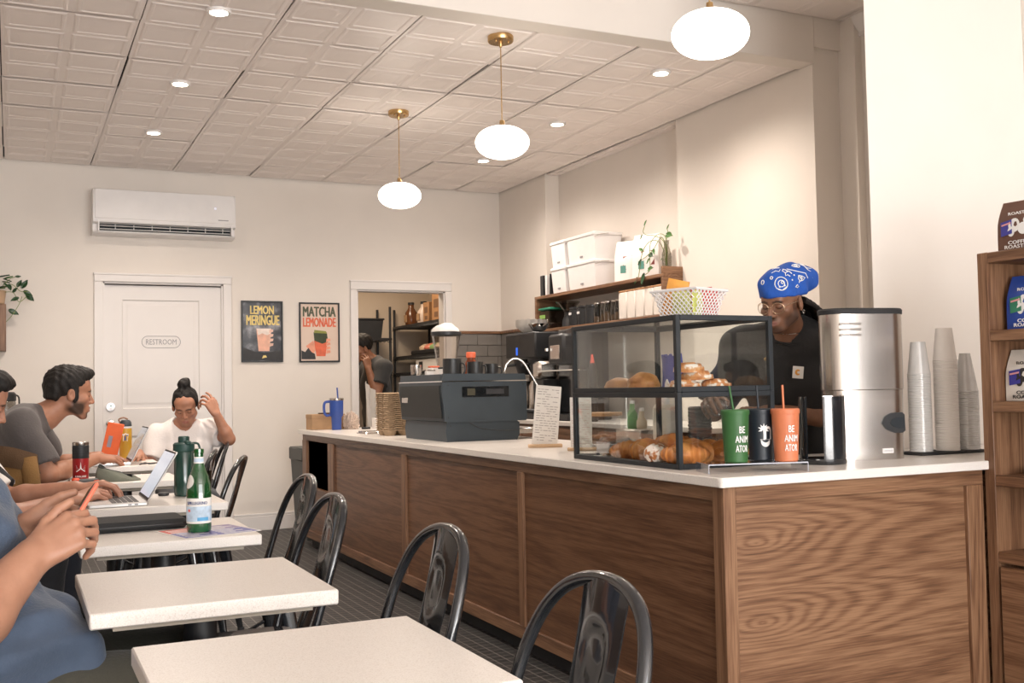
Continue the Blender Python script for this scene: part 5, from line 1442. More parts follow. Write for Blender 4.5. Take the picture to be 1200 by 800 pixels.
# ---- cup carriers
PULP = mat('pulp_carton', (.42, .30, .19), .9, var=.12, scale=40, bump=.4, bscale=120)
def carrier_mesh():
    mb = MB()
    def top(u, v):
        x, y = (u-.5)*.185, (v-.5)*.185; d = 0
        for cx in (-.046, .046):
            for cy in (-.046, .046):
                r = sqrt((x-cx)**2+(y-cy)**2); d = min(d, -.040*min(1, max(0, (.044-r)/.014)))
        e = max(abs(x), abs(y)); d -= .006*max(0, (e-.086)/.0065)
        return (x, y, .04+d)
    mb.grid(top, 26, 26, .003); return mb.mesh('cup_carrier', PULP, angle=50)
cm_ = carrier_mesh()
for k in range(19):
    tag(link('cup_carrier', cm_, None, (2.155+random.uniform(-.003, .003), 6.27+random.uniform(-.003, .003), ZC+k*.0125), (0, 0, random.uniform(-.03, .03))), 'moulded pulp cup carrier, %s of its stack' % ORD(18-k), 'cup carrier', 'stack of pulp cup carriers')
# ---- far end of the counter
t = thing('handled_tumbler', 'blue handled tumbler with a straw at the far end of the counter', 'tumbler', (2.125, 7.45, ZC))
BLU = mat('cobalt_blue', (.030, .075, .32), .4)
MB().lathe([(.033, 0), (.035, .003), (.037, .09), (.048, .105), (.050, .215), (0, .215)], n=36).build('cup', BLU, t)
MB().lathe([(.051, .212), (.052, .216), (.052, .226), (.046, .230), (0, .230)], n=36).build('steel_lid', STEEL, t)
MB().tube([(.012, 0, .22), (.006, .0, .305)], .0055, 10).build('straw', BLU, t)
MB().tube(spline([(-.046, 0, .205), (-.082, 0, .20), (-.092, 0, .17), (-.088, 0, .125), (-.072, 0, .105), (-.044, 0, .11)], 5), .0095, 10).build('handle', BLU, t)
t = thing('cardboard_box', 'low brown cardboard box behind the blue tumbler', 'box', (2.10, 7.655, ZC), .02)
MB().box(-.125, -.08, 0, .125, .08, .108, .003).build('box', KRAFT, t); MB().box(-.127, -.082, .080, .127, .082, .112, .003).build('lid', KRAFT, t)
tag(MB().box(-.05, -.035, 0, .05, .035, .010, .002).build('dark_folder', mat('dark_brown_card', (.05, .02, .012), .6), None, (2.10, 7.65, ZC+.112)), 'thin dark brown folder lying on the cardboard box', 'folder')
mb = MB(); mb.ball((0, 0, 0), 1, n=36, m=24)
mb.v = [tuple(Vector((x*.055, y*.06, max(-.5, z)*.075+.0375))*(1+.16*sin(17*x+9*y)*sin(13*z+8*y)+.10*sin(31*y+23*z))) for x, y, z in mb.v]
mb.v = [(x, y, max(0.0, z)) for x, y, z in mb.v]
tag(mb.build('crumpled_paper_bag', mat('thin_paper', (.62, .50, .42), .7, var=.12, scale=30), None, (2.255, 7.52, ZC), None, 30), 'crumpled translucent paper bag right of the blue tumbler', 'bag')
tag(MB().box(-.03, -.018, 0, .03, .018, .016, .005).build('card_reader', BLACK, None, (2.33, 7.40, ZC), (0, 0, .2)), 'small black card reader lying right of the crumpled bag', 'card reader')
tag(MB().box(-.028, -.03, 0, .028, .03, .078, .002).build('white_carton', PAPER, None, (2.43, 7.45, ZC), (0, 0, .1)), 'small white carton left of the black napkin holder', 'carton')
t = thing('napkin_holder', 'black napkin holder beside the stack of cup carriers', 'napkin holder', (2.37, 7.03, ZC), .1)
MB().prism([(-.04, 0), (.04, 0), (.04, .11), (.03, .125), (-.025, .125), (-.04, .105)], -.04, .04, 'y').build('holder', BLACK, t); MB().box(-.028, -.035, .125, .03, .035, .131).build('napkins', PAPER, t)
tag(MB().box(-.07, -.10, 0, .07, .10, .006, .002).box(-.062, -.092, .006, .062, .092, .016, .004).build('bill_tray', STEEL, None, (2.12, 6.62, ZC), (0, 0, 0)), 'flat steel tray left of the stack of cup carriers', 'tray')
# ---- menu cards
def scribble(mb, w, h, rows, seed, y=-.0013, x0=.08):
    rnd = random.Random(seed)
    for k in range(rows):
        z = h*(.93-.88*k/rows); x = w*x0
        while x < w*.88:
            l = w*rnd.uniform(.06, .2)
            if rnd.random() < .72: mb.box(x, y, z, min(x+l, w*.92), y+.0006, z+h*.010)
            x += l+w*.035
LINES = mat('menu_print', (.36, .32, .31), .8)
t = thing('menu_card', 'tall white menu card leaning on a wooden base by the cases', 'menu', (2.200, 4.44, ZC), -.42)
MB().box(-.015, -.022, 0, .145, .022, .016, .003).build('wooden_base', mat('pale_wood', (.62, .42, .25), .5, scale=30, stretch=(1, 8, 8)), t)
mn = MB().box(0, -.0012, 0, .120, .0012, .285).build('card', PAPER, t, (.002, 0, .012), (-.13, .10, 0))
sb = MB(); scribble(sb, .120, .285, 22, 3); sb.build('print', LINES, mn)['kind'] = 'stuff'
t = thing('menu_card', 'shorter white menu card half hidden behind the case', 'menu', (2.225, 4.10, ZC), -.5)
MB().box(-.015, -.02, 0, .115, .02, .014, .003).build('wooden_base', MAT['pale_wood'], t)
mn = MB().box(0, -.0012, 0, .095, .0012, .225).build('card', PAPER, t, (.0, 0, .010), (-.10, 0, 0))
sb = MB(); scribble(sb, .095, .225, 20, 5); sb.build('print', mat('menu_print_pink', (.60, .40, .36), .8), mn)['kind'] = 'stuff'
# trash bin by the far end
t = thing('waste_bin', 'dark grey waste bin at the far end of the counter', 'bin', (2.20, 8.12, 0))
loft(MB(), [(0, [(-.17, -.17), (.17, -.17), (.17, .17), (-.17, .17)]), (.66, [(-.205, -.20), (.205, -.20), (.205, .20), (-.205, .20)])]).build('bin', mat('bin_grey', (.07, .075, .07), .6), t)
MB().box(-.215, -.21, .60, .215, .21, .70, .01).build('lid', mat('bin_lid', (.05, .055, .05), .5), t)

# ================================================================== BACK BAR, WALL SHELF
ZB = .89
t = thing('coffee_brewer', 'tall black batch coffee brewer on the back bar, nearer the far corner', 'coffee brewer', (3.56, 7.05, ZB), 0)
MB().box(0, 0, 0, .42, .52, .06, .008).build('base', BLACK, t); MB().box(.18, 0, .06, .42, .52, .60, .01).build('tower', BLACKGLOSS, t); MB().box(-.02, 0, .46, .42, .52, .66, .012).build('head', BLACK, t)
for k in range(2):
    f_ = MB().lathe([(.05, .34), (.085, .44), (.085, .46)], (.08, .14+.25*k, 0), 28).build('filter_basket', BLACK, t)
    MB().tube([(.0, .14+.25*k, .42), (-.07, .14+.25*k, .41)], .010, 8).build('basket_handle', BLACK, f_)
    s_2 = MB().lathe([(.075, .06), (.08, .07), (.08, .25), (.06, .29), (.0, .29)], (.08, .14+.25*k, 0), 28).build('steel_server', STEEL, t)
MB().box(-.024, .30, .49, -.019, .325, .55).build('blue_light', mat('blue_led', (.02, .10, .6), .3, emit=(.05, .2, 1), estr=.35), t)
t = thing('grinder_black', 'black bulk coffee grinder on the back bar beside the brewer', 'grinder', (3.52, 6.52, ZB), 0)
MB().box(0, 0, 0, .36, .34, .05, .008).build('base', BLACK, t); MB().box(.10, .02, .05, .36, .32, .66, .012).build('body', BLACKGLOSS, t); MB().box(-.0, .05, .40, .12, .29, .62, .02).build('head', BLACK, t)
MB().box(-.006, .10, .44, .0, .24, .54, .004).build('steel_panel', STEEL, t); MB().cyl((-.02, .26, .50), .016, .02, 14).build('dial', CHROME, t); MB().box(-.06, -.16, .352, .10, .34, .360).build('steel_ledge', CHROME, t)
t = thing('espresso_grinder', 'black grinder with a steel chute in front of the brewer', 'grinder', (3.50, 6.86, ZB+.001), 0)
MB().box(0, -.0, 0, .2, .16, .30, .01).build('body', BLACK, t); MB().box(-.015, .02, .30, .15, .14, .43, .02).build('steel_head', STEEL, t); MB().cyl((.07, .08, .24-.04), .05, .05, 20).build('spout', BLACK, t)
for k in range(5):
    def fl(u, v, k=k):
        a = 2*pi*u; r = .05+.075*v; return (r*cos(a)*(1+.04*sin(14*a)*v), r*sin(a)*(1+.04*sin(14*a)*v), .012*k+.06*v**1.3+.004*sin(16*a)*v)
    tag(MB().grid(fl, 72, 6).lathe([(0, .012*k), (.05, .012*k)], n=24).build('paper_filter', PAPER, None, (3.70, 7.42, ZB+.662)), 'white paper coffee filter on the brewer, %s of the stack' % ORD(4-k), 'filter', 'paper filters on the brewer')
tag(MB().lathe([(.03, 0), (.05, .01), (.078, .055), (.080, .06), (.076, .058), (.045, .014), (0, .01)], n=36).build('steel_bowl', CHROME, None, (3.62, 7.14, ZB+.662)), 'shiny steel bowl on top of the brewer beside the filters', 'bowl')
t = thing('red_squeeze_bottle', 'dark bottle with a red tip on the back bar near the case', 'bottle', (3.60, 6.30, ZB), 0)
MB().lathe([(.032, 0), (.034, .01), (.034, .34), (.02, .40), (0, .40)], n=20).build('bottle_body', BLACK, t); MB().lathe([(.016, .40), (.006, .46), (0, .46)], n=14).build('tip', mat('red_tip', (.7, .08, .05), .4), t)
# below the shelf board
zs = 1.575+.025+.0005
t = thing('storage_tub', 'clear tub with a green lid at the left of the wall shelf', 'tub', (3.98, 7.60, zs), 0)
MB().box(-.07, -.09, 0, .07, .10, .155, .012).build('tub_body', glass('clear_tub', (.8, .82, .8), .05, .72, .3), t); MB().box(-.075, -.095, .155, .075, .105, .172, .004).build('lid', mat('lid_green', (.02, .22, .13), .45), t)
MB().box(-.073, -.01, .085, -.0705, .085, .115).build('green_label', mat('label_green', (.25, .45, .10), .6), t); MB().box(-.06, -.08, .004, .06, .09, .05, .01).build('coffee', mat('coffee_beans', (.05, .02, .01), .6, var=.5, scale=90), t)
t = thing('pour_over_dripper', 'pour over set with a clear wide cone beside the green lidded tub', 'dripper', (4.00, 7.37, zs), 0)
MB().lathe([(.035, 0), (.05, .006), (.045, .06), (.025, .10), (.03, .13)], n=24).build('server', BLACK, t); MB().lathe([(.03, .12), (.10, .205), (.097, .205), (.028, .125)], n=28).build('cone', glass('dripper_plastic', (.85, .83, .8), .1, .8, .4), t)
for k, y in enumerate((7.18, 7.05, 6.93)):
    t = thing('canister', ('black canister with a white label, left of three on the wall shelf', 'black canister with a white label, middle of three on the wall shelf', 'black canister at the right of the three, beside the glass jars')[k], 'canister', (3.97, y, zs), 0, 'black canisters on the wall shelf')
    MB().cyl((0, 0, 0), .055, .128, 28, .005).build('body', BLACK, t); MB().cyl((0, 0, .128), .056, .018, 28, .004).build('lid', BLACKGLOSS, t)
    if k < 2: MB().box(-.0575, -.018, .085, -.054, .018, .103).build('label_strip', WHITE_PL, t)
JG = solid_glass('jar_glass', (.92, .90, .86))
for k, y in enumerate((6.83, 6.755, 6.68, 6.605, 6.53)):
    t = thing('glass_jar', ('glass jar next to the black canisters', 'second glass jar from the black canisters', 'third of the five glass jars, in their middle', 'second glass jar from the white boxes', 'glass jar next to the white boxes')[k]+' on the wall shelf', 'jar', (3.96+.012*(k % 2), y, zs), 0, 'glass jars on the wall shelf')
    MB().lathe([(.028, 0), (.032, .004), (.032, .10), (.024, .122), (.024, .14), (.022, .14), (.022, .12), (.029, .098), (.029, .008), (0, .006)], n=20).build('jar', glass('thin_jar_glass', (.9, .88, .84), .0, .78, .5), t)
    MB().lathe([(.0, .006), (.027, .008), (.027, .05+.012*(k % 3)), (0, .05+.012*(k % 3))], n=16).build('contents', mat('jar_contents', (.30, .20, .13), .7, var=.3, scale=60), t)
    MB().cyl((0, 0, .14), .026, .014, 18, .003).build('lid', STEEL, t)
for k in range(5):
    y = 6.395-.112*k
    t = thing('white_canister', ('white canister with a wooden lid next to the glass jars', 'second white canister from the glass jars', 'middle one of the five white canisters with wooden lids', 'fourth white canister from the glass jars', 'white canister farthest right on the wall shelf, half behind the basket')[k], 'canister', (3.965, y, zs), 0, 'white canisters on the wall shelf')
    MB().box(-.055, -.053, 0, .055, .053, .190, .006).build('body', mat('cream_tin', (.76, .70, .64), .5), t); MB().box(-.054, -.052, .190, .054, .052, .204, .003).build('lid', mat('lid_wood', (.42, .22, .10), .5), t)
# on the shelf top
zt_ = 1.575+.298+.0005
def bucket(y, z, w, label):
    t = thing('lidded_bin', label, 'bin', (4.03, y, z), 0, 'white lidded bins on the wall shelf')
    loft(MB(), [(0, [(-.105, -w/2+.02), (.105, -w/2+.02), (.105, w/2-.02), (-.105, w/2-.02)]), (.185, [(-.118, -w/2+.008), (.118, -w/2+.008), (.118, w/2-.008), (-.118, w/2-.008)])]).build('bin_body', WHITE_PL, t)
    MB().box(-.125, -w/2, .178, .125, w/2, .205, .006).build('lid', WHITE_PL, t)
    P = [(.06-.125*(k/8)*1.0, -w/2-.004, .19-.09*sin(pi*k/16)) for k in range(9)]
    MB().tube([(-.118, -w/2+.004, .165), (-.06, -w/2-.004, .185), (.0, -w/2-.004, .192)][::-1], .002, 6).build('wire_handle', STEEL, t)
    MB().box(-.113, -.02, .03, -.1095, .02, .042).build('mark', SIGNGREY, t)
bucket(7.36, zt_, .25, 'white lidded bin at the bottom left of the stack on the wall shelf'); bucket(7.36, zt_+.206, .25, 'white lidded bin at the top left of the stack on the wall shelf')
bucket(6.99, zt_, .44, 'white lidded bin at the bottom right of the stack on the wall shelf'); bucket(6.99, zt_+.206, .44, 'white lidded bin at the top right of the stack on the wall shelf')
for y0, h, m, lab in ((7.655, .17, BLACK, 'thick black binder at the left end of the wall shelf'), (7.595, .165, WHITE_PL, 'white binder beside the thick black one on the wall shelf'), (7.535, .17, BLACK, 'thin black binder against the white bins')):
    wd = .10 if y0 > 7.6 else (.05 if y0 > 7.57 else .014)
    t = thing('binder', lab, 'binder', (3.93, y0, zt_), 0); MB().box(0, -.0, 0, .2, wd*.55, h, .002).build('cover', m, t); MB().box(.006, .004, .004, .205, wd*.55-.004, h-.006).build('pages', PAPER, t)
TEAL = mat('teal_sticker', (.10, .27, .23), .6); MAR = mat('maroon_print', (.20, .035, .028), .6)
def coffee_pouch(x, y, z, w, h, dpt, m, label, rz, name='coffee_bag'):
    t = thing(name, label, 'bag', (x, y, z), rz)
    def side(s):
        def f(u, v):
            e = (1-v)**.5 if v > .55 else 1
            th = dpt/2*(1 if v < .5 else max(.04, 1-((v-.5)/.5)**1.6))
            taper = 1-.07*max(0, (v-.3))
            return (s*th*(.82+.18*sin(pi*u)), (u-.5)*w*taper, v*h)
        return f
    mb = MB(); mb.grid(side(-1), 12, 16).grid(side(1), 12, 16)
    # gussets and base
    for u in (0, 1):
        mb.grid(lambda a, v, u=u: (lambda A, B: tuple(A[k]+(B[k]-A[k])*a for k in range(3)))(side(-1)(u, v), side(1)(u, v)), 3, 16)
    mb.grid(lambda a, b: (lambda A, B: tuple(A[k]+(B[k]-A[k])*b for k in range(3)))(side(-1)(a, 0), side(1)(a, 0)), 6, 2)
    mb.grid(lambda a, b: (lambda A, B: tuple(A[k]+(B[k]-A[k])*b for k in range(3)))(side(-1)(a, 1), side(1)(a, 1)), 6, 1)
    mb.build('pouch', m, t, angle=50); return t
def on_face(t, name, polys, m, dpt, w, h, lift=.0015):
    """flat print on the -x face, polygons in (u,v) fractions, u=0 at the left as seen from the front"""
    mb = MB()
    for P in polys:
        out = []
        for u, v in P:
            th = dpt/2*(1 if v < .5 else max(.04, 1-((v-.5)/.5)**1.6)); uu = 1-u; taper = 1-.07*max(0, (v-.3))
            out.append((-th*(.82+.18*sin(pi*uu))-lift, (uu-.5)*w*taper, v*h))
        mb.add(out, [tuple(range(len(out)))])
    return mb.build(name, m, t)
def ringp(u, v, ru, rv, n=14): return [(u+ru*cos(2*pi*k/n), v+rv*sin(2*pi*k/n)) for k in range(n)]
WBAG = mat('white_bag', (.80, .76, .74), .5, var=.02)
for (y, x, h, lab) in ((6.24, 4.03, .315, 'white coffee bag with maroon square and teal sticker, right of the pair'), (6.48, 4.03, .30, 'white coffee bag behind the other one, left of the pair')):
    w_, d_ = .21, .09
    t = coffee_pouch(x, y, zt_, w_, h, d_, WBAG, lab, .50)
    on_face(t, 'maroon_square', [[(.36, .30), (.86, .30), (.86, .62), (.36, .62)]], MAR, d_, w_, h, .0018)
    on_face(t, 'letter_blobs', [ringp(.50, .50, .085, .085), ringp(.72, .52, .05, .06), ringp(.72, .40, .07, .06), ringp(.55, .36, .05, .03)], PAPER, d_, w_, h, .0026)['kind'] = 'stuff'
    on_face(t, 'teal_sticker', [[(.26, .22), (.48, .22), (.48, .40), (.26, .40)]], TEAL, d_, w_, h, .0034)
# vines in a glass bottle
LEAF = mat('leaf_green', (.06, .17, .03), .4, var=.35, scale=25); STEM = mat('stem_green', (.20, .26, .07), .5); DLEAF = mat('dark_leaf_green', (.018, .062, .018), .35, var=.3, scale=25)
def leaf_mesh(m, L=.05, W=.035):
    def f(u, v):
        w = W*sin(pi*min(1, v*.96+.04))**.8*(1-.35*v); s = (u-.5)*2
        return (s*w*.5, v*L, -.012*v*v*(L/.05)+.006*abs(s)*(L/.05)-.003*sin(pi*v))
    mb = MB(); mb.grid(f, 6, 8, .0006); return mb.mesh('leaf', m, angle=70)
LM, DLM = leaf_mesh(LEAF), leaf_mesh(DLEAF)
def put_leaf(parent, me, p, ydir, zdir, s=1.0, name='leaf'):
    y = Vector(ydir).normalized(); z = Vector(zdir); z = (z-y*z.dot(y)).normalized(); x = y.cross(z)
    o = link(name, me, parent); o.matrix_local = Matrix(((x.x*s, y.x*s, z.x*s, p[0]), (x.y*s, y.y*s, z.y*s, p[1]), (x.z*s, y.z*s, z.z*s, p[2]), (0, 0, 0, 1))); return o
t = thing('vine_cutting', 'green trailing vine cutting in a glass bottle at the shelf end', 'plant', (3.985, 5.935, zt_), 0)
MB().lathe([(.030, 0), (.034, .004), (.034, .14), (.018, .19), (.018, .225), (.021, .23), (.017, .23), (.016, .19), (.031, .138), (.031, .008), (0, .006)], n=24).build('bottle', glass('vase_glass', (.93, .92, .88), .0, .86, .45), t)
vines = [[(0, 0, .03), (.0, -.005, .2), (-.01, .01, .265), (-.03, .06, .275), (-.05, .12, .22), (-.05, .13, .12), (-.06, .12, .04), (-.08, .15, .01)],
         [(0, .0, .03), (.0, .0, .22), (-.0, -.02, .27), (-.01, -.03, .30)], [(.0, .005, .04), (-.005, .015, .21), (-.03, .09, .27), (-.05, .16, .285), (-.06, .19, .31), (-.06, .17, .35)],
         [(0, 0, .05), (-.01, .0, .20), (-.03, .02, .25), (-.05, .08, .18), (-.06, .15, .14), (-.07, .2, .12)], [(0, 0, .04), (-.02, .03, .2), (-.05, .10, .24), (-.06, .2, .18), (-.07, .24, .03), (-.08, .24, -.02)]]
for V in vines:
    MB().tube(spline(V, 6), .0025, 5).build('stem', STEM, t)
for (p, d, s, m) in (((-.01, -.02, .265), (-.2, -1, -.15), 1.5, LM), ((-.01, -.03, .30), (0, -.3, .8), .7, LM), ((-.06, .17, .35), (0, -.3, 1), .8, LM), ((-.06, .20, .29), (0, .8, -.4), .9, LM), ((-.05, .13, .15), (-.4, -1, -.3), 1.3, DLM), ((-.05, .13, .12), (-.3, .7, -.6), .9, LM), ((-.08, .15, .02), (-.5, .1, -1), 1.6, DLM), ((-.07, .12, .04), (-.3, -1, .2), 1.4, LM), ((-.07, .2, .12), (-.2, .8, -.5), 1.1, DLM), ((-.08, .24, .0), (-.3, .6, -.7), 1.1, DLM), ((-.06, .2, .18), (-.3, .5, .4), .8, LM), ((-.05, .08, .18), (-.3, -.4, -.8), .9, LM), ((-.03, .02, .1), (-.5, -.7, .1), .7, LM)):
    put_leaf(t, m, p, d, (-.9, 0, .4), s)
# ================================================================== BOOKCASE GOODS
BB = mat('brown_bag', (.13, .06, .038), .55, bump=.2, bscale=40); BLB = mat('blue_bag', (.022, .07, .36), .45, bump=.2, bscale=40)
def shelf_bag(y, z, h, m, label, print_m, sticker, seed):
    w_, d_ = .17, .085
    t = coffee_pouch(3.155, y, z, w_, h, d_, m, label, .10)
    rnd = random.Random(seed)
    on_face(t, 'bird_print', [ringp(.40, .50, .13, .14), ringp(.60, .42, .12, .12), ringp(.70, .58, .10, .10), ringp(.33, .38, .08, .10)], print_m, d_, w_, h, .002)['kind'] = 'stuff'
    on_face(t, 'sticker', [[(.10, .30), (.36, .34), (.34, .62), (.08, .58)]], sticker, d_, w_, h, .0034)
    on_face(t, 'sticker_bar', [[(.115, .50), (.335, .535), (.332, .57), (.112, .535)]], mat('pink_bar', (.75, .35, .38), .6), d_, w_, h, .0042)
    Mt = Matrix.Translation((-.0455, 0, h*.12)) @ Matrix.Rotation(radians(-90), 4, 'Z') @ RXM
    put_text('lettering', 'COFFEE\nROASTERS', .017, Mt, print_m, t, width=w_*.62, bold=.02, depth=.001)
    put_text('lettering', 'ROASTED', .014, Matrix.Translation((-.0335, 0, h*.74)) @ Matrix.Rotation(radians(-90), 4, 'Z') @ RXM, print_m, t, width=w_*.5, bold=.02, depth=.001)
LBL = mat('sticker_blue', (.05, .05, .32), .5); LGN = mat('sticker_green', (.04, .24, .14), .5)
shelf_bag(2.500, 1.571, .175, BB, 'brown coffee bag with a violet sticker on top of the bookcase', INK, LBL, 1)
shelf_bag(2.475, 1.300, .185, BLB, 'bright blue coffee bag with a green sticker on the upper shelf', INK, LGN, 2)
shelf_bag(2.490, 1.056, .175, mat('cream_bag', (.74, .70, .64), .5), 'cream coffee bag with black bird print on the second shelf', mat('black_print', (.03, .025, .022), .6), LBL, 3)
tag(MB().lathe([(.06, 0), (.065, .004), (.10, .016), (.101, .019), (.06, .008), (0, .006)], n=36).build('plate', WHITE_PL, None, (3.185, 2.44, .803)), 'white plate lying on the middle shelf of the bookcase', 'plate')
# ================================================================== LEFT CORNER
t = thing('wooden_planter', 'wooden wall box carrying a potted trailing plant at the left edge', 'planter', (-.33, D, 1.468), 0)
MB().box(-.30, -.25, 0, .295, -.0, .34, .003).build('box', WAL_Z, t)
t = thing('potted_plant', 'dark leafy plant in a tan pot on the wooden wall box', 'plant', (-.12, 8.63, 1.809), 0)
MB().lathe([(.06, 0), (.075, .01), (.085, .10), (.088, .105), (.078, .105), (.07, .03), (0, .03)], n=32).build('pot', mat('tan_pot', (.50, .34, .22), .6), t)
MB().cyl((0, 0, .085), .078, .012, 24).build('soil', mat('soil', (.03, .02, .015), .9), t)
rnd = random.Random(4)
for k in range(26):
    a = rnd.uniform(0, 6.28); r = rnd.uniform(.02, .10); z = rnd.uniform(.10, .21)
    put_leaf(t, DLM if k % 3 else LM, (r*cos(a), r*sin(a), z), (cos(a), sin(a), rnd.uniform(-.5, .8)), (0, 0, 1), rnd.uniform(1.1, 1.7))
for V, lv in (([(.05, -.03, .12), (.12, -.05, .15), (.18, -.06, .10), (.235, -.06, .10)], 1), ([(.05, -.02, .09), (.13, -.06, .09), (.17, -.07, .02), (.22, -.07, .06)], 1), ([(.03, -.05, -.18), (.11, -.07, -.10), (.17, -.07, .0), (.19, -.07, .06)], 0), ([(.06, -.03, .14), (.11, -.05, .19), (.145, -.05, .205)], 0)):
    MB().tube(spline(V, 6), .0025, 5).build('stem', STEM, t)
for (p, d, s) in (((.16, -.06, .13), (.4, -.2, .9), 1.2), ((.19, -.06, .12), (.5, -.1, 1.0), 1.5), ((.20, -.06, .10), (1, -.1, -.5), 1.4), ((.215, -.06, .08), (1, 0, -.8), 1.5), ((.17, -.07, .05), (-.6, -.2, -.2), 1.2), ((.13, -.06, .09), (.3, -.3, .4), 1.0), ((.10, -.05, -.04), (.9, -.1, -.35), 1.5), ((.145, -.05, .205), (.9, 0, .25), .8), ((.10, -.05, .15), (.3, -.3, -.8), 1.0)):
    put_leaf(t, DLM, p, d, (-.2, -.8, .5), s)
t = thing('console_table', 'white topped side console in the far left corner', 'side table', (-.45, 8.53, 0), 0)
MB().box(-.45, -.21, .975, .49, .21, 1.005, .004).build('top', QUARTZ, t); MB().box(-.43, -.18, .0, .45, .2, .975).build('cabinet', WAL_Z, t)
t = thing('coffee_carafe', 'glass carafe with a black lid on the side console', 'carafe', (-.035, 8.42, 1.0055), 0)
MB().lathe([(.062, 0), (.066, .004), (.066, .085), (.06, .10), (.0, .10)], n=32).build('glass_body', glass('carafe_glass', (.75, .72, .68), .0, .7, .5), t)
MB().lathe([(.064, .095), (.068, .10), (.068, .145), (.055, .16), (0, .162)], n=32).build('lid', BLACK, t); MB().tube(spline([(.06, -.0, .14), (.085, 0, .12), (.085, 0, .04), (.066, 0, .02)], 4), .006, 8).build('handle', BLACK, t)
# ================================================================== STORAGE ROOM
def rack(name, label, x0, y0, x1, y1, levels, posts):
    t = thing(name, label, 'rack', (x0, y0, 0)); w, d = x1-x0, y1-y0
    for px, py in posts: MB().cyl((px*w, py*d, 0), .014, 2.0, 10).build('post', BLACK, t)
    for z in levels:
        sh = MB().box(0, 0, z-.012, w, .012, z+.012).box(0, d-.012, z-.012, w, d, z+.012).box(0, 0, z-.012, .012, d, z+.012).box(w-.012, 0, z-.012, w, d, z+.012).box(.01, .01, z-.004, w-.01, d-.01, z+.002).build('shelf', BLACK, t)
        wv = MB(); n = int(max(w, d)/.04)
        for k in range(n):
            if w > d: wv.tube([(k*w/n, -.003, z-.035), ((k+.5)*w/n, -.003, z-.012), ((k+1)*w/n, -.003, z-.035)], .003, 4)
            else: wv.tube([(-.003, k*d/n, z-.035), (-.003, (k+.5)*d/n, z-.012), (-.003, (k+1)*d/n, z-.035)], .003, 4)
        wv.build('wire_truss', BLACK, sh)['kind'] = 'stuff'
    return t
rack('wire_rack', 'black wire rack against the back wall of the storage room', 2.85, 10.50, 3.60, 10.95, (.30, 1.315, 1.66), ((.02, .03), (.98, .03), (.02, .97), (.98, .97)))
rack('wire_rack', 'black wire rack along the right wall of the storage room', 3.76, 9.05, 4.19, 10.94, (.30, .95, 1.30, 1.475, 1.80), ((.03, .01), (.97, .01), (.03, .99), (.97, .99)))
t = thing('black_crate', 'black plastic crate on the top of the back storage rack', 'crate', (3.33, 10.70, 1.673), 0)
loft(MB(), [(0, [(-.16, -.18), (.16, -.18), (.16, .18), (-.16, .18)]), (.20, [(-.18, -.2), (.18, -.2), (.18, .2), (-.18, .2)])]).build('crate_body', BLACK, t); MB().box(-.19, -.21, .185, .19, .21, .205, .006).build('rim', BLACK, t)
JB = mat('amber_jug', (.15, .055, .02), .2, var=.2)
def jug(y, m, label, h=.22):
    t = thing('jug', label, 'jug', (3.86, y, 1.813), 0)
    MB().lathe([(.06, 0), (.065, .01), (.065, h*.6), (.03, h*.85), (.03, h), (0, h)], n=24).build('jug_body', m, t); MB().cyl((0, 0, h), .034, .025, 16).build('cap', BLACK, t); MB().box(-.068, -.04, h*.15, -.062, .04, h*.5).build('label_card', KRAFT, t)
jug(10.62, JB, 'amber jug next to the black crate in the storage room'); jug(10.24, mat('pale_jug', (.62, .50, .42), .4), 'pale jug with an amber shoulder on the storage rack', .2)
for k, (y, w_, h, lab) in enumerate(((10.02, .16, .20, 'smaller brown carton beside the pale jug on the storage rack'), (9.74, .22, .28, 'larger brown carton with dark print on the storage rack'))):
    t = thing('carton', lab, 'carton', (3.90, y, 1.813), 0); MB().box(-.10, -w_/2, 0, .12, w_/2, h, .003).build('carton_body', mat('carton_brown', (.36, .19, .085), .8), t)
    MB().box(-.102, -w_*.3, h*.45, -.1, w_*.25, h*.75).build('print_patch', mat('carton_print', (.16, .085, .045), .8), t); MB().box(-.102, -w_*.25, h*.12, -.1, w_*.2, h*.3).build('print_patch', MAT['carton_print'], t)
t = thing('food_bin', 'translucent bin with a red lid at the right of the storage rack', 'bin', (3.92, 9.42, 1.813), 0)
MB().box(-.10, -.11, 0, .12, .11, .30, .012).build('bin_body', mat('pinkish_plastic', (.62, .46, .40), .4), t); MB().box(-.105, -.115, .30, .125, .115, .335, .006).build('lid', mat('bin_red_lid', (.55, .10, .05), .45), t)
t = thing('bun_tray', 'black tray with bagged bread on the storage rack', 'tray', (3.92, 9.95, 1.488), 0)
MB().box(-.15, -.45, 0, .2, .45, .045, .008).build('tray', BLACK, t)
for k in range(5):
    tag(link('bread_bag', lump(mat('bread_bag_%d' % k, ((.62, .42, .40), (.70, .55, .42), (.25, .38, .16), (.62, .2, .14), (.6, .45, .33))[k], .35), .09, .08, .05, 20+k, n=16), None, (3.90, 9.65+.15*k, 1.534)), ('pink bread bag', 'cream bread bag', 'green bread bag', 'red bread bag', 'tan bread bag')[k]+' on the black tray in the storage room', 'bag', 'bread bags on the tray')
t = thing('white_appliance', 'white box appliance on a lower shelf of the storage rack', 'appliance', (3.92, 9.90, 1.313-.0), 0)
MB().box(-.14, -.35, 0, .2, .38, .125, .008).build('appliance_body', WHITE_PL, t); MB().box(-.144, .18, .02, -.139, .28, .1).build('dark_panel', BLACK, t)
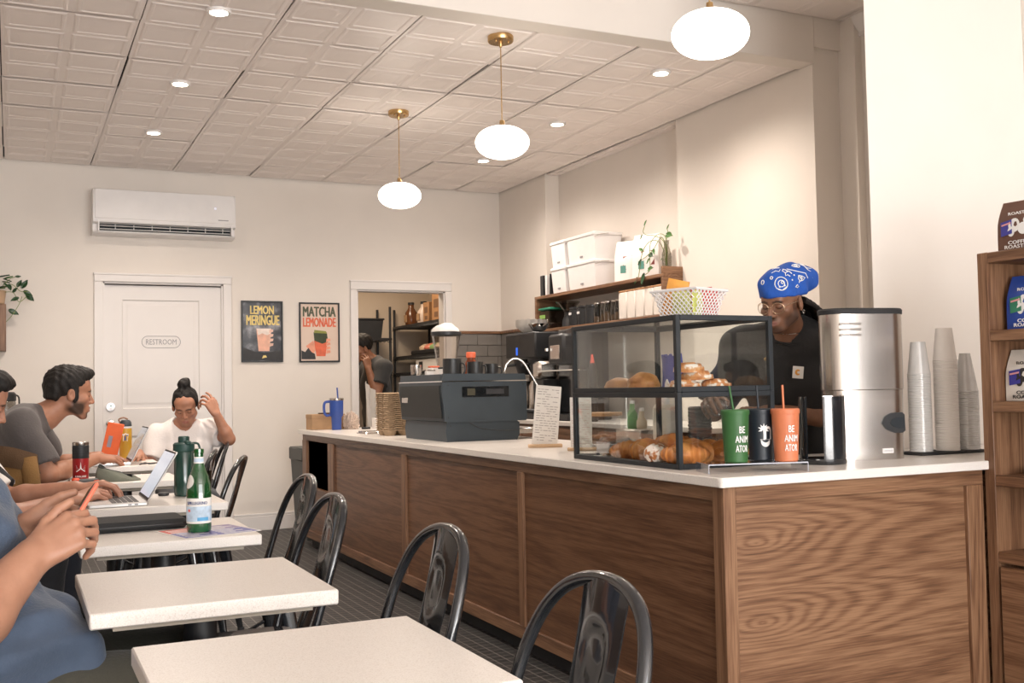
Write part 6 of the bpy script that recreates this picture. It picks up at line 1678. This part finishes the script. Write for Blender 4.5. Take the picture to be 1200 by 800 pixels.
for k, (x, h, r) in enumerate(((3.02, .12, .03), (3.12, .16, .028), (3.21, .10, .035), (3.30, .13, .03), (3.38, .17, .025), (3.46, .11, .03))):
    t = thing('bottle', 'dark small bottle on the back storage rack, number %s from the left post' % ('one two three four five six'.split()[k]), 'bottle', (x, 10.62, 1.328), 0, 'dark bottles on the back storage rack')
    MB().lathe([(r, 0), (r, h*.65), (r*.4, h*.85), (r*.4, h), (0, h)], n=16).build('bottle_body', (BLACK, STEEL, BLACKGLOSS)[k % 3], t); MB().cyl((0, 0, h), r*.5, .015, 12).build('cap', (CHROME, BLACK, WHITE_PL)[k % 3], t)

# ================================================================== PEOPLE
def A(*p): return np.array(p, float)
def torso(b, P, C, Ls, Rs, Nk, fwd, inf=0.0, w=(.150, .165), k=.045):
    P, C, Ls, Rs, Nk = map(lambda q: np.array(q, float), (P, C, Ls, Rs, Nk)); fl = (np.array(fwd, float), .70); S = (Ls+Rs)/2
    b.cone(P, C, w[0]+inf, w[1]+inf, k, flat=fl)
    b.cone(C, C+(S-C)*.75, w[1]+inf, w[1]*.80+inf, k, flat=fl)
    b.cone(Ls, Rs, .058+inf, .058+inf, .05)
    for q in (Ls, Rs): b.cone(Nk-(Nk-S)*.35, q+(S-q)*.25, .050+inf*.6, .046+inf, .05)
def arm(b, s, e, w, r=(.050, .042, .043, .029), k=.02):
    s, e, w = map(lambda q: np.array(q, float), (s, e, w))
    b.cone(s, e, r[0], r[1], k); m = e+(w-e)*.28
    b.cone(e, m, r[1]*.98, r[2], k); b.cone(m, w, r[2], r[3], k)
def leg(b, h, kn, an, toe, inf=0.0, k=.03):
    h, kn, an, toe = map(lambda q: np.array(q, float), (h, kn, an, toe))
    b.cone(h, kn, .082+inf, .058+inf, k); m = kn+(an-kn)*.3
    b.cone(kn, m, .054+inf, .056+inf, k); b.cone(m, an, .056+inf, .036+inf, k)
def shoe(b, an, toe, inf=.0):
    an = np.array(an, float); toe = np.array(toe, float)
    b.cone(an-A(0, 0, .03), toe, .045, .038, .02)
def neck(b, H, Nk, r=(.054, .060)):
    b.cone(H(0, -.022, -.045), np.array(Nk, float), r[0]*H.s, r[1]*H.s, .03)
def sleeve(b, s, e, f, r0, r1, k=.03):
    """short sleeve along the upper arm, cut flat at fraction f"""
    s = np.array(s, float); e = np.array(e, float); b.cone(s, s+(e-s)*f, r0, r1, k, clip=1)
def cloth_mat(name, col, rough=.85, var=.10, bump=.5, bscale=90):
    return mat(name, col, rough, var=var, scale=7, bump=bump, bscale=bscale, sheen=.15)
HAIR = mat('black_hair', (.011, .009, .008), .62, var=.5, scale=60, bump=.6, bscale=160, spec=.3)
def person(name, label, loc): return thing(name, label, 'person', loc)
def eyes(H, parent, iris=(.03, .015, .01), down=.3):
    """eyeballs showing between the lids"""
    for q in (-1, 1):
        pass

# ---------------------------------------------------------------- the barista
t = person('person', 'person in a blue patterned headscarf and black T-shirt behind the counter', (0, 0, 0))
SK = (.245, .118, .068)
H = Frame((2.805, 3.365, 1.456), (-.90, -.34, -.24), s=.97, roll=.03)
Ls, Rs = A(3.085, 3.355, 1.285), A(2.775, 3.58, 1.290); Nk = A(2.915, 3.455, 1.342); C_ = A(2.945, 3.475, 1.13); P_ = A(2.99, 3.53, .86); fw = A(-.62, -.78, 0)
eR, wR = A(2.67, 3.655, 1.02), A(2.545, 3.475, 1.065); eL, wL = A(3.075, 3.365, .985), A(2.74, 3.405, 1.015)
b = Body(); add_head(b, H, jaw=1.0, nose=1.18, lips=1.25); neck(b, H, Nk, (.056, .066)); torso(b, P_, C_, Ls, Rs, Nk, fw)
arm(b, Rs, eR, wR); arm(b, Ls, eL, wL)
add_hand(b, wR, A(-.75, -.62, .05), A(-.35, .35, .85), False, 1.0, (.5, .55, .6, .65), .12, (.6, .3, .5))
add_hand(b, wL, A(-.95, .15, .10), A(.1, .2, .95), True, 1.0, (.45, .5, .55, .6), .12, (.6, .3, .5))
hips = [A(3.06, 3.47, .86), A(2.90, 3.60, .86)]
for hp in hips: leg(b, hp, hp+A(-.02, -.0, -.42), hp+A(0, .03, -.78), None)
paint = face_paint(H, (.26, .10, .075), brow=(.02, .012, .01), beard=(.040, .022, .016), beard_amt=.72)
body = b.build('body', SKIN, t, .0042, paint, SK)
c = Body(); torso(c, P_+A(0, 0, -.04), C_, Ls, Rs, Nk, fw, .022, (.160, .172)); sleeve(c, Rs, eR, .92, .080, .082); sleeve(c, Ls, eL, .92, .080, .082)
c.cone(Nk+A(-.005, -.005, -.03), Nk+A(-.03, -.025, .10), .066, .062, .01, sub=True)
c.func(wrinkle(.0075, 24, 1.0)); tee = c.build('t_shirt', cloth_mat('black_tee', (.016, .015, .015)), t, .0065)
co = [Nk+.074*(cos(a)*A(.78, -.62, 0)+sin(a)*A(-.62, -.78, -.55))+A(-.012, -.012, -.012) for a in [2*pi*k/24 for k in range(24)]]
MB().tube([tuple(p) for p in co], .006, 6, closed=True).build('collar', MAT['black_tee'], tee)
TR = cloth_mat('dark_trousers', (.02, .022, .028))
c = Body()
for hp in hips: c.cone(hp, hp+A(-.02, 0, -.42), .10, .075, .03); c.cone(hp+A(-.02, 0, -.42), hp+A(0, .03, -.80), .075, .062, .03, clip=1)
c.cone(hips[0], hips[1], .10, .10, .03); c.build('trousers', TR, t, .010)
for hp in hips:
    c = Body(); shoe(c, hp+A(0, .03, -.78), hp+A(-.11, -.12, -.822)); c.build('shoe', BLACKMATTE, t, .008)
# headscarf
BAND = mat('scarf_blue', (.010, .085, .42), .75, var=.08, scale=18, bump=.5, bscale=120)
def scarf_shape(inf=0.0):
    c = Body(); s = H.s
    c.ell(H(0, -.014, .050), (A(.085, .113, .083)+inf)*s, H.M, .01); c.ell(H(0, -.085, .082), (A(.078, .080, .064)+inf)*s, H.M, .03); c.ell(H(0, -.070, .040), (A(.080, .062, .055)+inf)*s, H.M, .02)
    c.ell(H(0, .016, .094), (A(.070, .070, .046)+inf)*s, H.M, .03); c.cone(H(.0, -.10, .080), H(.02, -.185, .062), (.068+inf)*s, (.055+inf)*s, .02)
    c.cone(H(.0, -.12, .03), H(.015, -.185, .03), (.036+inf)*s, (.026+inf)*s, .02)
    c.cut(H(0, .08, .032), -(H.M[2]*.98-H.M[1]*.10), .006)
    return c
c = scarf_shape(); c.func(wrinkle(.0025, 60, 2.0)); sc_o = c.build('headscarf', BAND, t, .0042)
def on_scarf(polys, r=.0018):
    """lines in (azimuth from the face, elevation) degrees, cast outward onto the scarf"""
    c = scarf_shape(); mb = MB(); o = H(0, -.025, .045)
    for P in polys:
        out = []
        for az, el in P:
            a, e = radians(az), radians(el); d = H.d(sin(a)*cos(e), cos(a)*cos(e), sin(e))
            ts = np.linspace(.05, .25, 81)*H.s; X = (o+ts[:, None]*d)[None]
            v = c.eval(X, A(-9, -9, -9)[None], A(9, 9, 9)[None])[0]; i = int(np.argmax(v > .0012)); out.append(tuple(o+ts[i]*d))
        mb.tube(out, r, 5)
    return mb
def circ(az, el, r, n=18, sq=1.0): return [(az+r*cos(2*pi*k/n), el+r*sq*sin(2*pi*k/n)) for k in range(n+1)]
pr = on_scarf([circ(28, 22, 13), circ(28, 22, 6.5, 10), circ(30, 24, 2.5, 8), [(17, 14), (28, 9), (40, 16)], circ(24, 16, 1.2, 6), circ(34, 18, 1.2, 6),
               [(85, 30), (96, 38), (110, 32), (118, 24), (105, 22), (92, 23), (85, 30)], [(96, 38), (100, 22)], [(88, 26), (80, 20)], circ(104, 29, 3, 8),
               [(60, 62), (75, 58), (95, 52), (115, 42), (128, 30), (130, 18)],
               [(40, 60), (35, 52), (42, 46), (52, 50), (50, 58), (40, 60)], [(42, 46), (40, 38), (47, 40), (52, 36)], [(48, 55), (60, 50), (64, 44)],
               circ(135, 55, 8, 12), circ(135, 55, 3.5, 8), [(5, 45), (14, 52), (24, 50), (28, 58)], circ(8, 34, 3, 8), [(62, 12), (70, 16), (76, 11), (68, 9), (62, 12)],
               [(150, 45), (152, 35), (147, 28), (153, 20), (149, 10)], [(158, 45), (160, 35), (155, 28), (161, 20)], [(-5, 60), (5, 68), (25, 70)], circ(-12, 26, 4, 8), circ(55, 28, 1.2, 6), circ(70, 40, 1.4, 6)])
pr.build('white_print', INK, sc_o)['kind'] = 'stuff'
# locks falling behind the ear
rnd = random.Random(9); hl = MB()
lock = None
for k in range(17):
    x0 = .078-.0085*k; y0 = -.050-.055*sin(pi*min(1, k/12))
    P = [H(x0, y0, -.005), H(x0*1.2+.006, y0-.045, -.04), H(x0*1.35+.012, y0-.070-rnd.uniform(0, .025), -.10), H(x0*1.45+.022, y0-.085-rnd.uniform(0, .04), -.175-rnd.uniform(0, .04))]
    P = [tuple(p) for p in spline([tuple(q) for q in P], 6)]
    MB().tube(P, [.0105*(1+.16*sin(9*i+k)) for i in range(len(P))], 7).build('hair_lock', HAIR, t)
GOLD = mat('gold_wire', (.66, .50, .34), .25, .9)
gl = MB()
for q in (-1, 1):
    gl.tube([tuple(H(q*.034+.0265*cos(a), .0965-.008*abs(cos(a)) if q*cos(a) > 0 else .0965, -.008+.0225*sin(a))) for a in [2*pi*k/28 for k in range(28)]], .0012, 6, closed=True)
    gl.tube([tuple(p) for p in spline([tuple(H(q*.060, .088, .0)), tuple(H(q*.078, .05, .004)), tuple(H(q*.084, .0, .004)), tuple(H(q*.082, -.015, -.006))], 4)], .0012, 6)
gl.tube([tuple(H(-.009, .101, -.004)), tuple(H(0, .103, -.001)), tuple(H(.009, .101, -.004))], .0012, 6)
go = gl.build('glasses', GOLD, t)
for q in (-1, 1):
    MB().add([tuple(H(q*.034+.0255*cos(a), .0955-.008*abs(cos(a)) if q*cos(a) > 0 else .0955, -.008+.0215*sin(a))) for a in [2*pi*k/24 for k in range(24)]], [tuple(range(24))]).build('lens', glass('lens_glass', (1, 1, 1), 0, .95, .1), go)
MB().tube([tuple(H(.088+.004*cos(a), -.014, -.045+.007*sin(a))) for a in [2*pi*k/12 for k in range(12)]], .0016, 5, closed=True).build('earring', CHROME, t)
MB().tube([tuple(Nk+.071*(cos(a)*A(.78, -.62, 0)+sin(a)*A(-.62, -.78, -.35))+A(-.012, -.012, .012)) for a in [2*pi*k/30 for k in range(30)]], .0014, 5, closed=True).build('necklace', CHROME, t)
# small white chest label with an orange mark
pc = A(2.838, 3.318, 1.172)
fr_ = frame(tuple(pc), (.78, -.62, -.10), (0, 0, 1)); fr_ = Matrix.Translation((-.018, -.022, 0)) @ fr_
lb = MB(); lb.T = fr_; lb.box(-.021, -.003, -.024, .021, .003, .024, .001); lo_ = lb.build('chest_label', PAPER, tee)
lb = MB(); lb.T = fr_ @ Matrix.Translation((0, -.0035, 0))
arcp = [(.011*cos(a)-.001, .012*sin(a)) for a in [pi*.25+pi*1.5*k/12 for k in range(13)]]+[(.0045*cos(a)+.001, .005*sin(a)) for a in [pi*1.75-pi*1.5*k/12 for k in range(13)]]
lb.prism(arcp, -.0008, .0008, 'y'); lb.build('label_mark', ink('label_orange', (.80, .36, .06)), lo_)
tag(link('plastic_bag', lump(PLAST, .06, .05, .04, 31, .16, .6), None, (2.50, 3.385, 1.012)), 'clear plastic bag held by the person in the blue headscarf', 'bag')

# ---------------------------------------------------------------- man in grey at the laptop
t = person('person', 'bearded person in a grey T-shirt leaning over a laptop, seen from the side', (0, 0, 0))
H = Frame((.272, 5.86, 1.145), (.98, .16, -.10), s=1.06)
Rs, Ls = A(.045, 5.685, .985), A(.10, 6.06, .985); Nk = A(.165, 5.865, 1.035); C_ = A(-.03, 5.865, .83); P_ = A(-.18, 5.86, .63); fw = A(.93, .1, -.35)
eR, wR = A(.165, 5.625, .745), A(.405, 5.92, .805); eL, wL = A(.20, 6.20, .76), A(.43, 6.15, .80)
b = Body(); add_head(b, H, nose=1.08, jaw=1.04); neck(b, H, Nk, (.055, .066)); torso(b, P_, C_, Ls, Rs, Nk, fw)
arm(b, Rs, eR, wR, (.052, .044, .045, .030)); arm(b, Ls, eL, wL)
add_hand(b, wR, A(.85, .42, -.08), A(.05, -.25, .95), False, 1.0, (.35, .35, .4, .45), .18, (.6, .2, .5))
add_hand(b, wL, A(.95, -.1, -.12), A(.1, .1, .95), True, 1.0, (.35, .35, .4, .45), .18, (.6, .2, .5))
for y in (5.74, 5.98): leg(b, A(-.16, y, .55), A(.27, y, .53), A(.25, y, .10), None)
paint = face_paint(H, (.50, .24, .20), brow=(.02, .014, .01), beard=(.035, .022, .016), beard_amt=.93, blush=(.42, .17, .115))
b.build('body', SKIN, t, .0046, paint, (.40, .19, .115))
GT = cloth_mat('grey_tee', (.078, .068, .067), bump=.4)
c = Body(); torso(c, P_+A(-.01, 0, -.06), C_, Ls, Rs, Nk, fw, .020, (.160, .176)); sleeve(c, Rs, eR, .80, .078, .080); sleeve(c, Ls, eL, .80, .078, .080)
c.cut(A(0, 0, .455), A(0, 0, -1)); c.cone(Nk+A(-.01, 0, -.03), Nk+A(.05, 0, .09), .066, .060, .01, sub=True); c.func(wrinkle(.0055, 24, .4)); tee = c.build('t_shirt', GT, t, .007)
c = Body()
for y in (5.74, 5.98): c.cone(A(-.16, y, .55), A(.27, y, .53), .095, .070, .03); c.cone(A(.27, y, .53), A(.25, y, .09), .070, .055, .03, clip=1)
c.cone(A(-.2, 5.74, .56), A(-.2, 5.98, .56), .105, .105, .03); c.build('jeans', cloth_mat('dark_jeans', (.03, .035, .05)), t, .010)
for y in (5.74, 5.98):
    c = Body(); shoe(c, A(.25, y, .10), A(.40, y, .045)); c.build('shoe', BLACKMATTE, t, .008)
c = Body(); s = H.s
c.ell(H(0, -.020, .046), A(.086, .107, .092)*s, H.M, .01); c.ell(H(0, .052, .098), A(.058, .050, .034)*s, H.M, .03); c.ell(H(0, -.08, -.01), A(.07, .035, .06)*s, H.M, .03)
c.cut(H(0, .066, .062), H.M[1]*.62-H.M[2]*.78, .012)
for q in (-1, 1): c.ell(H(q*.075, .012, -.005), A(.012, .016, .040)*s, H.M, .01)
c.cut(H(0, -.02, -.062), -H.M[2]*.9-H.M[1]*.3, .008)
def strands(X, d): return d+.0035*np.sin(150*X[..., 0]+60*X[..., 2]+4*np.sin(40*X[..., 1]))*np.sin(130*X[..., 1]+50*X[..., 2])
c.func(strands); c.build('hair', HAIR, t, .005)

# ---------------------------------------------------------------- woman in white
t = person('person', 'person with a dark hair bun and white T-shirt, looking down', (0, 0, 0))
H = Frame((.950, 6.60, 1.058), (-.22, -.84, -.46), s=.91, roll=-.06)
Ls, Rs = A(1.105, 6.64, .905), A(.795, 6.70, .885); Nk = A(.955, 6.67, .945); C_ = A(.965, 6.68, .75); P_ = A(.97, 6.68, .61); fw = A(-.15, -.95, 0)
eL, wL = A(1.190, 6.52, .852), A(1.112, 6.49, 1.005); eR, wR = A(.735, 6.60, .675), A(.665, 6.42, .795)
b = Body(); add_head(b, H, nose=.92, lips=1.12, jaw=.97); neck(b, H, Nk, (.046, .052)); torso(b, P_, C_, Ls, Rs, Nk, fw, -.012, (.130, .140))
arm(b, Ls, eL, wL, (.043, .036, .036, .025)); arm(b, Rs, eR, wR, (.043, .036, .036, .025))
add_hand(b, wL, A(-.45, .15, .88), A(.30, -.80, .45), True, .92, (.35, .55, .7, .8), .28, (.7, .3, .2))
add_hand(b, wR, A(-.4, -.8, -.25), A(0, -.2, .95), False, .92, (.4, .4, .45, .5), .15, (.6, .2, .5))
for x in (.88, 1.04): leg(b, A(x, 6.66, .53), A(x-.02, 6.22, .51), A(x-.02, 6.26, .09), None, -.006)
paint = face_paint(H, (.42, .15, .12), brow=(.04, .022, .015), blush=(.48, .20, .13))
b.build('body', SKIN, t, .0046, paint, (.43, .205, .125))
WT = cloth_mat('white_tee', (.74, .69, .66), var=.03, bump=.3)
c = Body(); torso(c, P_+A(0, 0, -.02), C_, Ls, Rs, Nk, fw, .006, (.138, .150)); sleeve(c, Ls, eL, .62, .066, .070); sleeve(c, Rs, eR, .70, .066, .070)
for q in (-1, 1): c.ell(C_+A(q*.06, -.065, .03), A(.058, .045, .055), None, .05)
c.cut(A(0, 0, .460), A(0, 0, -1)); c.cone(Nk+A(0, 0, -.025), Nk+A(-.01, -.05, .08), .062, .062, .01, sub=True); c.func(wrinkle(.0050, 28, 2.2)); c.build('t_shirt', WT, t, .0065)
c = Body()
for x in (.88, 1.04): c.cone(A(x, 6.66, .545), A(x-.02, 6.22, .51), .086, .064, .03); c.cone(A(x-.02, 6.22, .51), A(x-.02, 6.26, .09), .064, .05, .03, clip=1)
c.cone(A(.88, 6.69, .555), A(1.04, 6.69, .555), .095, .095, .03); c.build('trousers', TR, t, .010)
for x in (.88, 1.04):
    c = Body(); shoe(c, A(x-.02, 6.26, .09), A(x-.03, 6.13, .042)); c.build('shoe', BLACKMATTE, t, .008)
c = Body(); s = H.s
c.ell(H(0, -.020, .042), A(.080, .102, .086)*s, H.M, .01); c.ell(H(0, -.06, .0), A(.066, .055, .065)*s, H.M, .03)
c.cut(H(0, .050, .078), H.M[1]*.86-H.M[2]*.51, .010)
for q in (-1, 1): c.ell(H(q*.072, .006, .030), A(.010, .022, .030)*s, H.M, .012)
c.ell(H(0, -.045, .138), A(.042, .042, .036)*s, H.M, .012); c.ell(H(.012, -.06, .155), A(.025, .022, .022)*s, H.M, .01)
c.func(strands); c.build('hair', HAIR, t, .005)

# ---------------------------------------------------------------- striped shirt, typing
t = person('person', 'person in a black and white striped shirt typing on the silver laptop', (0, 0, 0))
H = Frame((-.118, 4.42, 1.115), (.90, .12, -.35), s=1.05)
Rs, Ls = A(-.235, 4.235, .945), A(-.20, 4.62, .945); Nk = A(-.195, 4.43, 1.01); C_ = A(-.30, 4.43, .80); P_ = A(-.36, 4.43, .62); fw = A(.96, .05, -.2)
eR, wR = A(-.075, 4.12, .690), A(.205, 4.285, .742); eL, wL = A(-.02, 4.56, .735), A(.225, 4.44, .772)
b = Body(); add_head(b, H); neck(b, H, Nk); torso(b, P_, C_, Ls, Rs, Nk, fw)
arm(b, Rs, eR, wR, (.050, .043, .045, .032)); arm(b, Ls, eL, wL, (.050, .043, .044, .031))
add_hand(b, wR, A(.86, .36, .22), A(-.25, -.35, .90), False, 1.05, ((.55, .5, .3), (.55, .55, .35), (.6, .6, .4), (.65, .6, .4)), .16, (.55, .25, .55))
add_hand(b, wL, A(.92, -.05, .12), A(-.15, .1, .95), True, 1.05, ((.5, .5, .3), (.5, .55, .3), (.55, .6, .3), (.6, .6, .3)), .16, (.55, .25, .55))
for y in (4.32, 4.55): leg(b, A(-.30, y, .55), A(.12, y, .53), A(.10, y, .10), None)
paint = face_paint(H, (.45, .22, .18), brow=(.02, .014, .01), beard=(.045, .028, .02), beard_amt=.85)
b.build('body', SKIN, t, .0046, paint, (.42, .205, .13))
def stripes():
    m, nt, bs = node_mat('striped_cloth'); tc = N(nt, 'ShaderNodeTexCoord'); w_ = N(nt, 'ShaderNodeTexWave', wave_type='BANDS', bands_direction='DIAGONAL')
    mp = N(nt, 'ShaderNodeMapping'); mp.inputs['Rotation'].default_value = (radians(35), radians(-30), 0); nt.links.new(tc.outputs['Object'], mp.inputs[0]); nt.links.new(mp.outputs[0], w_.inputs[0])
    w_.bands_direction = 'Z'; w_.inputs['Scale'].default_value = 5.2; w_.inputs['Distortion'].default_value = .6; w_.inputs['Detail Scale'].default_value = 1.5
    r = ramp(nt, w_.outputs['Fac'], [(.48, (.014, .014, .016)), (.53, (.72, .68, .64))]); r.color_ramp.interpolation = 'LINEAR'
    nt.links.new(r.outputs[0], bs.inputs['Base Color']); bs.inputs['Roughness'].default_value = .85; return m
c = Body(); torso(c, P_+A(0, 0, -.05), C_, Ls, Rs, Nk, fw, .020, (.160, .176)); sleeve(c, Rs, eR, .90, .080, .076); sleeve(c, Ls, eL, .88, .080, .076)
c.cut(A(0, 0, .455), A(0, 0, -1)); c.cone(Nk+A(0, 0, -.03), Nk+A(.03, 0, .09), .066, .060, .01, sub=True); c.func(wrinkle(.004, 26, 3.1)); c.build('striped_shirt', stripes(), t, .007)
c = Body()
for y in (4.32, 4.55): c.cone(A(-.30, y, .55), A(.12, y, .53), .095, .070, .03); c.cone(A(.12, y, .53), A(.10, y, .09), .070, .055, .03, clip=1)
c.cone(A(-.36, 4.32, .56), A(-.36, 4.55, .56), .105, .105, .03); c.build('trousers', TR, t, .010)
for y in (4.32, 4.55):
    c = Body(); shoe(c, A(.10, y, .10), A(.25, y, .045)); c.build('shoe', BLACKMATTE, t, .008)
c = Body(); s = H.s
c.ell(H(0, -.020, .046), A(.087, .108, .093)*s, H.M, .01); c.ell(H(0, .05, .09), A(.06, .05, .04)*s, H.M, .03); c.cut(H(0, .066, .060), H.M[1]*.62-H.M[2]*.78, .012); c.cut(H(0, -.02, -.055), -H.M[2], .008); c.func(strands); c.build('hair', HAIR, t, .006)

# ---------------------------------------------------------------- blue denim, with a phone
t = person('person', 'person in a blue denim shirt holding a phone in both hands', (0, 0, 0))
H = Frame((-.27, 2.42, 1.32), (.86, .1, -.42), s=1.05)
Rs, Ls = A(-.30, 2.20, 1.06), A(-.28, 2.62, 1.06); Nk = A(-.30, 2.41, 1.14); C_ = A(-.125, 2.41, .84); P_ = A(-.06, 2.40, .62); fw = A(.9, 0, .25)
eR, wR = A(-.085, 2.115, .705), A(.035, 2.225, .825); eL, wL = A(-.16, 2.62, .80), A(.022, 2.40, .860)
PH_o = A(.117, 2.300, .887); PU = A(.50, .30, .81); PU /= np.linalg.norm(PU); PW = A(-.12, .95, -.28); PW -= PU*(PW@PU); PW /= np.linalg.norm(PW)
b = Body(); add_head(b, H); neck(b, H, Nk); torso(b, P_, C_, Ls, Rs, Nk, fw)
arm(b, Rs, eR, wR, (.056, .053, .055, .036)); arm(b, Ls, eL, wL, (.052, .044, .045, .032))
add_hand(b, wR, A(.80, .10, .50), A(-.25, -.80, .50), False, 1.02, ((.75, .75, .5), (.85, .8, .5), (.95, .85, .5), (1.0, .9, .5)), .08, (.55, .30, -.10), fat=1.04)
add_hand(b, wL, A(.90, -.22, .20), A(.05, .85, .40), True, 1.0, ((.9, .9, .6), (.95, .9, .6), (1.0, .9, .6), (1.0, .9, .6)), .08, (.45, .25, -.25))
for y in (2.28, 2.54): leg(b, A(-.12, y, .54), A(.36, y-.01, .53), A(.34, y, .10), None)
paint = face_paint(H, (.5, .26, .22), brow=(.08, .05, .03))
b.build('body', SKIN, t, .0034, paint, (.41, .21, .133))
DEN = cloth_mat('denim_shirt', (.058, .085, .135), .85, .22, .5, 130)
c = Body(); torso(c, P_, C_, Ls, Rs, Nk, fw, .024, (.165, .178))
c.ell(A(-.06, 2.36, .655), A(.20, .21, .095), frame((0, 0, 0), (.80, 0, -.42)).to_3x3().transposed() if False else None, .05)
c.cone(A(-.05, 2.27, .62), A(.12, 2.27, .60), .095, .060, .05); c.cone(A(-.05, 2.50, .62), A(.10, 2.50, .60), .10, .06, .05)
sleeve(c, Rs, eR, .78, .082, .084); sleeve(c, Ls, eL, .78, .082, .084)
c.cone(Nk+A(0, 0, -.03), Nk+A(.03, 0, .09), .066, .060, .01, sub=True)
def folds(X, d): return d+.012*np.sin(20*X[..., 0]+34*X[..., 2]+2.5*np.sin(9*X[..., 1]+5*X[..., 2]))*np.sin(14*X[..., 1]+8*X[..., 0]+1)+.0045*np.sin(60*X[..., 2]-40*X[..., 0]+3*np.sin(20*X[..., 1]))
c.func(folds); shirt = c.build('denim_shirt', DEN, t, .006)
OLV = cloth_mat('olive_trousers', (.050, .048, .036), .9, .12, .6, 120)
c = Body()
for y in (2.28, 2.54): c.cone(A(-.12, y, .54), A(.36, y-.01, .53), .098, .075, .03); c.cone(A(.36, y-.01, .53), A(.34, y, .09), .075, .06, .03, clip=1)
c.cone(A(-.20, 2.28, .56), A(-.20, 2.54, .56), .105, .105, .03); c.func(wrinkle(.005, 22, 5)); c.build('trousers', OLV, t, .008)
for y in (2.28, 2.54):
    c = Body(); shoe(c, A(.34, y, .10), A(.49, y, .045)); c.build('shoe', BLACKMATTE, t, .008)
c = Body(); c.ell(H(0, -.020, .046), A(.087, .108, .093)*H.s, H.M, .01); c.cut(H(0, .066, .060), H.M[1]*.62-H.M[2]*.78, .012); c.cut(H(0, -.02, -.055), -H.M[2], .008); c.func(strands); c.build('hair', HAIR, t, .008)
PN = np.cross(PW, PU); 
Mph = Matrix(((PU[0], PW[0], -PN[0], PH_o[0]), (PU[1], PW[1], -PN[1], PH_o[1]), (PU[2], PW[2], -PN[2], PH_o[2]), (0, 0, 0, 1)))
ph = thing('phone', 'phone in an orange case held by the person in blue denim', 'phone', (0, 0, 0)); ph.matrix_world = Mph
if PN[0] > 0: sgn = 1
else: sgn = -1
MB().box(-.075, -.036, -.0045, .075, .036, .0045, .004).build('case', mat('coral_case', (.74, .20, .12), .4), ph)
MB().box(-.071, -.033, .0046*sgn, .071, .033, .0052*sgn).build('screen', mat('phone_screen', (.03, .032, .045), .08), ph)

# ---------------------------------------------------------------- person in the storage room
t = person('person', 'person in a dark grey T-shirt raising a hand to the face in the storage room', (0, 0, 0))
H = Frame((2.925, 9.42, 1.515), (-.9, -.1, -.25), s=1.03)
Ls, Rs = A(3.085, 9.24, 1.335), A(3.06, 9.60, 1.335); Nk = A(3.03, 9.42, 1.40); C_ = A(3.06, 9.42, 1.16); P_ = A(3.07, 9.42, .92); fw = A(-1, 0, 0)
eL, wL = A(2.985, 9.16, 1.085), A(2.935, 9.23, 1.325); eR, wR = A(2.90, 9.66, 1.12), A(2.78, 9.50, 1.30)
b = Body(); add_head(b, H); neck(b, H, Nk); torso(b, P_, C_, Ls, Rs, Nk, fw)
arm(b, Ls, eL, wL); arm(b, Rs, eR, wR)
add_hand(b, wL, A(-.15, .25, .95), A(.3, -.9, .1), True, 1.0, (.5, .6, .7, .8), .2, (.6, .3, .2)); add_hand(b, wR, A(-.4, -.3, .85), A(.2, .8, .1), False, 1.0, (.5, .6, .7, .8), .2, (.6, .3, .2))
for y in (9.33, 9.51): leg(b, A(3.07, y, .90), A(3.05, y, .48), A(3.08, y, .10), None)
b.build('body', SKIN, t, .006, face_paint(H, (.3, .12, .09), brow=(.02, .014, .01)), (.30, .135, .075))
c = Body(); torso(c, P_, C_, Ls, Rs, Nk, fw, .020, (.155, .170)); sleeve(c, Ls, eL, .62, .076, .080); sleeve(c, Rs, eR, .62, .076, .080); c.cone(Nk+A(0, 0, -.03), Nk+A(-.03, 0, .09), .066, .060, .01, sub=True); c.func(wrinkle(.004, 24, 7)); c.build('t_shirt', cloth_mat('charcoal_tee', (.035, .036, .038)), t, .009)
c = Body()
for y in (9.33, 9.51): c.cone(A(3.07, y, .90), A(3.05, y, .48), .10, .075, .03); c.cone(A(3.05, y, .48), A(3.08, y, .09), .075, .06, .03, clip=1)
c.cone(A(3.07, 9.33, .94), A(3.07, 9.51, .94), .105, .105, .03); c.build('trousers', MAT['dark_trousers'], t, .010)
for y in (9.33, 9.51):
    c = Body(); shoe(c, A(3.08, y, .10), A(2.95, y, .045)); c.build('shoe', BLACKMATTE, t, .009)
c = Body(); c.ell(H(0, -.020, .046), A(.087, .108, .093)*H.s, H.M, .01); c.cut(H(0, .066, .060), H.M[1]*.62-H.M[2]*.78, .012); c.cut(H(0, -.02, -.075), -H.M[2], .008); c.func(strands); c.build('hair', HAIR, t, .007)
mb = MB(); mb.grid(lambda u, v: (2.86+.10*u+.012*sin(14*u+3*v), 9.10+.02*sin(9*u+4*v), .55+.66*v-.10*u*v), 16, 14, .006)
tag(mb.build('white_apron', PAPER, None), 'white cloth hanging in the storage doorway beside the raised arm', 'cloth')
